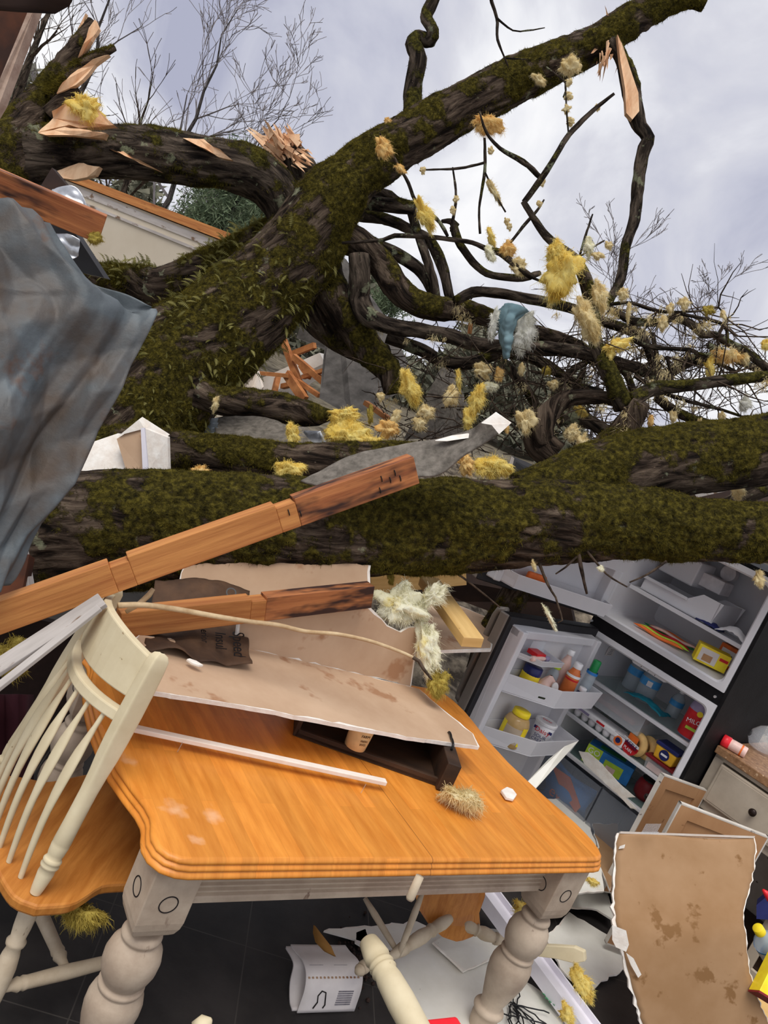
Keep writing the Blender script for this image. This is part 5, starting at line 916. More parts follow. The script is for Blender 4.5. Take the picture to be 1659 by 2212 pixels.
# doors
def door(name, P, s, n, wid, z0, z1, bins, hz):
    """P hinge corner on the outer face, s along the door, n towards its inner side"""
    def dp(a, t, z): q = P+s*a+n*t; return V3(q[0], q[1], z)
    def dbox(mb, a0, a1, t0, t1, y0, y1): return mb.box(dp((a0+a1)/2, (t0+t1)/2, (y0+y1)/2), s*(a1-a0)/2, n*(t1-t0)/2, UZ*(y1-y0)/2)
    d = dbox(MB(), 0, wid, .045, .066, z0, z1).build(name, 'gasket', fg, bevel=.004)
    dbox(MB(), 0, wid+.006, 0, .05, z0-.002, z1+.002).build('steel_skin', 'fridge_steel', d, bevel=.006)
    dbox(MB(), .004, wid-.004, .005, .058, z1-.012, z1+.003).build('top_cap', 'fridge_black', d, bevel=.003)
    dbox(MB(), .004, wid-.004, .005, .058, z0-.003, z0+.012).build('bottom_cap', 'fridge_black', d, bevel=.003)
    # raised liner with side walls
    mb = MB(); dbox(mb, .045, wid-.035, .06, .072, z0+.035, z1-.035); dbox(mb, .045, .085, .06, .135, z0+.035, z1-.035); dbox(mb, wid-.075, wid-.035, .06, .135, z0+.035, z1-.035); dbox(mb, .045, wid-.035, .06, .115, z1-.075, z1-.035); dbox(mb, .045, wid-.035, .06, .115, z0+.035, z0+.07)
    mb.build('door_liner', 'fridge_white', d, bevel=.01)
    hp = [dp(wid-.05, t, z) for t, z in ((-.005, hz[0]), (-.045, hz[0]+.015), (-.052, hz[0]+.05), (-.052, hz[1]-.05), (-.045, hz[1]-.015), (-.005, hz[1]))]
    MB().tube(hp, .017, 12).build('handle', 'fridge_steel', d, smooth=True)
    for (a0, a1, t1, y0, y1, ch, th) in bins:
        pl = [(a0, .075), (a0, t1), (a1-ch, t1), (a1, .12), (a1, .075)]; mb = MB(); k = len(pl); inn = [(a0+th, .078), (a0+th, t1-th), (a1-ch-th*.4, t1-th), (a1-th, .12), (a1-th, .078)]
        lo = [dp(a+.012*(1 if a < .3 else -1), t-.012*(t > .1), y0) for a, t in pl]; hi = [dp(a, t, y1) for a, t in pl]; ih = [dp(a, t, y1) for a, t in inn]; il = [dp(a, t-.01*(t > .1), y0+.006) for a, t in inn]
        mb.add(lo+hi+ih+il, [tuple(range(k))]+[(i, (i+1) % k, (i+1) % k+k, i+k) for i in range(k)]+[(i+k, (i+1) % k+k, (i+1) % k+2*k, i+2*k) for i in range(k)]+[(i+2*k, (i+1) % k+2*k, (i+1) % k+3*k, i+3*k) for i in range(k)]+[tuple(range(3*k, 4*k))]); mb.build('door_bin', 'fridge_white', d, bevel=.004)
    return dp, d
dpl, ld = door('main_door', fr_(-.005, -.03, 0), -FD, FE, .75, .08, 1.15, ((.06, .68, .265, .81, .905, .26, .006), (.06, .68, .265, .55, .635, .26, .006), (.40, .68, .20, .985, 1.015, .10, .005)), (.66, 1.15))
fs = unit(V3(-.9, -.43, 0)); fn = unit(V3(.43, -.9, 0))
dpf, fdoor = door('freezer_door', fr_(-.03, -.035, 0), fs, fn, .745, 1.205, 1.76, ((.06, .69, .20, 1.245, 1.315, .05, .006), (.06, .69, .20, 1.48, 1.55, .05, .006)), (1.25, 1.6))
for p in (fr_(-.01, -.012, 1.165), fr_(.70, -.002, 1.165)): MB().lathe(p-FD*.004, p+FD*.008, [(0, .006), (1, .006)], 12).build('hinge_screw', 'bright_flashing', fg)

# ---- what is kept in it
def bottle(label, base, h, r, mbody, mcap, prof=None, cap=(.88, 1.0, .5), band=None, cat='bottle', name='bottle', tilt=(0, 0, 0), group=None, axis=None, capname='cap'):
    base = np.asarray(base, float); ax = unit(V3(0, 0, 1)+np.asarray(tilt, float)) if axis is None else unit(axis); t = T(name, label, cat, base, group)
    prof = prof or [(0, .85), (.03, 1), (.55, 1), (.66, .92), (.76, .62), (.84, .40), (.88, .38)]
    MB().lathe(base, base+ax*h, [(a, b*r) for a, b in prof], 24).build('body', mbody, t, smooth=True)
    if mcap: MB().lathe(base+ax*h*cap[0], base+ax*h*cap[1], [(0, cap[2]*r), (.05, cap[2]*r*1.03), (.93, cap[2]*r), (1, cap[2]*r*.9)], 20).build(capname, mcap, t, smooth=True)
    if band:
        for (a, b, m) in band: MB().lathe(base+ax*h*a, base+ax*h*b, [(0, r*1.015), (1, r*1.015)], 24, cap=False).build('label_band', m, t, smooth=True)
    return t
JAR = [(0, .9), (.04, 1), (.70, 1), (.80, .82), (.85, .72)]; SQ = [(0, .92), (.04, 1), (.60, 1), (.72, .85), (.82, .6), (.86, .55)]
zb = .818
bottle('orange salad dressing bottle with white cap and red neck label on the door bin', dpl(.26, .19, zb), .215, .034, 'salad_orange', 'white', band=((.60, .66, 'white'), (.52, .56, 'red')), cap=(.80, .93, .62))
bottle('pinkish sauce bottle with white cap standing behind the orange dressing', dpl(.24, .115, zb), .235, .030, 'pink_cream', 'white', cap=(.86, .97, .6))
bottle('clear bottle with tall green cap and blue collar in the door bin', dpl(.125, .20, zb), .225, .028, 'water_bottle', 'green', cap=(.74, 1, .72), band=((.68, .74, 'blue'),))
bottle('squat jar with dark blue lid and yellow label in the door bin', dpl(.50, .125, zb), .135, .045, 'yellow', 'navy', prof=JAR, cap=(.66, 1, .95), cat='jar', name='jar')
bottle('lime green capped squeeze bottle behind the orange dressing', dpl(.31, .12, zb), .16, .028, 'water_bottle', 'lime', cap=(.80, 1, .7))
bottle('little cream-capped bottle with blue label beside the orange dressing', dpl(.185, .225, zb), .09, .024, 'navy', 'white', cap=(.78, 1, .8))
bottle('pale green glass bottle with navy cap between the orange dressing and green cap', dpl(.165, .15, zb), .13, .026, 'water_bottle', 'navy', cap=(.82, 1, .8))
for (a, t, dz, lab) in ((.60, .12, .02, 'dark green cucumber lying at the outer end of the door bin'), (.50, .19, .015, 'dark green cucumber lying in front of the dark blue lidded jar')):
    p = dpl(a, t, zb+dz+.01); q = dpl(a-.13, t+.05, zb+dz+.02); S(MB().lathe(p, q, [(0, .006), (.06, .018), (.3, .023), (.7, .023), (.94, .016), (1, .005)], 16).build('cucumber', 'dark_green', smooth=True), lab, 'cucumber')
bp = dpl(.41, .17, zb); t = T('deli_bag', 'clear deli bag with a round sticker in the middle door bin', 'bag', bp)
B = MB(); rows = [[bp+(-FD*math.cos(a)+FE*.6*math.sin(a))*(.062*math.sin(math.pi*(.1+.85*z))*(1+.2*ns((math.cos(a), math.sin(a), z), 2)))+UZ*.115*z for a in np.linspace(0, 2*math.pi, 25)] for z in np.linspace(0, 1, 12)]
B.grid(rows).build('bag', 'pink_cream', t, smooth=True); MB().lathe(bp+FE*.042+UZ*.075, bp+FE*.047+UZ*.077, [(0, .026), (1, .026)], 24).build('sticker', 'paper', t)
# top shelf of the door
p = dpl(.56, .14, 1.012); S(MB().box(p+UZ*.012, -FD*.035, FE*.028, UZ*.010).build('red_packet', 'red'), 'flat red packet on the small top door shelf', 'packet')
bottle('small white tube with mauve cap lying on the small top door shelf', dpl(.62, .165, 1.008), .13, .013, 'pink_cream', 'lavender', cap=(.8, 1, .95), axis=FD+V3(0, 0, .05), cat='tube', name='tube')
t = dpl(.53, .11, .99); S(MB().box(t+UZ*.035, -FD*.05, FE*.002, UZ*.045).build('butter_flap', 'clear_plastic'), 'clear plastic flap standing on the small top door shelf', 'flap')
# low bin
zl = .558
jt = bottle('big clear jar with yellow lid and yellow label in the low door bin', dpl(.475, .155, zl), .185, .062, 'amber', 'yellow', prof=[(0, .9), (.04, 1), (.62, 1), (.74, .85), (.82, .62)], cap=(.82, .96, .68), band=((.14, .56, 'clear_plastic'),), cat='jar', name='jar')
for off in (-.9, .9):
    q = dpl(.475, .155, zl+.065); dr_ = unit(V3(*(CAM-q)[:2], 0)); sd_ = np.cross(dr_, UZ); an = [math.radians(off*62+x) for x in np.linspace(-16, 16, 8)]
    MB().grid([[q+(dr_*math.cos(a)+sd_*math.sin(a))*.0632+UZ*z for a in an] for z in (-.045, .05)]).build('side_label', 'yellow', jt)
cp = dpl(.235, .16, zl); ct = T('sour_cream_tub', 'white sour cream tub with red and navy lettering in the low door bin', 'tub', cp)
MB().lathe(cp, cp+UZ*.11, [(0, .042), (1, .053)], 32).build('body', 'white', ct, smooth=True); MB().lathe(cp+UZ*.108, cp+UZ*.122, [(0, .056), (.8, .056), (1, .052), (1, .045), (.8, .044)], 32).build('lid', 'white', ct, bevel=.001)
dv = unit(V3(*(CAM-cp)[:2], 0)); rt_ = np.cross(UZ, dv)
text('Daisy', cp+dv*.054+UZ*.080, rt_, UZ+dv*.1, .034, 'red', ct); text('SOUR', cp+dv*.0515+UZ*.050, rt_, UZ+dv*.1, .024, 'navy', ct); text('CREAM', cp+dv*.050+UZ*.028, rt_, UZ+dv*.1, .022, 'navy', ct); text('Daisy', cp+UZ*.1235, rt_, -dv*.3-V3(*dv[:2], 0), .022, 'red', ct)
for k in (-1, 1): MB().box(cp+dv*.045+rt_*.038*k+UZ*.085, rt_*.008, dv*.004, UZ*.006).build('navy_flash', 'navy', ct)
# main compartment
WJ = [(0, .9), (.03, 1), (.20, .97), (.4, 1), (.62, 1), (.74, .85), (.86, .45), (.9, .3)]
for (u, d, lab, s) in ((.16, .36, 'water jug with blue label at the back left of the top shelf', 1), (.275, .30, 'water jug with blue label and white patch, middle of the top shelf', 1.05), (.42, .36, 'small water jug with blue label right of the middle jug', .72)):
    t = bottle(lab, fr_(u, d, SZ[0]), .20*s, .05*s, 'water_bottle', 'white', prof=WJ, cap=(.9, 1, .34), band=((.42, .62, 'skyblue'),), name='water_jug', group=None)
    if s > 1: q = fr_(u, d, SZ[0]+.105); dv = unit(V3(*(CAM-q)[:2], 0)); MB().box(q+dv*.053, np.cross(UZ, dv)*.014, dv*.001, UZ*.014).build('label_patch', 'white', t)
q = fr_(.31, .20, SZ[0]+.02); S(MB().grid([[fr_(.24+.22*i, .15+.12*j, SZ[0]+.02+.035*math.sin(math.pi*i)*math.sin(math.pi*min(1, j+.2))+.008*ns((i, j, 0), 6)) for i in np.linspace(0, 1, 22)] for j in np.linspace(0, 1, 14)]).build('teal_bag', 'teal', smooth=True, solid=.003), 'teal plastic bag lying on the top glass shelf in front of the jugs', 'bag')
mj = fr_(.61, .19, SZ[0]); mt = T('tea_jug', 'grey jug with red label and white lettering at the right of the top shelf', 'jug', mj)
MB().lathe(mj, mj+UZ*.25, [(0, .05), (.05, .058), (.6, .058), (.8, .05), (.93, .03), (1, .026)], 28).build('body', 'lavender', mt, smooth=True); MB().lathe(mj+UZ*.012, mj+UZ*.145, [(0, .0595), (1, .0595)], 28, cap=False).build('red_label', 'red', mt, smooth=True)
dv = unit(V3(*(CAM-mj)[:2], 0)); rt_ = np.cross(UZ, dv); text('MILO\'S', mj+dv*.061+UZ*.098, rt_+UZ*.12, UZ, .03, 'white', mt); MB().box(mj+dv*.0585+UZ*.06, rt_*.034+UZ*.0, dv*.002, UZ*.007).build('yellow_stripe', 'lime', mt); MB().lathe(mj+dv*.058+UZ*.142, mj+dv*.0605+UZ*.142, [(0, .014), (1, .014)], 20).build('yellow_seal', 'yellow', mt)
# deli drawer meat packet
S(MB().box(fr_(.22, .26, .79), FE*.13, FD*.09, UZ*.014).build('meat_packet', 'meat', bevel=.006), 'dark meat packet inside the clear deli drawer under the top shelf', 'packet')
# egg carton
ec = fr_(.20, .16, SZ[1]); et = T('egg_carton', 'white egg carton with bumpy cups on the left of the middle shelf', 'egg carton', ec)
mb = MB()
for i in range(6):
    for j in range(2): c = fr_(.075+.047*i, .135+.05*j, SZ[1]); mb.lathe(c, c+UZ*.036, [(0, .012), (.3, .019), (1, .023)], 12)
mb.build('cups', 'egg_grey', et, smooth=True); mb = MB(); fbox(mb, .05, .335, .108, .212, SZ[1]+.036, SZ[1]+.066); lid = mb.build('lid', 'white', et, bevel=.008)
fbox(MB(), .075, .15, .106, .1085, SZ[1]+.044, SZ[1]+.056).build('print_block', 'lavender', et); fbox(MB(), .20, .25, .106, .1085, SZ[1]+.045, SZ[1]+.056).build('print_block', 'red', et)
def tub(label, u, d, z, w, dp_, h, mbody, mlid, name='tub', cat='tub', lidh=.012, tw=None):
    b = fr_(u, d, z); t = T(name, label, cat, b); k = .88
    lo = [b+FE*w*k*a/2+FD*dp_*k*c/2 for a, c in ((-1, -1), (1, -1), (1, 1), (-1, 1))]; hi = [b+FE*w*a/2+FD*dp_*c/2+UZ*h for a, c in ((-1, -1), (1, -1), (1, 1), (-1, 1))]; mb = MB(); mb.add(lo+hi, [(3, 2, 1, 0), (4, 5, 6, 7)]+[(i, (i+1) % 4, (i+1) % 4+4, i+4) for i in range(4)]); mb.build('body', mbody, t, bevel=.008)
    MB().box(b+UZ*(h+lidh/2), FE*w*.54, FD*dp_*.54, UZ*lidh/2).build('lid', mlid, t, bevel=.004); return t, b
t, b = tub('small white tub with red and blue oval label beside the egg carton', .345, .14, SZ[1], .066, .06, .062, 'white', 'egg_grey', lidh=.006)
MB().lathe(b-FD*.029+UZ*.032, b-FD*.0315+UZ*.032, [(0, .024), (1, .024)], 24).build('label_spot', 'orange', t); MB().lathe(b-FD*.031+UZ*.034, b-FD*.0328+UZ*.034, [(0, .014), (1, .014)], 24).build('label_spot', 'navy', t)
bg_ = fr_(.455, .16, SZ[1]); bt_ = T('bagel_bag', 'clear bag of plain bagels with red and orange label on the middle shelf', 'bag of bagels', bg_)
for i in range(3):
    c = fr_(.425+.035*i, .15+.045*i, SZ[1]+.064); ax = -FD*.95-FE*.3; e = unit(np.cross(ax, UZ)); f = unit(np.cross(e, ax)); rows = [[c+(e*math.cos(a)+f*math.sin(a))*(.041+.021*math.cos(b))+unit(ax)*.021*math.sin(b) for a in np.linspace(0, 2*math.pi, 25)] for b in np.linspace(0, 2*math.pi, 13)]; MB().grid(rows).build('bagel', 'bagel', bt_, smooth=True)
c0 = fr_(.412, .106, SZ[1]+.064); ax = unit(-FD*.95-FE*.3); e = unit(np.cross(UZ, ax)); f = unit(np.cross(ax, e))
MB().prism([c0+e*x+f*y for x, y in ((-.032, .012), (.034, .012), (.034, .042), (-.032, .042))], ax*.0015).build('orange_label', 'orange', bt_)
MB().prism([c0+e*.061*math.cos(a)+f*.061*math.sin(a) for a in np.linspace(math.pi*1.02, math.pi*1.98, 14)]+[c0+e*.058*math.cos(a)+f*(-.024) for a in (0, math.pi)], ax*.0015).build('red_label', 'red', bt_)
MB().prism([c0+e*x+f*y for x, y in ((-.058, -.020), (.058, -.020), (.056, .010), (-.056, .010))], ax*.0012).build('white_label', 'white', bt_)
text('BAGELS', c0+ax*.003-f*.006, e, f, .028, 'navy', bt_); text('PLAIN', c0+ax*.003-f*.036, e, f, .022, 'white', bt_)
t, b = tub('clear food box with red lid under the yellow tub on the middle shelf', .585, .16, SZ[1], .16, .11, .058, 'clear_plastic', 'dark_red', name='food_box', cat='food box', lidh=.014)
MB().box(b+UZ*.02, FE*.062, FD*.04, UZ*.016).build('contents', 'pink_cream', t)
t, b = tub('yellow spread tub with navy lid on top of the red-lidded box', .58, .155, SZ[1]+.073, .115, .095, .066, 'gold', 'navy', lidh=.018)
MB().lathe(b-FD*.0445+UZ*.036, b-FD*.047+UZ*.036, [(0, .026), (1, .026)], 28).build('label_oval', 'navy', t); MB().box(b-FD*.0478+UZ*.036, FE*.017, FD*.0008, UZ*.005).build('label_mark', 'white', t)
# box of yogurt tubes on the crisper cover
gb = fr_(.30, .24, SZ[2]+.05); gt = T('yogurt_box', 'bright green and blue yogurt box with bubbly white lettering above the crisper', 'box', fr_(.30, .24, SZ[2])); ga = unit(FE*.9+FD*.35); gd = unit(np.cross(UZ, ga))
MB().box(gb, ga*.125, gd*.06, UZ*.05).build('box', 'blue', gt, bevel=.002); MB().box(gb-ga*.085-gd*.0605, ga*.04, gd*.001, UZ*.05).build('green_panel', 'lime', gt); MB().box(gb-ga*.1255, ga*.0008, gd*.06, UZ*.05).build('green_panel', 'lime', gt)
MB().box(gb+ga*.03-gd*.0605-UZ*.01, ga*.05, gd*.0008, UZ*.03).build('pattern_panel', 'lime', gt); MB().box(gb+ga*.02-gd*.061-UZ*.02, ga*.025, gd*.0012, UZ*.016).build('pattern_panel', 'pink_cream', gt); MB().box(gb+UZ*.0505, ga*.07, gd*.03, UZ*.0008).build('pattern_panel', 'green', gt)
text('GO', gb-ga*.085-gd*.063+UZ*.022, ga, UZ, .042, 'white', gt); text('GURT', gb-ga*.082-gd*.063-UZ*.014, ga, UZ, .030, 'white', gt)
bottle('dark red round pot at the lower right of the refrigerator', fr_(.535, .24, SZ[2]), .11, .062, 'dark_red', 'black', prof=[(0, .6), (.2, .95), (.5, 1), (.8, .9), (1, .7)], cap=(.9, 1.02, .75), cat='pot', name='pot', capname='lid')
cb_ = fr_(.21, .2, .18); ct_ = T('snack_bag', 'red and blue printed bag inside the left crisper drawer', 'bag', cb_)
MB().grid([[fr_(.09+.26*i, .10+.02*math.sin(9*j)+.05*(1-math.sin(math.pi*i)), .18+.20*j) for i in np.linspace(0, 1, 14)] for j in np.linspace(0, 1, 12)]).build('bag', 'blue', ct_, smooth=True, solid=.02); MB().prism([fr_(u, .085, z) for u, z in ((.10, .37), (.22, .38), (.34, .29), (.33, .25), (.2, .30))], FD*.006).build('red_panel', 'orange', ct_)
text('ey', fr_(.19, .08, .26), FE, UZ, .08, 'orange', ct_)
# freezer
ib = fr_(.28, .25, 1.412); it = T('ice_bin', 'white notched ice bin on the freezer shelf', 'ice bin', ib)
pl = [fr_(u, .14, z) for u, z in ((.08, 1.415), (.47, 1.415), (.49, 1.535), (.38, 1.535), (.31, 1.475), (.07, 1.475))]
mb = MB(); mb.prism(pl, FD*.004); mb.prism([p+FD*.26 for p in pl], FD*.004); fbox(mb, .076, .47, .14, .40, 1.413, 1.418); fbox(mb, .47, .476, .14, .40, 1.415, 1.532); fbox(mb, .072, .078, .14, .40, 1.415, 1.473); mb.build('bin', 'fridge_white', it); fbox(MB(), .062, .32, .128, .144, 1.470, 1.486).build('rim', 'fridge_white', it, bevel=.003)
for k, (c, o_) in enumerate((('orange', 0), ('lime', .02), ('red', .04), ('green', .065), ('orange', .085), ('pink_cream', .055))):
    p0, p1 = fr_(.14+.02*(k % 3), .10+o_*1.6, 1.246+.004*k), fr_(.42+.015*(k % 2), .13+o_*1.8, 1.25+.004*k)
    mb = MB(); mb.grid([[p0+(p1-p0)*s+FD*.014*math.cos(a)*min(1, 8*s, 8*(1-s)+.05)+UZ*(.008*math.sin(a)*min(1, 8*s, 8*(1-s)+.05)+.004*math.sin(s*9+k)) for a in np.linspace(0, 2*math.pi, 9)] for s in np.linspace(0, 1, 16)])
    S(mb.build('ice_pop', c, smooth=True), '%s ice pop sleeve on the freezer floor, %s' % (('orange', 'lime', 'red', 'dark green', 'orange', 'pink')[k], ('nearest the front edge', 'second from the front', 'third from the front', 'on top of the bundle', 'at the back of the bundle', 'between the red and green sleeves')[k]), 'ice pop')
yb = fr_(.545, .15, 1.29); yt = T('yellow_box', 'yellow soda box with an open window front on the freezer floor', 'box', fr_(.545, .15, 1.245)); ya = unit(FE*.85+FD*.5); yd = unit(np.cross(UZ, ya))
mb = MB(); mb.box(yb, ya*.075, yd*.045, UZ*.042); mb.build('box', 'yellow', yt, bevel=.001); MB().box(yb-yd*.0455-ya*.02, ya*.042, yd*.001, UZ*.032).build('window', 'paper', yt); MB().box(yb-yd*.0465-ya*.022-UZ*.01, ya*.022, yd*.001, UZ*.016).build('window', 'door_back', yt)
MB().box(yb-yd*.0455+ya*.05+UZ*.012, ya*.02, yd*.001, UZ*.007).build('red_logo', 'red', yt)
ob = fr_(.555, .34, 1.30); ot = T('freezer_box', 'orange and white carton standing behind the yellow box in the freezer', 'box', fr_(.555, .34, 1.245)); MB().box(ob, FE*.055, FD*.035, UZ*.055).build('box', 'orange', ot, bevel=.001); MB().box(ob-FD*.0352, FE*.042, FD*.001, UZ*.036).build('white_panel', 'white', ot); MB().box(ob-FD*.036+UZ*.004, FE*.02, FD*.001, UZ*.010).build('dark_mark', 'black', ot)
S(MB().grid([[fr_(.40+.13*i, .13+.06*j, 1.415+.02*math.sin(math.pi*i)*math.sin(math.pi*j)+.008*abs(ns((i, j, 2), 5))) for i in np.linspace(0, 1, 18)] for j in np.linspace(0, 1, 10)]).build('frozen_bag', 'navy', smooth=True, solid=.003), 'dark blue crumpled bag at the front of the freezer shelf', 'bag')
S(MB().grid([[fr_(.51+.16*i, .12+.10*j, 1.415+.05*math.sin(math.pi*i)*math.sin(math.pi*min(1, j+.15))+.012*abs(ns((i, j, 5), 5))) for i in np.linspace(0, 1, 20)] for j in np.linspace(0, 1, 12)]).build('frozen_bag', 'white', smooth=True, solid=.003), 'white plastic bag at the right end of the freezer shelf', 'bag')
p = dpf(.60, .12, 1.32); S(MB().box(dpf(.50, .14, 1.285), fs*.055, fn*.012, UZ*.05).build('freezer_packet', 'orange', bevel=.01), 'orange packet in the open freezer door bin', 'packet')
# torn board strips across the crisper
sheet('torn_paper_strip', [pp(x, y, fr_(0, .03, 0), FD) for x, y in ((1250, 1622), (1270, 1625), (1300, 1650), (1340, 1695), (1372, 1722), (1352, 1724), (1376, 1748), (1362, 1746), (1340, 1722), (1300, 1685), (1262, 1650))], -FD-FE*.2, .004, 'gypsum', 'white torn plasterboard paper strip draped across the crisper front', 'drywall', rag=.003, step=.02, seed=22)
sheet('drywall_strip', [px(x, y, d) for x, y, d in ((1128, 1700, 3.35), (1150, 1712, 3.35), (1250, 1600, 3.55), (1220, 1612, 3.55), (1185, 1640, 3.5))], unit(V3(-.3, -.9, .3)), .012, 'white_board', 'narrow pale drywall strip leaning from the table edge to the refrigerator', 'drywall', rag=0)

# ---------------------------------------------------------------- base cabinet right of the refrigerator
bc = T('base_cabinet', 'distressed white base cabinet with a drawer beside the refrigerator at right', 'cabinet', fr_(1.05, .60, 0))
def bq(u, d, z): return fr_(u+.755, d+.215, z+.035)
def bbox(mb, u0, u1, d0, d1, z0, z1): return mb.box(bq((u0+u1)/2, (d0+d1)/2, (z0+z1)/2), FE*(u1-u0)/2, FD*(d1-d0)/2, UZ*(z1-z0)/2)
mb = MB(); bbox(mb, 0, .02, 0, .55, -.03, .86); bbox(mb, .58, .60, 0, .55, -.03, .86); bbox(mb, 0, .6, .53, .55, -.03, .86); mb.build('carcass', 'cabinet_white', bc)
mb = MB(); bbox(mb, 0, .045, -.02, 0, .08, .86); bbox(mb, .5, .545, -.02, 0, .08, .86); bbox(mb, 0, .60, -.02, 0, .845, .865); bbox(mb, 0, .60, -.02, 0, .60, .64); bbox(mb, 0, .60, -.02, 0, .08, .14); mb.build('face_frame', 'drawer_paint', bc, bevel=.002)
o = bbox(MB(), .045, .49, -.04, -.02, .642, .838).build('drawer', 'drawer_paint', bc, bevel=.006); k = bq(.265, -.04, .74); MB().lathe(k, k-FD*.035, [(0, .008), (.4, .008), (.5, .016), (.8, .018), (1, .010)], 20).build('knob', 'knob_bronze', o, smooth=True)
bbox(MB(), .06, .475, -.042, -.039, .655, .825).build('panel', 'drawer_paint', o, bevel=.002)
bbox(MB(), .02, .58, .01, .5, .12, .14).build('shelf', 'dark_wood', bc)
for z in (.52, .18): bbox(MB(), .035, .06, -.05, -.02, z, z+.04).build('hinge', 'knob_bronze', bc)
S(bbox(MB(), -.005, .75, -.045, .55, .867, .905).build('worktop', 'laminate', bevel=.004), 'brown speckled laminate worktop over the base cabinet at the right edge', 'worktop')
def cab_door(label, P, s, n, wid, z0, z1, parent=None, tilt=0):
    """frame-and-panel door seen from its unpainted back"""
    def q(a, t, z): c = P+s*a+n*t; return V3(c[0], c[1], z+tilt*a)
    def b_(mb, a0, a1, t0, t1, y0, y1): return mb.box(q((a0+a1)/2, (t0+t1)/2, (y0+y1)/2), (s+UZ*tilt)*(a1-a0)/2, n*(t1-t0)/2, UZ*(y1-y0)/2)
    t = T('loose_cabinet_front' if parent is None else 'door', label, 'cabinet door', q(wid/2, 0, z0)); f = .062
    if parent is not None:
        t.parent = parent; t.location = tuple(np.array(t.location)-origin(parent))
        for k in ('label', 'category'): del t[k]
    mb = MB(); b_(mb, .006, f, 0, .019, z0+.006, z1-.006); b_(mb, wid-f, wid-.006, 0, .019, z0+.006, z1-.006); b_(mb, f, wid-f, 0, .019, z0+.006, z0+f); b_(mb, f, wid-f, 0, .019, z1-f, z1-.006); mb.build('frame', 'door_back', t, bevel=.001)
    mb = MB(); b_(mb, 0, .006, -.002, .0195, z0, z1); b_(mb, wid-.006, wid, -.002, .0195, z0, z1); b_(mb, 0, wid, -.002, .0195, z1-.006, z1); b_(mb, 0, wid, -.002, .0195, z0, z0+.006); mb.build('painted_edge', 'cabinet_white', t)
    b_(MB(), f-.005, wid-f+.005, .004, .010, z0+f-.005, z1-f+.005).build('panel', 'door_back', t); b_(MB(), .004, wid-.004, -.003, 0, z0+.004, z1-.004).build('painted_face', 'cabinet_white', t)
    k = q(wid-.03, -.003, z1-.14); MB().lathe(k, k-n*.03, [(0, .008), (.5, .008), (.6, .017), (1, .011)], 16).build('knob', 'knob_bronze', t, smooth=True); return t
P = bq(.03, -.03, 0); P1 = pz(1428, 1668, .78); s = unit(V3(*(P1-P)[:2], 0)); n = np.cross(s, UZ); n = n if n@(CAM-P) > 0 else -n
cab_door('bare-backed cabinet door standing open against the refrigerator side', P, s, n, np.linalg.norm((P1-P)[:2]), .10, .727, bc, .053/np.linalg.norm((P1-P)[:2]))
Pr, Pl = px(1658, 1802, 3.42), px(1466, 1731, 3.38); s = unit(V3(*(Pl-Pr)[:2], 0)); n = np.cross(s, UZ); n = n if n@(CAM-Pr) > 0 else -n
cab_door('scuffed bare-backed cabinet door in front of the open one, behind the big tan board', V3(Pr[0], Pr[1], 0), s, n, np.linalg.norm((Pl-Pr)[:2]), .06, (Pr[2]+Pl[2])/2)
# shaker and glass dome on the worktop
p0 = pz(1560, 1597, .966); ax = unit(FE*.9+FD*.25); st = T('spice_shaker', 'red-capped spice shaker lying on the laminate worktop', 'spice jar', p0)
MB().lathe(p0+ax*.035, p0+ax*.115, [(0, .024), (.06, .026), (.94, .026), (1, .023)], 24).build('body', 'pink_cream', st, smooth=True); MB().lathe(p0, p0+ax*.037, [(0, .024), (.1, .0285), (1, .0285)], 24).build('cap', 'bright_red', st, smooth=True); MB().lathe(p0+ax*.05, p0+ax*.10, [(0, .0264), (1, .0264)], 24, cap=False).build('label', 'pink_cream', st)
MB().lathe(p0+ax*.088, p0+ax*.096, [(0, .0267), (1, .0267)], 24, cap=False).build('red_band', 'orange', st)
g0 = pz(1640, 1600, .985)+FE*.02; S(MB().lathe(g0-UZ*.04, g0+UZ*.09, [(0, .02), (.05, .055), (.3, .075), (.6, .07), (.85, .045), (1, .012)], 28).build('glass_dome', 'clear_plastic', smooth=True), 'clear ribbed glass dome with white smears beside the red-capped shaker', 'glass')
# ---------------------------------------------------------------- big tan board leaning in front of the cabinets
L_ = [(1338, 1800), (1330, 1830), (1328, 1900), (1326, 1960), (1335, 2010), (1352, 2070), (1370, 2140), (1385, 2190), (1405, 2260), (1425, 2330)]
R_ = [(1627, 1812), (1630, 1840), (1622, 1905), (1610, 1950), (1606, 1985), (1612, 2020), (1618, 2080), (1632, 2140), (1660, 2215), (1690, 2290)]
dp_ = [3.16, 3.13, 3.06, 3.0, 2.95, 2.92, 2.90, 2.89, 2.88, 2.87]
rows = []; R = random.Random(4)
Lr, Rr = resamp([px(x, y, d) for (x, y), d in zip(L_, dp_)], 60), resamp([px(x, y, d+.05) for (x, y), d in zip(R_, dp_)], 60)
for i, (a, b) in enumerate(zip(Lr, Rr)):
    ja, jb = (R.gauss(0, .004), R.gauss(0, .004)) if i > 1 else (0, 0); rows.append([a+(b-a)*(t+(ja*(1-t)+jb*t)*(t < .05 or t > .95))+V3(0, 0, .006*math.sin(t*7+i*.12)) for t in np.linspace(0, 1, 24)])
bd = T('drywall_board', 'big curved tan drywall board with torn white edges leaning at lower right', 'drywall', rows[-1][12])
rows = np.array(rows); nn = unit(np.cross(rows[30, 20]-rows[30, 3], rows[50, 12]-rows[10, 12])); nn = nn if nn@(CAM-rows[30, 12]) > 0 else -nn
MB().grid(rows).build('paper_face', 'drywall_paper_dark', bd, smooth=True, solid=.001)
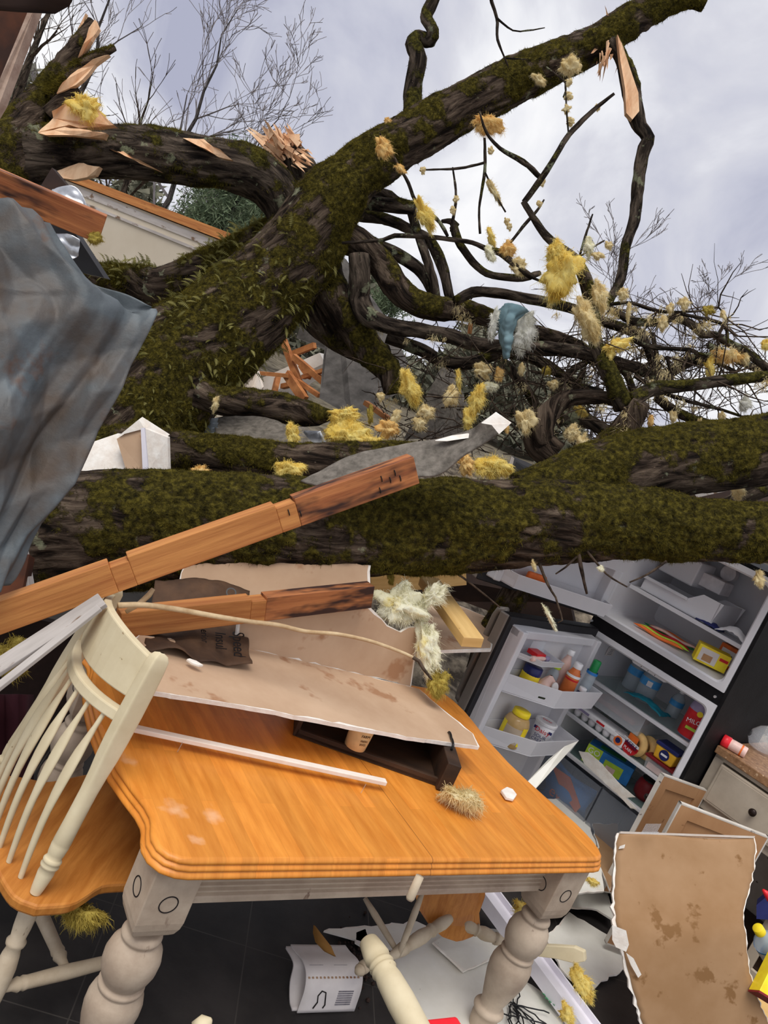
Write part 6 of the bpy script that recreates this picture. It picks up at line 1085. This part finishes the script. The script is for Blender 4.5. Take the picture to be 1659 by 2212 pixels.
core = rows.copy()-nn*.008; core[:, 0] += (rows[:, 0]-rows[:, 1])*.16; core[:, -1] += (rows[:, -1]-rows[:, -2])*.10
for i in range(60): core[i, 0] += (rows[i, 0]-rows[i, 1])*(.25+.35*abs(math.sin(i*.9))*(i > 18)*(i < 50))*R.random(); core[i, -1] += (rows[i, -1]-rows[i, -2])*.25*R.random()
MB().grid(core).build('gypsum_core', 'gypsum', bd, solid=.012)
MB().box((rows[0, 0]+rows[0, -1])/2-nn*.004+V3(0, 0, .004), (rows[0, -1]-rows[0, 0])/2, nn*.008, V3(0, 0, .005)).build('white_edge', 'white_trim', bd)
for pts in ([(1322, 1998), (1352, 2010), (1358, 2040), (1352, 2056), (1330, 2046), (1322, 2030)], [(1352, 2058), (1368, 2070), (1385, 2105), (1378, 2112), (1362, 2084)], [(1338, 1828), (1350, 1824), (1348, 1832), (1336, 1834)]):
    MB().prism([px(x, y, 2.90 if y > 1900 else 3.12) for x, y in pts], nn*.003).build('torn_flap', 'gypsum', bd)
# ---------------------------------------------------------------- things at the right edge
q = px(1684, 2082, 3.12); bo = bottle('clear bottle with yellow cap and blue label at the right edge', q, .215, .048, 'water_bottle', 'yellow', cap=(.86, 1, .42), band=((.30, .56, 'white'), (.22, .30, 'blue'), (.56, .60, 'skyblue')), axis=px(1622, 1980, 3.04)-q)
dv = unit(CAM-q); ax = unit(px(1622, 1980, 3.04)-q); rt_ = unit(np.cross(ax, dv)); 
for k, b in enumerate(('POWER', 'EA')): text(b, q+ax*(.10-.020*k)+unit(np.cross(rt_, ax))*.055, rt_, ax, .02, 'navy', bo)
q = px(1698, 2118, 2.92); yx = T('yellow_carton', 'yellow carton with a white daisy at the lower right edge', 'box', q-V3(0, 0, .1)); ra, ua = unit(px(1700, 2135, 2.92)-px(1640, 2098, 2.92)), unit(px(1660, 2060, 2.95)-px(1635, 2110, 2.90)); na = unit(np.cross(ra, ua)); na = na if na@(CAM-q) > 0 else -na
MB().box(q-na*.03+ra*.03, ra*.10, na*.03, ua*.085).build('box', 'yellow', yx, bevel=.002); MB().box(q-na*.03+ra*.03-ua*.088, ra*.10, na*.0295, ua*.004).build('red_edge', 'dark_red', yx)
mb = MB(); c = q+na*.0008-ra*.028+ua*.01
for k in range(14): a = k*2*math.pi/14; d = ra*math.cos(a)+ua*math.sin(a); e = np.cross(na, d); mb.prism([c+d*.008, c+d*.024+e*.005, c+d*.038, c+d*.024-e*.005], na*.0006)
mb.build('daisy_print', 'white', yx); MB().lathe(c, c+na*.001, [(0, .009), (1, .009)], 16).build('daisy_centre', 'gold', yx)
S(MB().prism([px(1634, 1955, 3.5), px(1700, 1900, 3.5), px(1700, 1990, 3.5), px(1634, 1985, 3.5)], V3(.03, .06, 0)).build('blue_packet', 'navy'), 'dark blue packet behind the yellow-capped bottle', 'packet')
S(MB().tube([px(x, y, 3.25) for x, y in ((1648, 1922), (1656, 1930), (1664, 1940), (1680, 1955))], [.005, .013, .018, .02], 8).build('red_cloth', 'bright_red', smooth=True), 'small red cloth at the right edge above the blue packet', 'cloth')
S(MB().prism([pz(1610, 2240, .02), pz(1600, 2050, .02), pz(1800, 2000, .02), pz(1850, 2240, .02)], V3(0, 0, .03)).build('debris_board', 'pine_pale'), 'pale board on the floor under the yellow carton', 'timber')
# ---------------------------------------------------------------- floor debris
def flat(name, pts, z, m, label, seed, cat='board', th=.008, rag=.008): return sheet(name, [pz(x, y, z) for x, y in pts], UZ, th, m, label, cat, rag=rag, seed=seed)
flat('ceiling_board', ((700, 2010), (900, 1990), (1040, 2060), (1260, 2200), (1150, 2330), (1010, 2330), (930, 2230), (868, 2140), (845, 2050)), .02, 'white_board', 'large white board on the floor under the table, right of the booklet', 31)
flat('ceiling_board', ((935, 2035), (1000, 2000), (1095, 2010), (1085, 2060), (1002, 2098)), .04, 'white_board', 'small white board with a right-angled corner on the bigger floor board', 32, rag=.003)
flat('ceiling_board', ((1180, 2020), (1230, 1970), (1330, 2030), (1350, 2075), (1340, 2100), (1300, 2118), (1270, 2145), (1210, 2090)), .03, 'white_board', 'white ragged board between the right table leg and the tan board', 33)
flat('ceiling_board', ((1180, 1985), (1210, 1930), (1260, 1885), (1315, 1930), (1330, 1990), (1290, 1965), (1235, 1960)), .06, 'white_board', 'white ragged board behind the right table leg', 34)
flat('ceiling_board', ((1170, 1725), (1215, 1725), (1275, 1780), (1300, 1880), (1305, 1925), (1250, 1930), (1200, 1850)), .25, 'white_board', 'white board sloping beside the right end of the table below the crisper', 35)
flat('cardboard_scrap', ((1280, 1778), (1335, 1780), (1330, 1860), (1318, 1925), (1300, 1880)), .24, 'drywall_paper_dark', 'brown cardboard scrap beside the right end of the table', 36)
flat('white_packing', ((765, 2010), (790, 2005), (800, 2030), (785, 2045), (768, 2035)), .02, 'paper', 'small crumpled white scrap behind the foreground chair leg', 37, rag=.006)
# white vinyl channel
v0, v1 = pz(1050, 1915, .16), pz(1330, 2290, .06); d = unit(v1-v0); sd_ = unit(np.cross(UZ, d)); sd_ = sd_ if sd_@V3(1, -1, 0) > 0 else -sd_; vt = T('vinyl_channel', 'long white vinyl window channel slanting under the right table leg', 'window channel', (v0+v1)/2-UZ*.06)
MB().prism([v0+sd_*a+UZ*b for a, b in ((-.045, -.05), (.045, -.05), (.045, .012), (.038, .012), (.038, -.012), (-.004, -.012), (-.004, .006), (-.045, .006))], v1-v0).build('channel', 'white_vinyl', vt)
# booklet folded open
q = [pz(600, 2170, .005), pz(785, 2165, .005)]; bkd = unit(q[1]-q[0]); bw = .19; bn = unit(np.cross(UZ, bkd)); b0 = pz(640, 2190, .0); bk_ = T('booklet', 'spiral puzzle booklet folded back on the dark floor under the table', 'book', b0+bkd*.1)
prf = [(0, .004), (.005, .03), (.015, .075), (.035, .105), (.065, .118), (.10, .115), (.14, .10), (.18, .09)]
def bpt(s, a, h): return b0+bkd*s+bn*a+UZ*h
MB().grid([[bpt(s+.02*h, a, h) for s in np.linspace(0, .21, 6)] for a, h in [tuple(x) for x in resamp([(a, h, 0) for a, h in prf], 24)[:, :2]]]).build('cover_page', 'paper', bk_, smooth=True, solid=.004)
MB().grid([[bpt(s-.012, a, h) for s in np.linspace(0, .20, 6)] for a, h in [tuple(x) for x in resamp([(.01, .004, 0), (.04, .006, 0), (.08, .04, 0), (.10, .085, 0), (.13, .09, 0), (.18, .08, 0)], 24)[:, :2]]]).build('inner_pages', 'paper', bk_, smooth=True, solid=.008)
mb = MB()
for k in range(14): mb.box(bpt(.012+.014*k, .034, .1065), bkd*.003, bn*.005, UZ*.0012)
mb.build('binding_holes', 'drywall_paper', bk_)
for k, (s0, s1, a) in enumerate([(.02+.09*i, .07+.09*i, .07+.012*j) for i in range(2) for j in range(6)]): MB().box(bpt((s0+s1)/2, a, .1195-.0012*max(0, a-.065)*260*.05-max(0, (a-.07))*.28), bkd*(s1-s0)/2, bn*.003-UZ*.0008, UZ*.0004).build('print_block', 'grey_ink', bk_)
def side(h): a = np.interp(h, [p[1] for p in prf[:4]], [p[0] for p in prf[:4]]); return a-.0035
for k in range(7): h = .03+.007*k; MB().box(bpt(.155, side(h), h), bkd*.028, bn*.0006, UZ*.0022).build('print_block', 'grey_ink', bk_)
MB().tube([bpt(s, side(h)-.0005, h) for s, h in ((.05, .02), (.06, .04), (.055, .06), (.065, .075), (.08, .07), (.085, .05), (.09, .03), (.085, .02))], .0022, 5).build('line_drawing', 'black_ink', bk_)
S(MB().grid([[px(x, y, 2.45)+V3(0, 0, .0) for x, y in r] for r in (((677, 1998), (679, 1999), (681, 2000)), ((676, 2015), (688, 2016), (698, 2022)), ((681, 2035), (700, 2040), (716, 2045)), ((700, 2055), (712, 2058), (722, 2060)), ((722, 2066), (724, 2066), (726, 2067)))]).build('dead_leaf', 'leaf_brown', smooth=True, solid=.001), 'brown dead leaf standing on the floor behind the booklet', 'leaf')
# soil crumbs
R = random.Random(9); mb = MB()
for k in range(160):
    c = pz(770+R.gauss(0, 22), 2075+R.gauss(0, 40), .006); r = R.uniform(.002, .009); mb.lathe(c-UZ*r*.7, c+UZ*r, [(0, r*.5), (.4, r), (.8, r*.7), (1, .001)], 5)
S(mb.build('soil_crumbs', 'dark_brown'), 'dark soil crumbs scattered beside the foreground chair leg', 'soil', kind='stuff')
# overturned chair under the table
oc_ = T('windsor_chair', 'overturned cream chair lying under the right half of the table', 'chair', pz(930, 2060, 0))
def q_(x, y, d): return px(x, y, d)
sp_ = [q_(x, y, d) for x, y, d in ((895, 1925, 2.92), (1038, 1918, 3.02), (1036, 1940, 3.02), (1024, 1975, 3.0), (1026, 2000, 2.98), (1012, 2026, 2.97), (985, 2036, 2.95), (955, 2026, 2.93), (925, 1998, 2.9), (900, 1960, 2.9))]
MB().prism(sp_, V3(.025, .022, 0)).build('seat', 'chair_seat_wood', oc_, bevel=.006)
def oleg(p, t, m='cream_paint_weathered', prof=CL, sc=1, name='leg'): return MB().lathe(q_(*p), q_(*t), [(a, b*sc) for a, b in prof], 18).build(name, m, oc_, smooth=True)
oleg((842, 2068, 2.66), (972, 1984, 2.92), sc=.95); oleg((1090, 2036, 3.0), (1000, 1996, 2.98), sc=.95); oleg((772, 2100, 2.52), (800, 2078, 2.6), sc=.8)
for p, t in (((788, 1940, 2.8), (862, 2062, 2.7)), ((912, 1930, 2.72), (860, 2066, 2.68))): MB().lathe(q_(*p), q_(*t), [(0, .008), (.3, .012), (.7, .011), (1, .008)], 12).build('stretcher', 'cream_paint_weathered', oc_, smooth=True)
MB().lathe(q_(884, 1944, 2.12), q_(907, 1893, 2.12), [(0, .009), (.1, .012), (1, .011)], 14).build('spindle_end', 'cream_paint_weathered', oc_, smooth=True)
MB().prism([q_(x, y, 2.95) for x, y in ((1110, 2040), (1195, 2043), (1240, 2046), (1262, 2056), (1264, 2078), (1240, 2082), (1200, 2072), (1150, 2066), (1110, 2060))], V3(.012, .02, .0)).build('chair_rail', 'cream_paint', oc_, bevel=.004)
# loose turned leg in the foreground
q0, q1 = px(795, 2032, 2.25), px(935, 2290, 1.95); S(MB().lathe(q0, q1, [(0, .024), (.01, .027), (.10, .033), (.165, .036), (.20, .030), (.215, .034), (.235, .036), (.25, .030), (.262, .034), (.28, .036), (.30, .031), (.36, .035), (.55, .038), (.8, .036), (1, .03)], 28).build('turned_post', 'cream_paint', smooth=True), 'cream turned chair leg pointing up in front of the booklet side, bottom centre', 'chair leg')
S(MB().box(px(960, 2262, 2.15), V3(.07, .045, 0), V3(-.04, .06, 0), V3(0, 0, .02)).build('red_plastic', 'bright_red', bevel=.008), 'bright red plastic lid at the bottom edge', 'lid')
q = px(425, 2225, 1.75); S(MB().lathe(q, q+V3(.02, .01, .03), [(0, .02), (.6, .02), (1, .004)], 12).build('turned_end', 'cream_paint', smooth=True), 'tip of a cream turned piece at the bottom edge under the table', 'chair leg')
# black cord tangle, plastic sprig, extras
R = random.Random(21); ck = T('black_cords', 'tangle of thin black cords on the white floor board', 'cord', pz(1090, 2190, .03))
for k in range(13):
    p = pz(1105+R.gauss(0, 5), 2172+R.gauss(0, 5), .035); pts = [p]; d = unit(V3(R.gauss(.5, .6), R.gauss(-.5, .5), 0))
    for j in range(7): d = unit(d+V3(R.gauss(0, .35), R.gauss(0, .35), 0)); pts.append(pts[-1]+d*.022+UZ*R.uniform(-.002, .004))
    MB().tube(pts, .0026, 5).build('cord', 'black', ck)
gs = T('plastic_sprig', 'small green plastic sprig on the floor left of the vinyl channel', 'plastic plant', pz(1192, 2158, .03))
mb = MB()
for k in range(16): a = k*.42; c = pz(1192, 2160, .04); d = unit(V3(math.cos(a), math.sin(a), .35)); e = unit(np.cross(d, UZ)); mb.add([c-e*.003, c+e*.003, c+d*.035+e*.006, c+d*.055, c+d*.035-e*.006], [(0, 1, 2, 4), (2, 3, 4)])
mb.build('fronds', 'green', gs, solid=.001)

# ---------------------------------------------------------------- glass wool caught everywhere
Y_, P_, O_, W_, C_, D_ = 'yellow_wool', 'pale_wool', 'orange_wool', 'white_wool', 'cream_wool', 'dirty_wool'
def wool(x, y, d, rp, m, label, sx=1., sz=1., dr=(.3, .1, -.8), n=220, ang=0, **k):
    """rp half size in pixels; sx, sz stretch across and along the picture, turned by ang degrees"""
    c = px(x, y, d); s = rp*d/F; t = tuft(c, s, int(x*7+y) % 9973, m, label, 'torn glass wool', n, (sx, .7, sz), dr, **k)
    fx = unit(px(x+math.cos(math.radians(ang))*50, y-math.sin(math.radians(ang))*50, d)-c)   # turn its long axis
    fz = unit(np.cross(fx, ray(x, y))); fz = fz if fz[2] > 0 else -fz; fy = np.cross(fz, fx)
    t.rotation_euler = Matrix([[fx[i], fy[i], fz[i]] for i in range(3)]).to_euler(); return t
BIG = [
 (185, 236, 4.0, 34, Y_, 'golden fluffy wool tuft lodged in the splintered stump at top left', 1.2, 1.0, 0), (205, 515, 2.42, 16, D_, 'dirty yellow wool hanging from the splintered rafter end', 1.2, .9, 0),
 (1212, 590, 4.0, 50, Y_, 'largest bright yellow wool mass hanging on the mossy diagonal branch', .85, 1.15, -20), (1200, 545, 3.98, 26, Y_, 'rounded top lump of wool just above the largest yellow mass', 1, 1, 0),
 (1268, 690, 3.98, 40, P_, 'long pale wool beard hanging under the largest yellow mass', .6, 1.3, 20), (1296, 640, 4.0, 27, P_, 'pale wool clump right of the mossy diagonal branch', .7, 1.4, 10),
 (918, 465, 4.05, 26, Y_, 'leaf-shaped yellow wool hanging alone against the sky beside the leaning trunk', .65, 1.5, 28), (1052, 268, 4.3, 27, O_, 'peach wool tuft spread across two twigs near the leaning trunk', 1.4, .7, -20),
 (828, 318, 4.08, 24, O_, 'peach wool tuft on a twig in front of the leaning trunk', .8, 1.1, 30), (866, 365, 4.08, 12, O_, 'small peach wisp below the peach tuft on the leaning trunk', 1.4, .6, -40),
 (1232, 145, 4.5, 20, P_, 'ragged pale wool on the high limb at the top of the beaded wool string', 1.2, 1.1, 0), (1165, 172, 4.5, 14, P_, 'white-yellow wisp hanging off the high limb left of the beaded string', 1.5, .6, -40),
 (1066, 412, 4.28, 17, P_, 'slim pale wool strip on a hanging twig in mid sky', .5, 1.9, 30), (1060, 510, 4.2, 15, Y_, 'slim yellow strip standing up above the long twig', .6, 1.7, 20),
 (1058, 548, 4.18, 15, C_, 'white wisp hanging off the long twig below the slim yellow strip', .7, 1.5, 30), (1098, 540, 4.18, 20, O_, 'peach lump on the long twig left of the largest yellow mass', 1, .9, 0), (1120, 575, 4.18, 20, P_, 'pale lump on the long twig close to the largest yellow mass', .9, 1.0, 20),
 (1272, 535, 4.1, 17, C_, 'white-yellow knot on the forked twigs right of the largest yellow mass', .8, 1.3, 0), (1290, 552, 4.1, 12, P_, 'small pale tuft at the tip of the forked twigs', 1.3, .8, -10), (1315, 530, 4.1, 10, P_, 'outermost tiny tuft of the forked twigs', 1, 1, 0),
 (885, 840, 4.3, 27, Y_, 'big torn yellow wool piece hanging left of the pointed felt panel', .75, 1.4, 15), (972, 855, 4.3, 20, P_, 'curled pale wool tuft in front of the pointed felt panel', .9, 1.2, -10),
 (1028, 865, 4.2, 27, Y_, 'bright yellow vertical wool clump right of the pointed felt panel', .65, 1.7, -12), (1010, 905, 4.2, 18, Y_, 'lower yellow beard hanging over the felt strip end', .7, 1.5, 0), (990, 820, 4.4, 14, Y_, 'narrow yellow wool strip in the tangle above the pointed felt panel', .5, 1.8, 5),
 (1042, 800, 4.3, 20, P_, 'pale wool cluster under the white cloth bundle', 1.2, 1.0, 0), (1078, 808, 4.3, 14, O_, 'small orange-yellow tuft under the white cloth bundle', .9, 1.2, 0), (1060, 835, 4.3, 14, C_, 'whitish wisp just under the pale wool cluster', 1.3, .8, 0),
 (838, 925, 4.0, 22, O_, 'peach rounded wool lump at the right end of the big yellow batt', 1.1, .9, 0), (755, 945, 4.0, 46, Y_, 'big bright yellow batt piled between the logs', 1.3, .75, 0), (800, 960, 3.98, 28, Y_, 'lower right lobe of the big yellow batt', 1.4, .7, 0), (732, 920, 4.02, 28, Y_, 'upper left lobe of the big yellow batt', 1, 1, 0),
 (632, 940, 3.98, 22, Y_, 'upright yellow wool tuft left of the bright flashing strip', .8, 1.3, 10), (745, 893, 4.0, 22, Y_, 'yellow wool draped over the thin end of the lichen-spotted limb', 1.6, .6, 0), (625, 1014, 3.75, 26, Y_, 'bright yellow block of wool on the end of the smaller log', 1.4, .8, -5),
 (430, 1018, 3.35, 18, O_, 'pale peach wool tuft resting on the big trunk', 1.3, .8, 0), (465, 872, 4.0, 13, P_, 'pale wool rag hanging at the left end of the lichen-spotted limb', .6, 1.6, -15),
 (905, 915, 4.2, 17, P_, 'pale frayed wool on twigs left of the felt strip tip', 1, 1.1, 0), (920, 890, 4.2, 18, P_, 'frayed wool above the felt strip, on a leafy twig', 1.2, .9, 0), (800, 895, 4.1, 12, D_, 'dirty vertical wool wisp above the big yellow batt', .6, 1.9, 0), (855, 900, 4.1, 15, P_, 'pale wool sail between the batt and felt panel', .8, 1.3, -20), (822, 855, 4.2, 10, P_, 'small round wool puff left of the torn yellow piece', 1, 1, 0),
 (1135, 910, 4.1, 24, P_, 'greyish wool lump caught left of the bent grey limb', .9, 1.2, 0), (1005, 1000, 3.3, 24, O_, 'peach wool bunch hanging under the felt strip tip', .8, 1.2, 20), (1095, 925, 4.0, 9, O_, 'thin peach wisp right of the white felt tip', .6, 1.7, 0),
 (1330, 745, 4.05, 23, Y_, 'bright yellow wool patch on the broken branch right of the mossy branch', 1.5, .65, 15), (1318, 762, 4.05, 14, Y_, 'yellow drip at the left end of the bright yellow patch', .8, 1.2, 0), (1570, 768, 4.35, 24, O_, 'large orange wool lump on the branches at far right', 1.6, .7, 0), (1533, 795, 4.35, 17, Y_, 'lemon yellow wool drip left of the large orange lump', .7, 1.5, 0), (1610, 775, 4.35, 12, P_, 'pale wisp right of the large orange lump', .7, 1.3, 0),
 (1345, 635, 4.25, 15, P_, 'pale tuft at the lower tip of the hanging snapped branch', 1, 1, 0), (1478, 655, 4.25, 14, P_, 'pale tuft standing on the thin horizontal twig at right', 1.1, .9, 0), (1448, 665, 4.25, 11, P_, 'smaller tuft left of the tuft on the thin twig', .8, 1.2, 0), (1530, 670, 4.25, 12, D_, 'dull tuft at the tip of the thin horizontal twig', 1.3, .8, -20), (1432, 697, 4.25, 15, P_, 'hanging pale tuft below the thin horizontal twig', .8, 1.2, 0), (1357, 675, 4.25, 12, P_, 'long pale thread of wool hanging from the thin twig start', .5, 2, 0), (1562, 680, 4.25, 9, P_, 'tiny tuft on the forked twig tip near the right edge', .7, 1.3, 20), (1655, 745, 4.3, 14, Y_, 'yellow tuft cut by the right edge of the picture', 1, .8, 0),
 (1256, 888, 4.3, 14, Y_, 'small yellow scrap above the bent grey limb', 1.4, .6, -40), (1235, 935, 4.15, 20, P_, 'dusty wool hanging under the bent grey limb', 1, 1, 0), (1258, 958, 4.1, 18, P_, 'dusty wool drip between bent limb and trunk fork', .7, 1.4, -10), (1455, 900, 4.2, 12, P_, 'pale wool rag on the reddish lower branch at right', .7, 1.4, 0), (1405, 910, 4.1, 11, O_, 'peach rag below the broken stub beside the trunk fork', .7, 1.5, 0), (1560, 898, 4.2, 9, P_, 'round small puff low at right above the trunk fork', 1, 1, 0), (1632, 908, 3.6, 16, P_, 'pale puff sitting on the trunk fork near the right edge', 1.3, .7, 0), (1610, 872, 4.3, 17, W_, 'white wool bits on twigs near the right edge', 1, 1, 0), (1590, 825, 4.3, 11, W_, 'white wool bit below the large orange lump', 1.2, .8, 0), (1595, 1060, 3.8, 18, P_, 'pale wool rag hanging between the two trunk forks', .9, 1.2, 0), (1510, 920, 4.2, 11, P_, 'tuft drip on the reddish lower branch, right of the pale rag', .6, 1.6, 0),
 (838, 262, 4.5, 9, O_, 'round tan puff on a twig above the leaning trunk', 1, 1, 0), (1180, 800, 4.5, 12, D_, 'dull yellow puff left of the mossy branch foot', 1, .8, 0), (1195, 830, 4.5, 13, P_, 'pale puff lower left of the mossy branch foot', 1, .8, 0), (1125, 800, 4.5, 11, P_, 'pale puff right of the white cloth bundle bottom', .8, 1.2, 0),
 (1000, 1722, 2.55, 50, P_, 'pale yellow wool roll lying on the table top near the drawer', 1.15, .38, -22), (1300, 1165, 3.1, 1, P_, '', 1, 1, 0),
 (1066, 1010, 3.45, 38, Y_, 'golden wool slab behind the trunk left of the oven door frame', 1.2, .6, -5),
 (845, 1250, 3.1, 12, D_, 'thin yellow wool hanging under the mossy trunk above the white wool', .8, 1.6, 0), (1153, 1222, 3.05, 9, P_, 'pale rag hanging from the trunk over the freezer door', .6, 1.6, 15), (1185, 1330, 3.05, 14, C_, 'stringy white wool hanging from a twig over the steel door', .35, 2.4, 25), (1640, 1250, 3.25, 15, P_, 'pale frayed wool at the top right corner of the freezer', .9, 1.2, 0), (1298, 1228, 3.05, 8, C_, 'small white puff on a twig over the freezer door', 1.2, .9, 0),
 (945, 1475, 2.95, 26, D_, 'olive yellow wool sticking out beside the upright drywall edge', .9, 1.3, -15), (20, 1420, 2.5, 40, D_, 'dusty yellow wool wedged under the battens at the left edge', 1.2, 1, 0),
 (175, 1975, 2.05, 46, D_, 'dim yellow wool on the floor under the left chair', 1.2, .5, -15), (1130, 1965, 3.0, 24, Y_, 'torn yellow wool on the floor beside the overturned chair seat', 1.1, .7, -20), (1280, 1905, 3.1, 14, Y_, 'small flat yellow wool scrap on the white boards by the table end', 1.2, .6, -25), (1255, 2120, 2.85, 26, Y_, 'yellow wool strip on the floor along the vinyl channel', .8, 1.6, 25), (1225, 2190, 2.75, 20, Y_, 'yellow wool patch at the lower end of the vinyl channel', .9, 1.2, 20),
]
for x, y, d, rp, m, lab, sx, sz, ang in BIG:
    if lab: wool(x, y, d, rp*.80, m, lab, sx, sz, ang=ang, n=520 if rp > 24 else 260)
for k, (x, y) in enumerate(((1228, 178), (1228, 208), (1224, 235), (1232, 262))): wool(x, y, 4.42, 8, P_, 'pale wool bead on the hanging string, %s' % ('topmost', 'second from top', 'third from top', 'lowest')[k], 1, 1, n=90)
for k, (x, y) in enumerate(((1095, 478), (1100, 490), (978, 455), (985, 430), (1166, 440), (1290, 232), (1172, 395), (913, 368), (1060, 325))): wool(x, y, 4.25, 6, P_, 'tiny wool bead on bare twigs, %s' % ('upper of the stacked pair', 'lower of the stacked pair', 'low on the knobbly upright twig', 'high on the knobbly upright twig', 'at the slanting twig tip', 'near the tip of the tall twig', 'at the elbow of the forked branch', 'at the left tip of the level twig', 'beside the peach tuft twig')[k], 1, 1.2, n=60)
# scraps too small and many to single out
RR = np.random.RandomState(5); vs = []; ts = []; k0 = 0
cand = [(x, y, d) for p, d, ms, n in BR for x, y, r in p if x > 780 and y > 640]
for k in range(150):
    x, y, d = cand[RR.randint(len(cand))]; c = px(x+RR.randn()*16, y+abs(RR.randn())*14, d-.05+RR.rand()*.1); s = .012+.028*RR.rand()
    for j in range(60):
        p = c+RR.randn(3)*s*.5; dd = unit(RR.randn(3)*.6+np.array([.2, 0, -.9])); sd = unit(np.cross(dd, RR.randn(3))); vs += [p-sd*.0016, p+sd*.0016, p+dd*s*(.6+RR.rand())]; ts.append((k0, k0+1, k0+2)); k0 += 3
S(np_mesh('wool_shreds', np.array(vs), np.array(ts), 'pale_wool'), 'countless small wool shreds scattered through the crown branches', 'insulation', kind='stuff')
# white batt slumped between the boards, cloth bundle in the crown
wt = wool(868, 1310, 3.0, 52, C_, 'thick cream-white wool batt slumping between the upright drywall and pale stud', 1.15, .75, n=500, ang=-8, ln=.35); wool(925, 1400, 2.98, 44, C_, 'lower part of the cream-white batt hanging along the drywall edge', .55, 1.35, n=400, ang=8, ln=.35)
wool(935, 1285, 3.0, 24, C_, 'upper right horn of the cream-white batt', 1.3, .7, n=300, ang=40)
bd_ = T('cloth_bundle', 'blue-grey cloth torn open with white stuffing hung on a crown branch', 'cloth bundle', px(1105, 715, 4.2))
B = crush('blue_cloth', [[px(x, y, d) for x, y, d in r] for r in (((1078, 668, 4.25), (1095, 655, 4.15), (1120, 660, 4.1), (1142, 672, 4.18)), ((1072, 700, 4.22), (1088, 695, 4.1), (1105, 690, 4.08), (1120, 690, 4.12)), ((1078, 735, 4.2), (1088, 735, 4.12), (1096, 735, 4.1), (1106, 735, 4.12)), ((1088, 775, 4.2), (1093, 776, 4.14), (1097, 776, 4.12), (1102, 774, 4.14)))], 'blue_cloth', None, None, .02, 9, 4, solid=.003, rows=40, cols=30); B.parent = bd_; B.location = tuple(np.array(B.location)-np.array(bd_.location))
for x, y, rp, sx, sz in ((1130, 722, 30, .8, 1.3), (1066, 700, 17, .6, 1.8), (1140, 690, 16, 1, 1)):
    t = wool(x, y, 4.18, rp*.85, W_, '', sx, sz, n=420, ang=-8)
    for kx in ('label', 'category', 'group'): del t[kx]
    t.name = 'white_stuffing'; t.parent = bd_; t.location = tuple(np.array(t.location)-np.array(bd_.location))
# crumbs on the table and boards
for x, y, z, r, lab in ((1097, 1718, .765, .022, 'small white plaster crumb on the table top near the wool roll'),):
    S(MB().prism([pz(x+a, y+b, z) for a, b in ((-17, -6), (-5, -13), (8, -8), (17, 4), (10, 14), (-6, 10))], UZ*.012).build('plaster_crumb', 'gypsum', bevel=.003), lab, 'plaster')
p = pz(415, 1436, .957); S(MB().prism([p+V3(a, b, .004) for a, b in ((-.02, -.004), (0, -.012), (.02, -.008), (.03, .004), (.005, .012), (-.015, .008))], UZ*.008).build('paper_shred', 'gypsum', bevel=.002), 'white torn shred lying on the flat drywall sheet', 'paper')
q = px(1408, 1790, 3.1); cb2 = T('comb', 'clear plastic comb of pins standing behind the big tan board', 'comb', q)
for k in range(12): MB().box(q+unit(px(1440, 1790, 3.1)-q)*(.005*k-.03)+UZ*.0, V3(.0012, 0, 0), V3(0, .001, 0), UZ*.022).build('tooth', 'clear_plastic', cb2)
MB().box(q-UZ*.02, unit(px(1440, 1790, 3.1)-q)*.034, V3(0, .001, 0), UZ*.005).build('spine', 'clear_plastic', cb2)
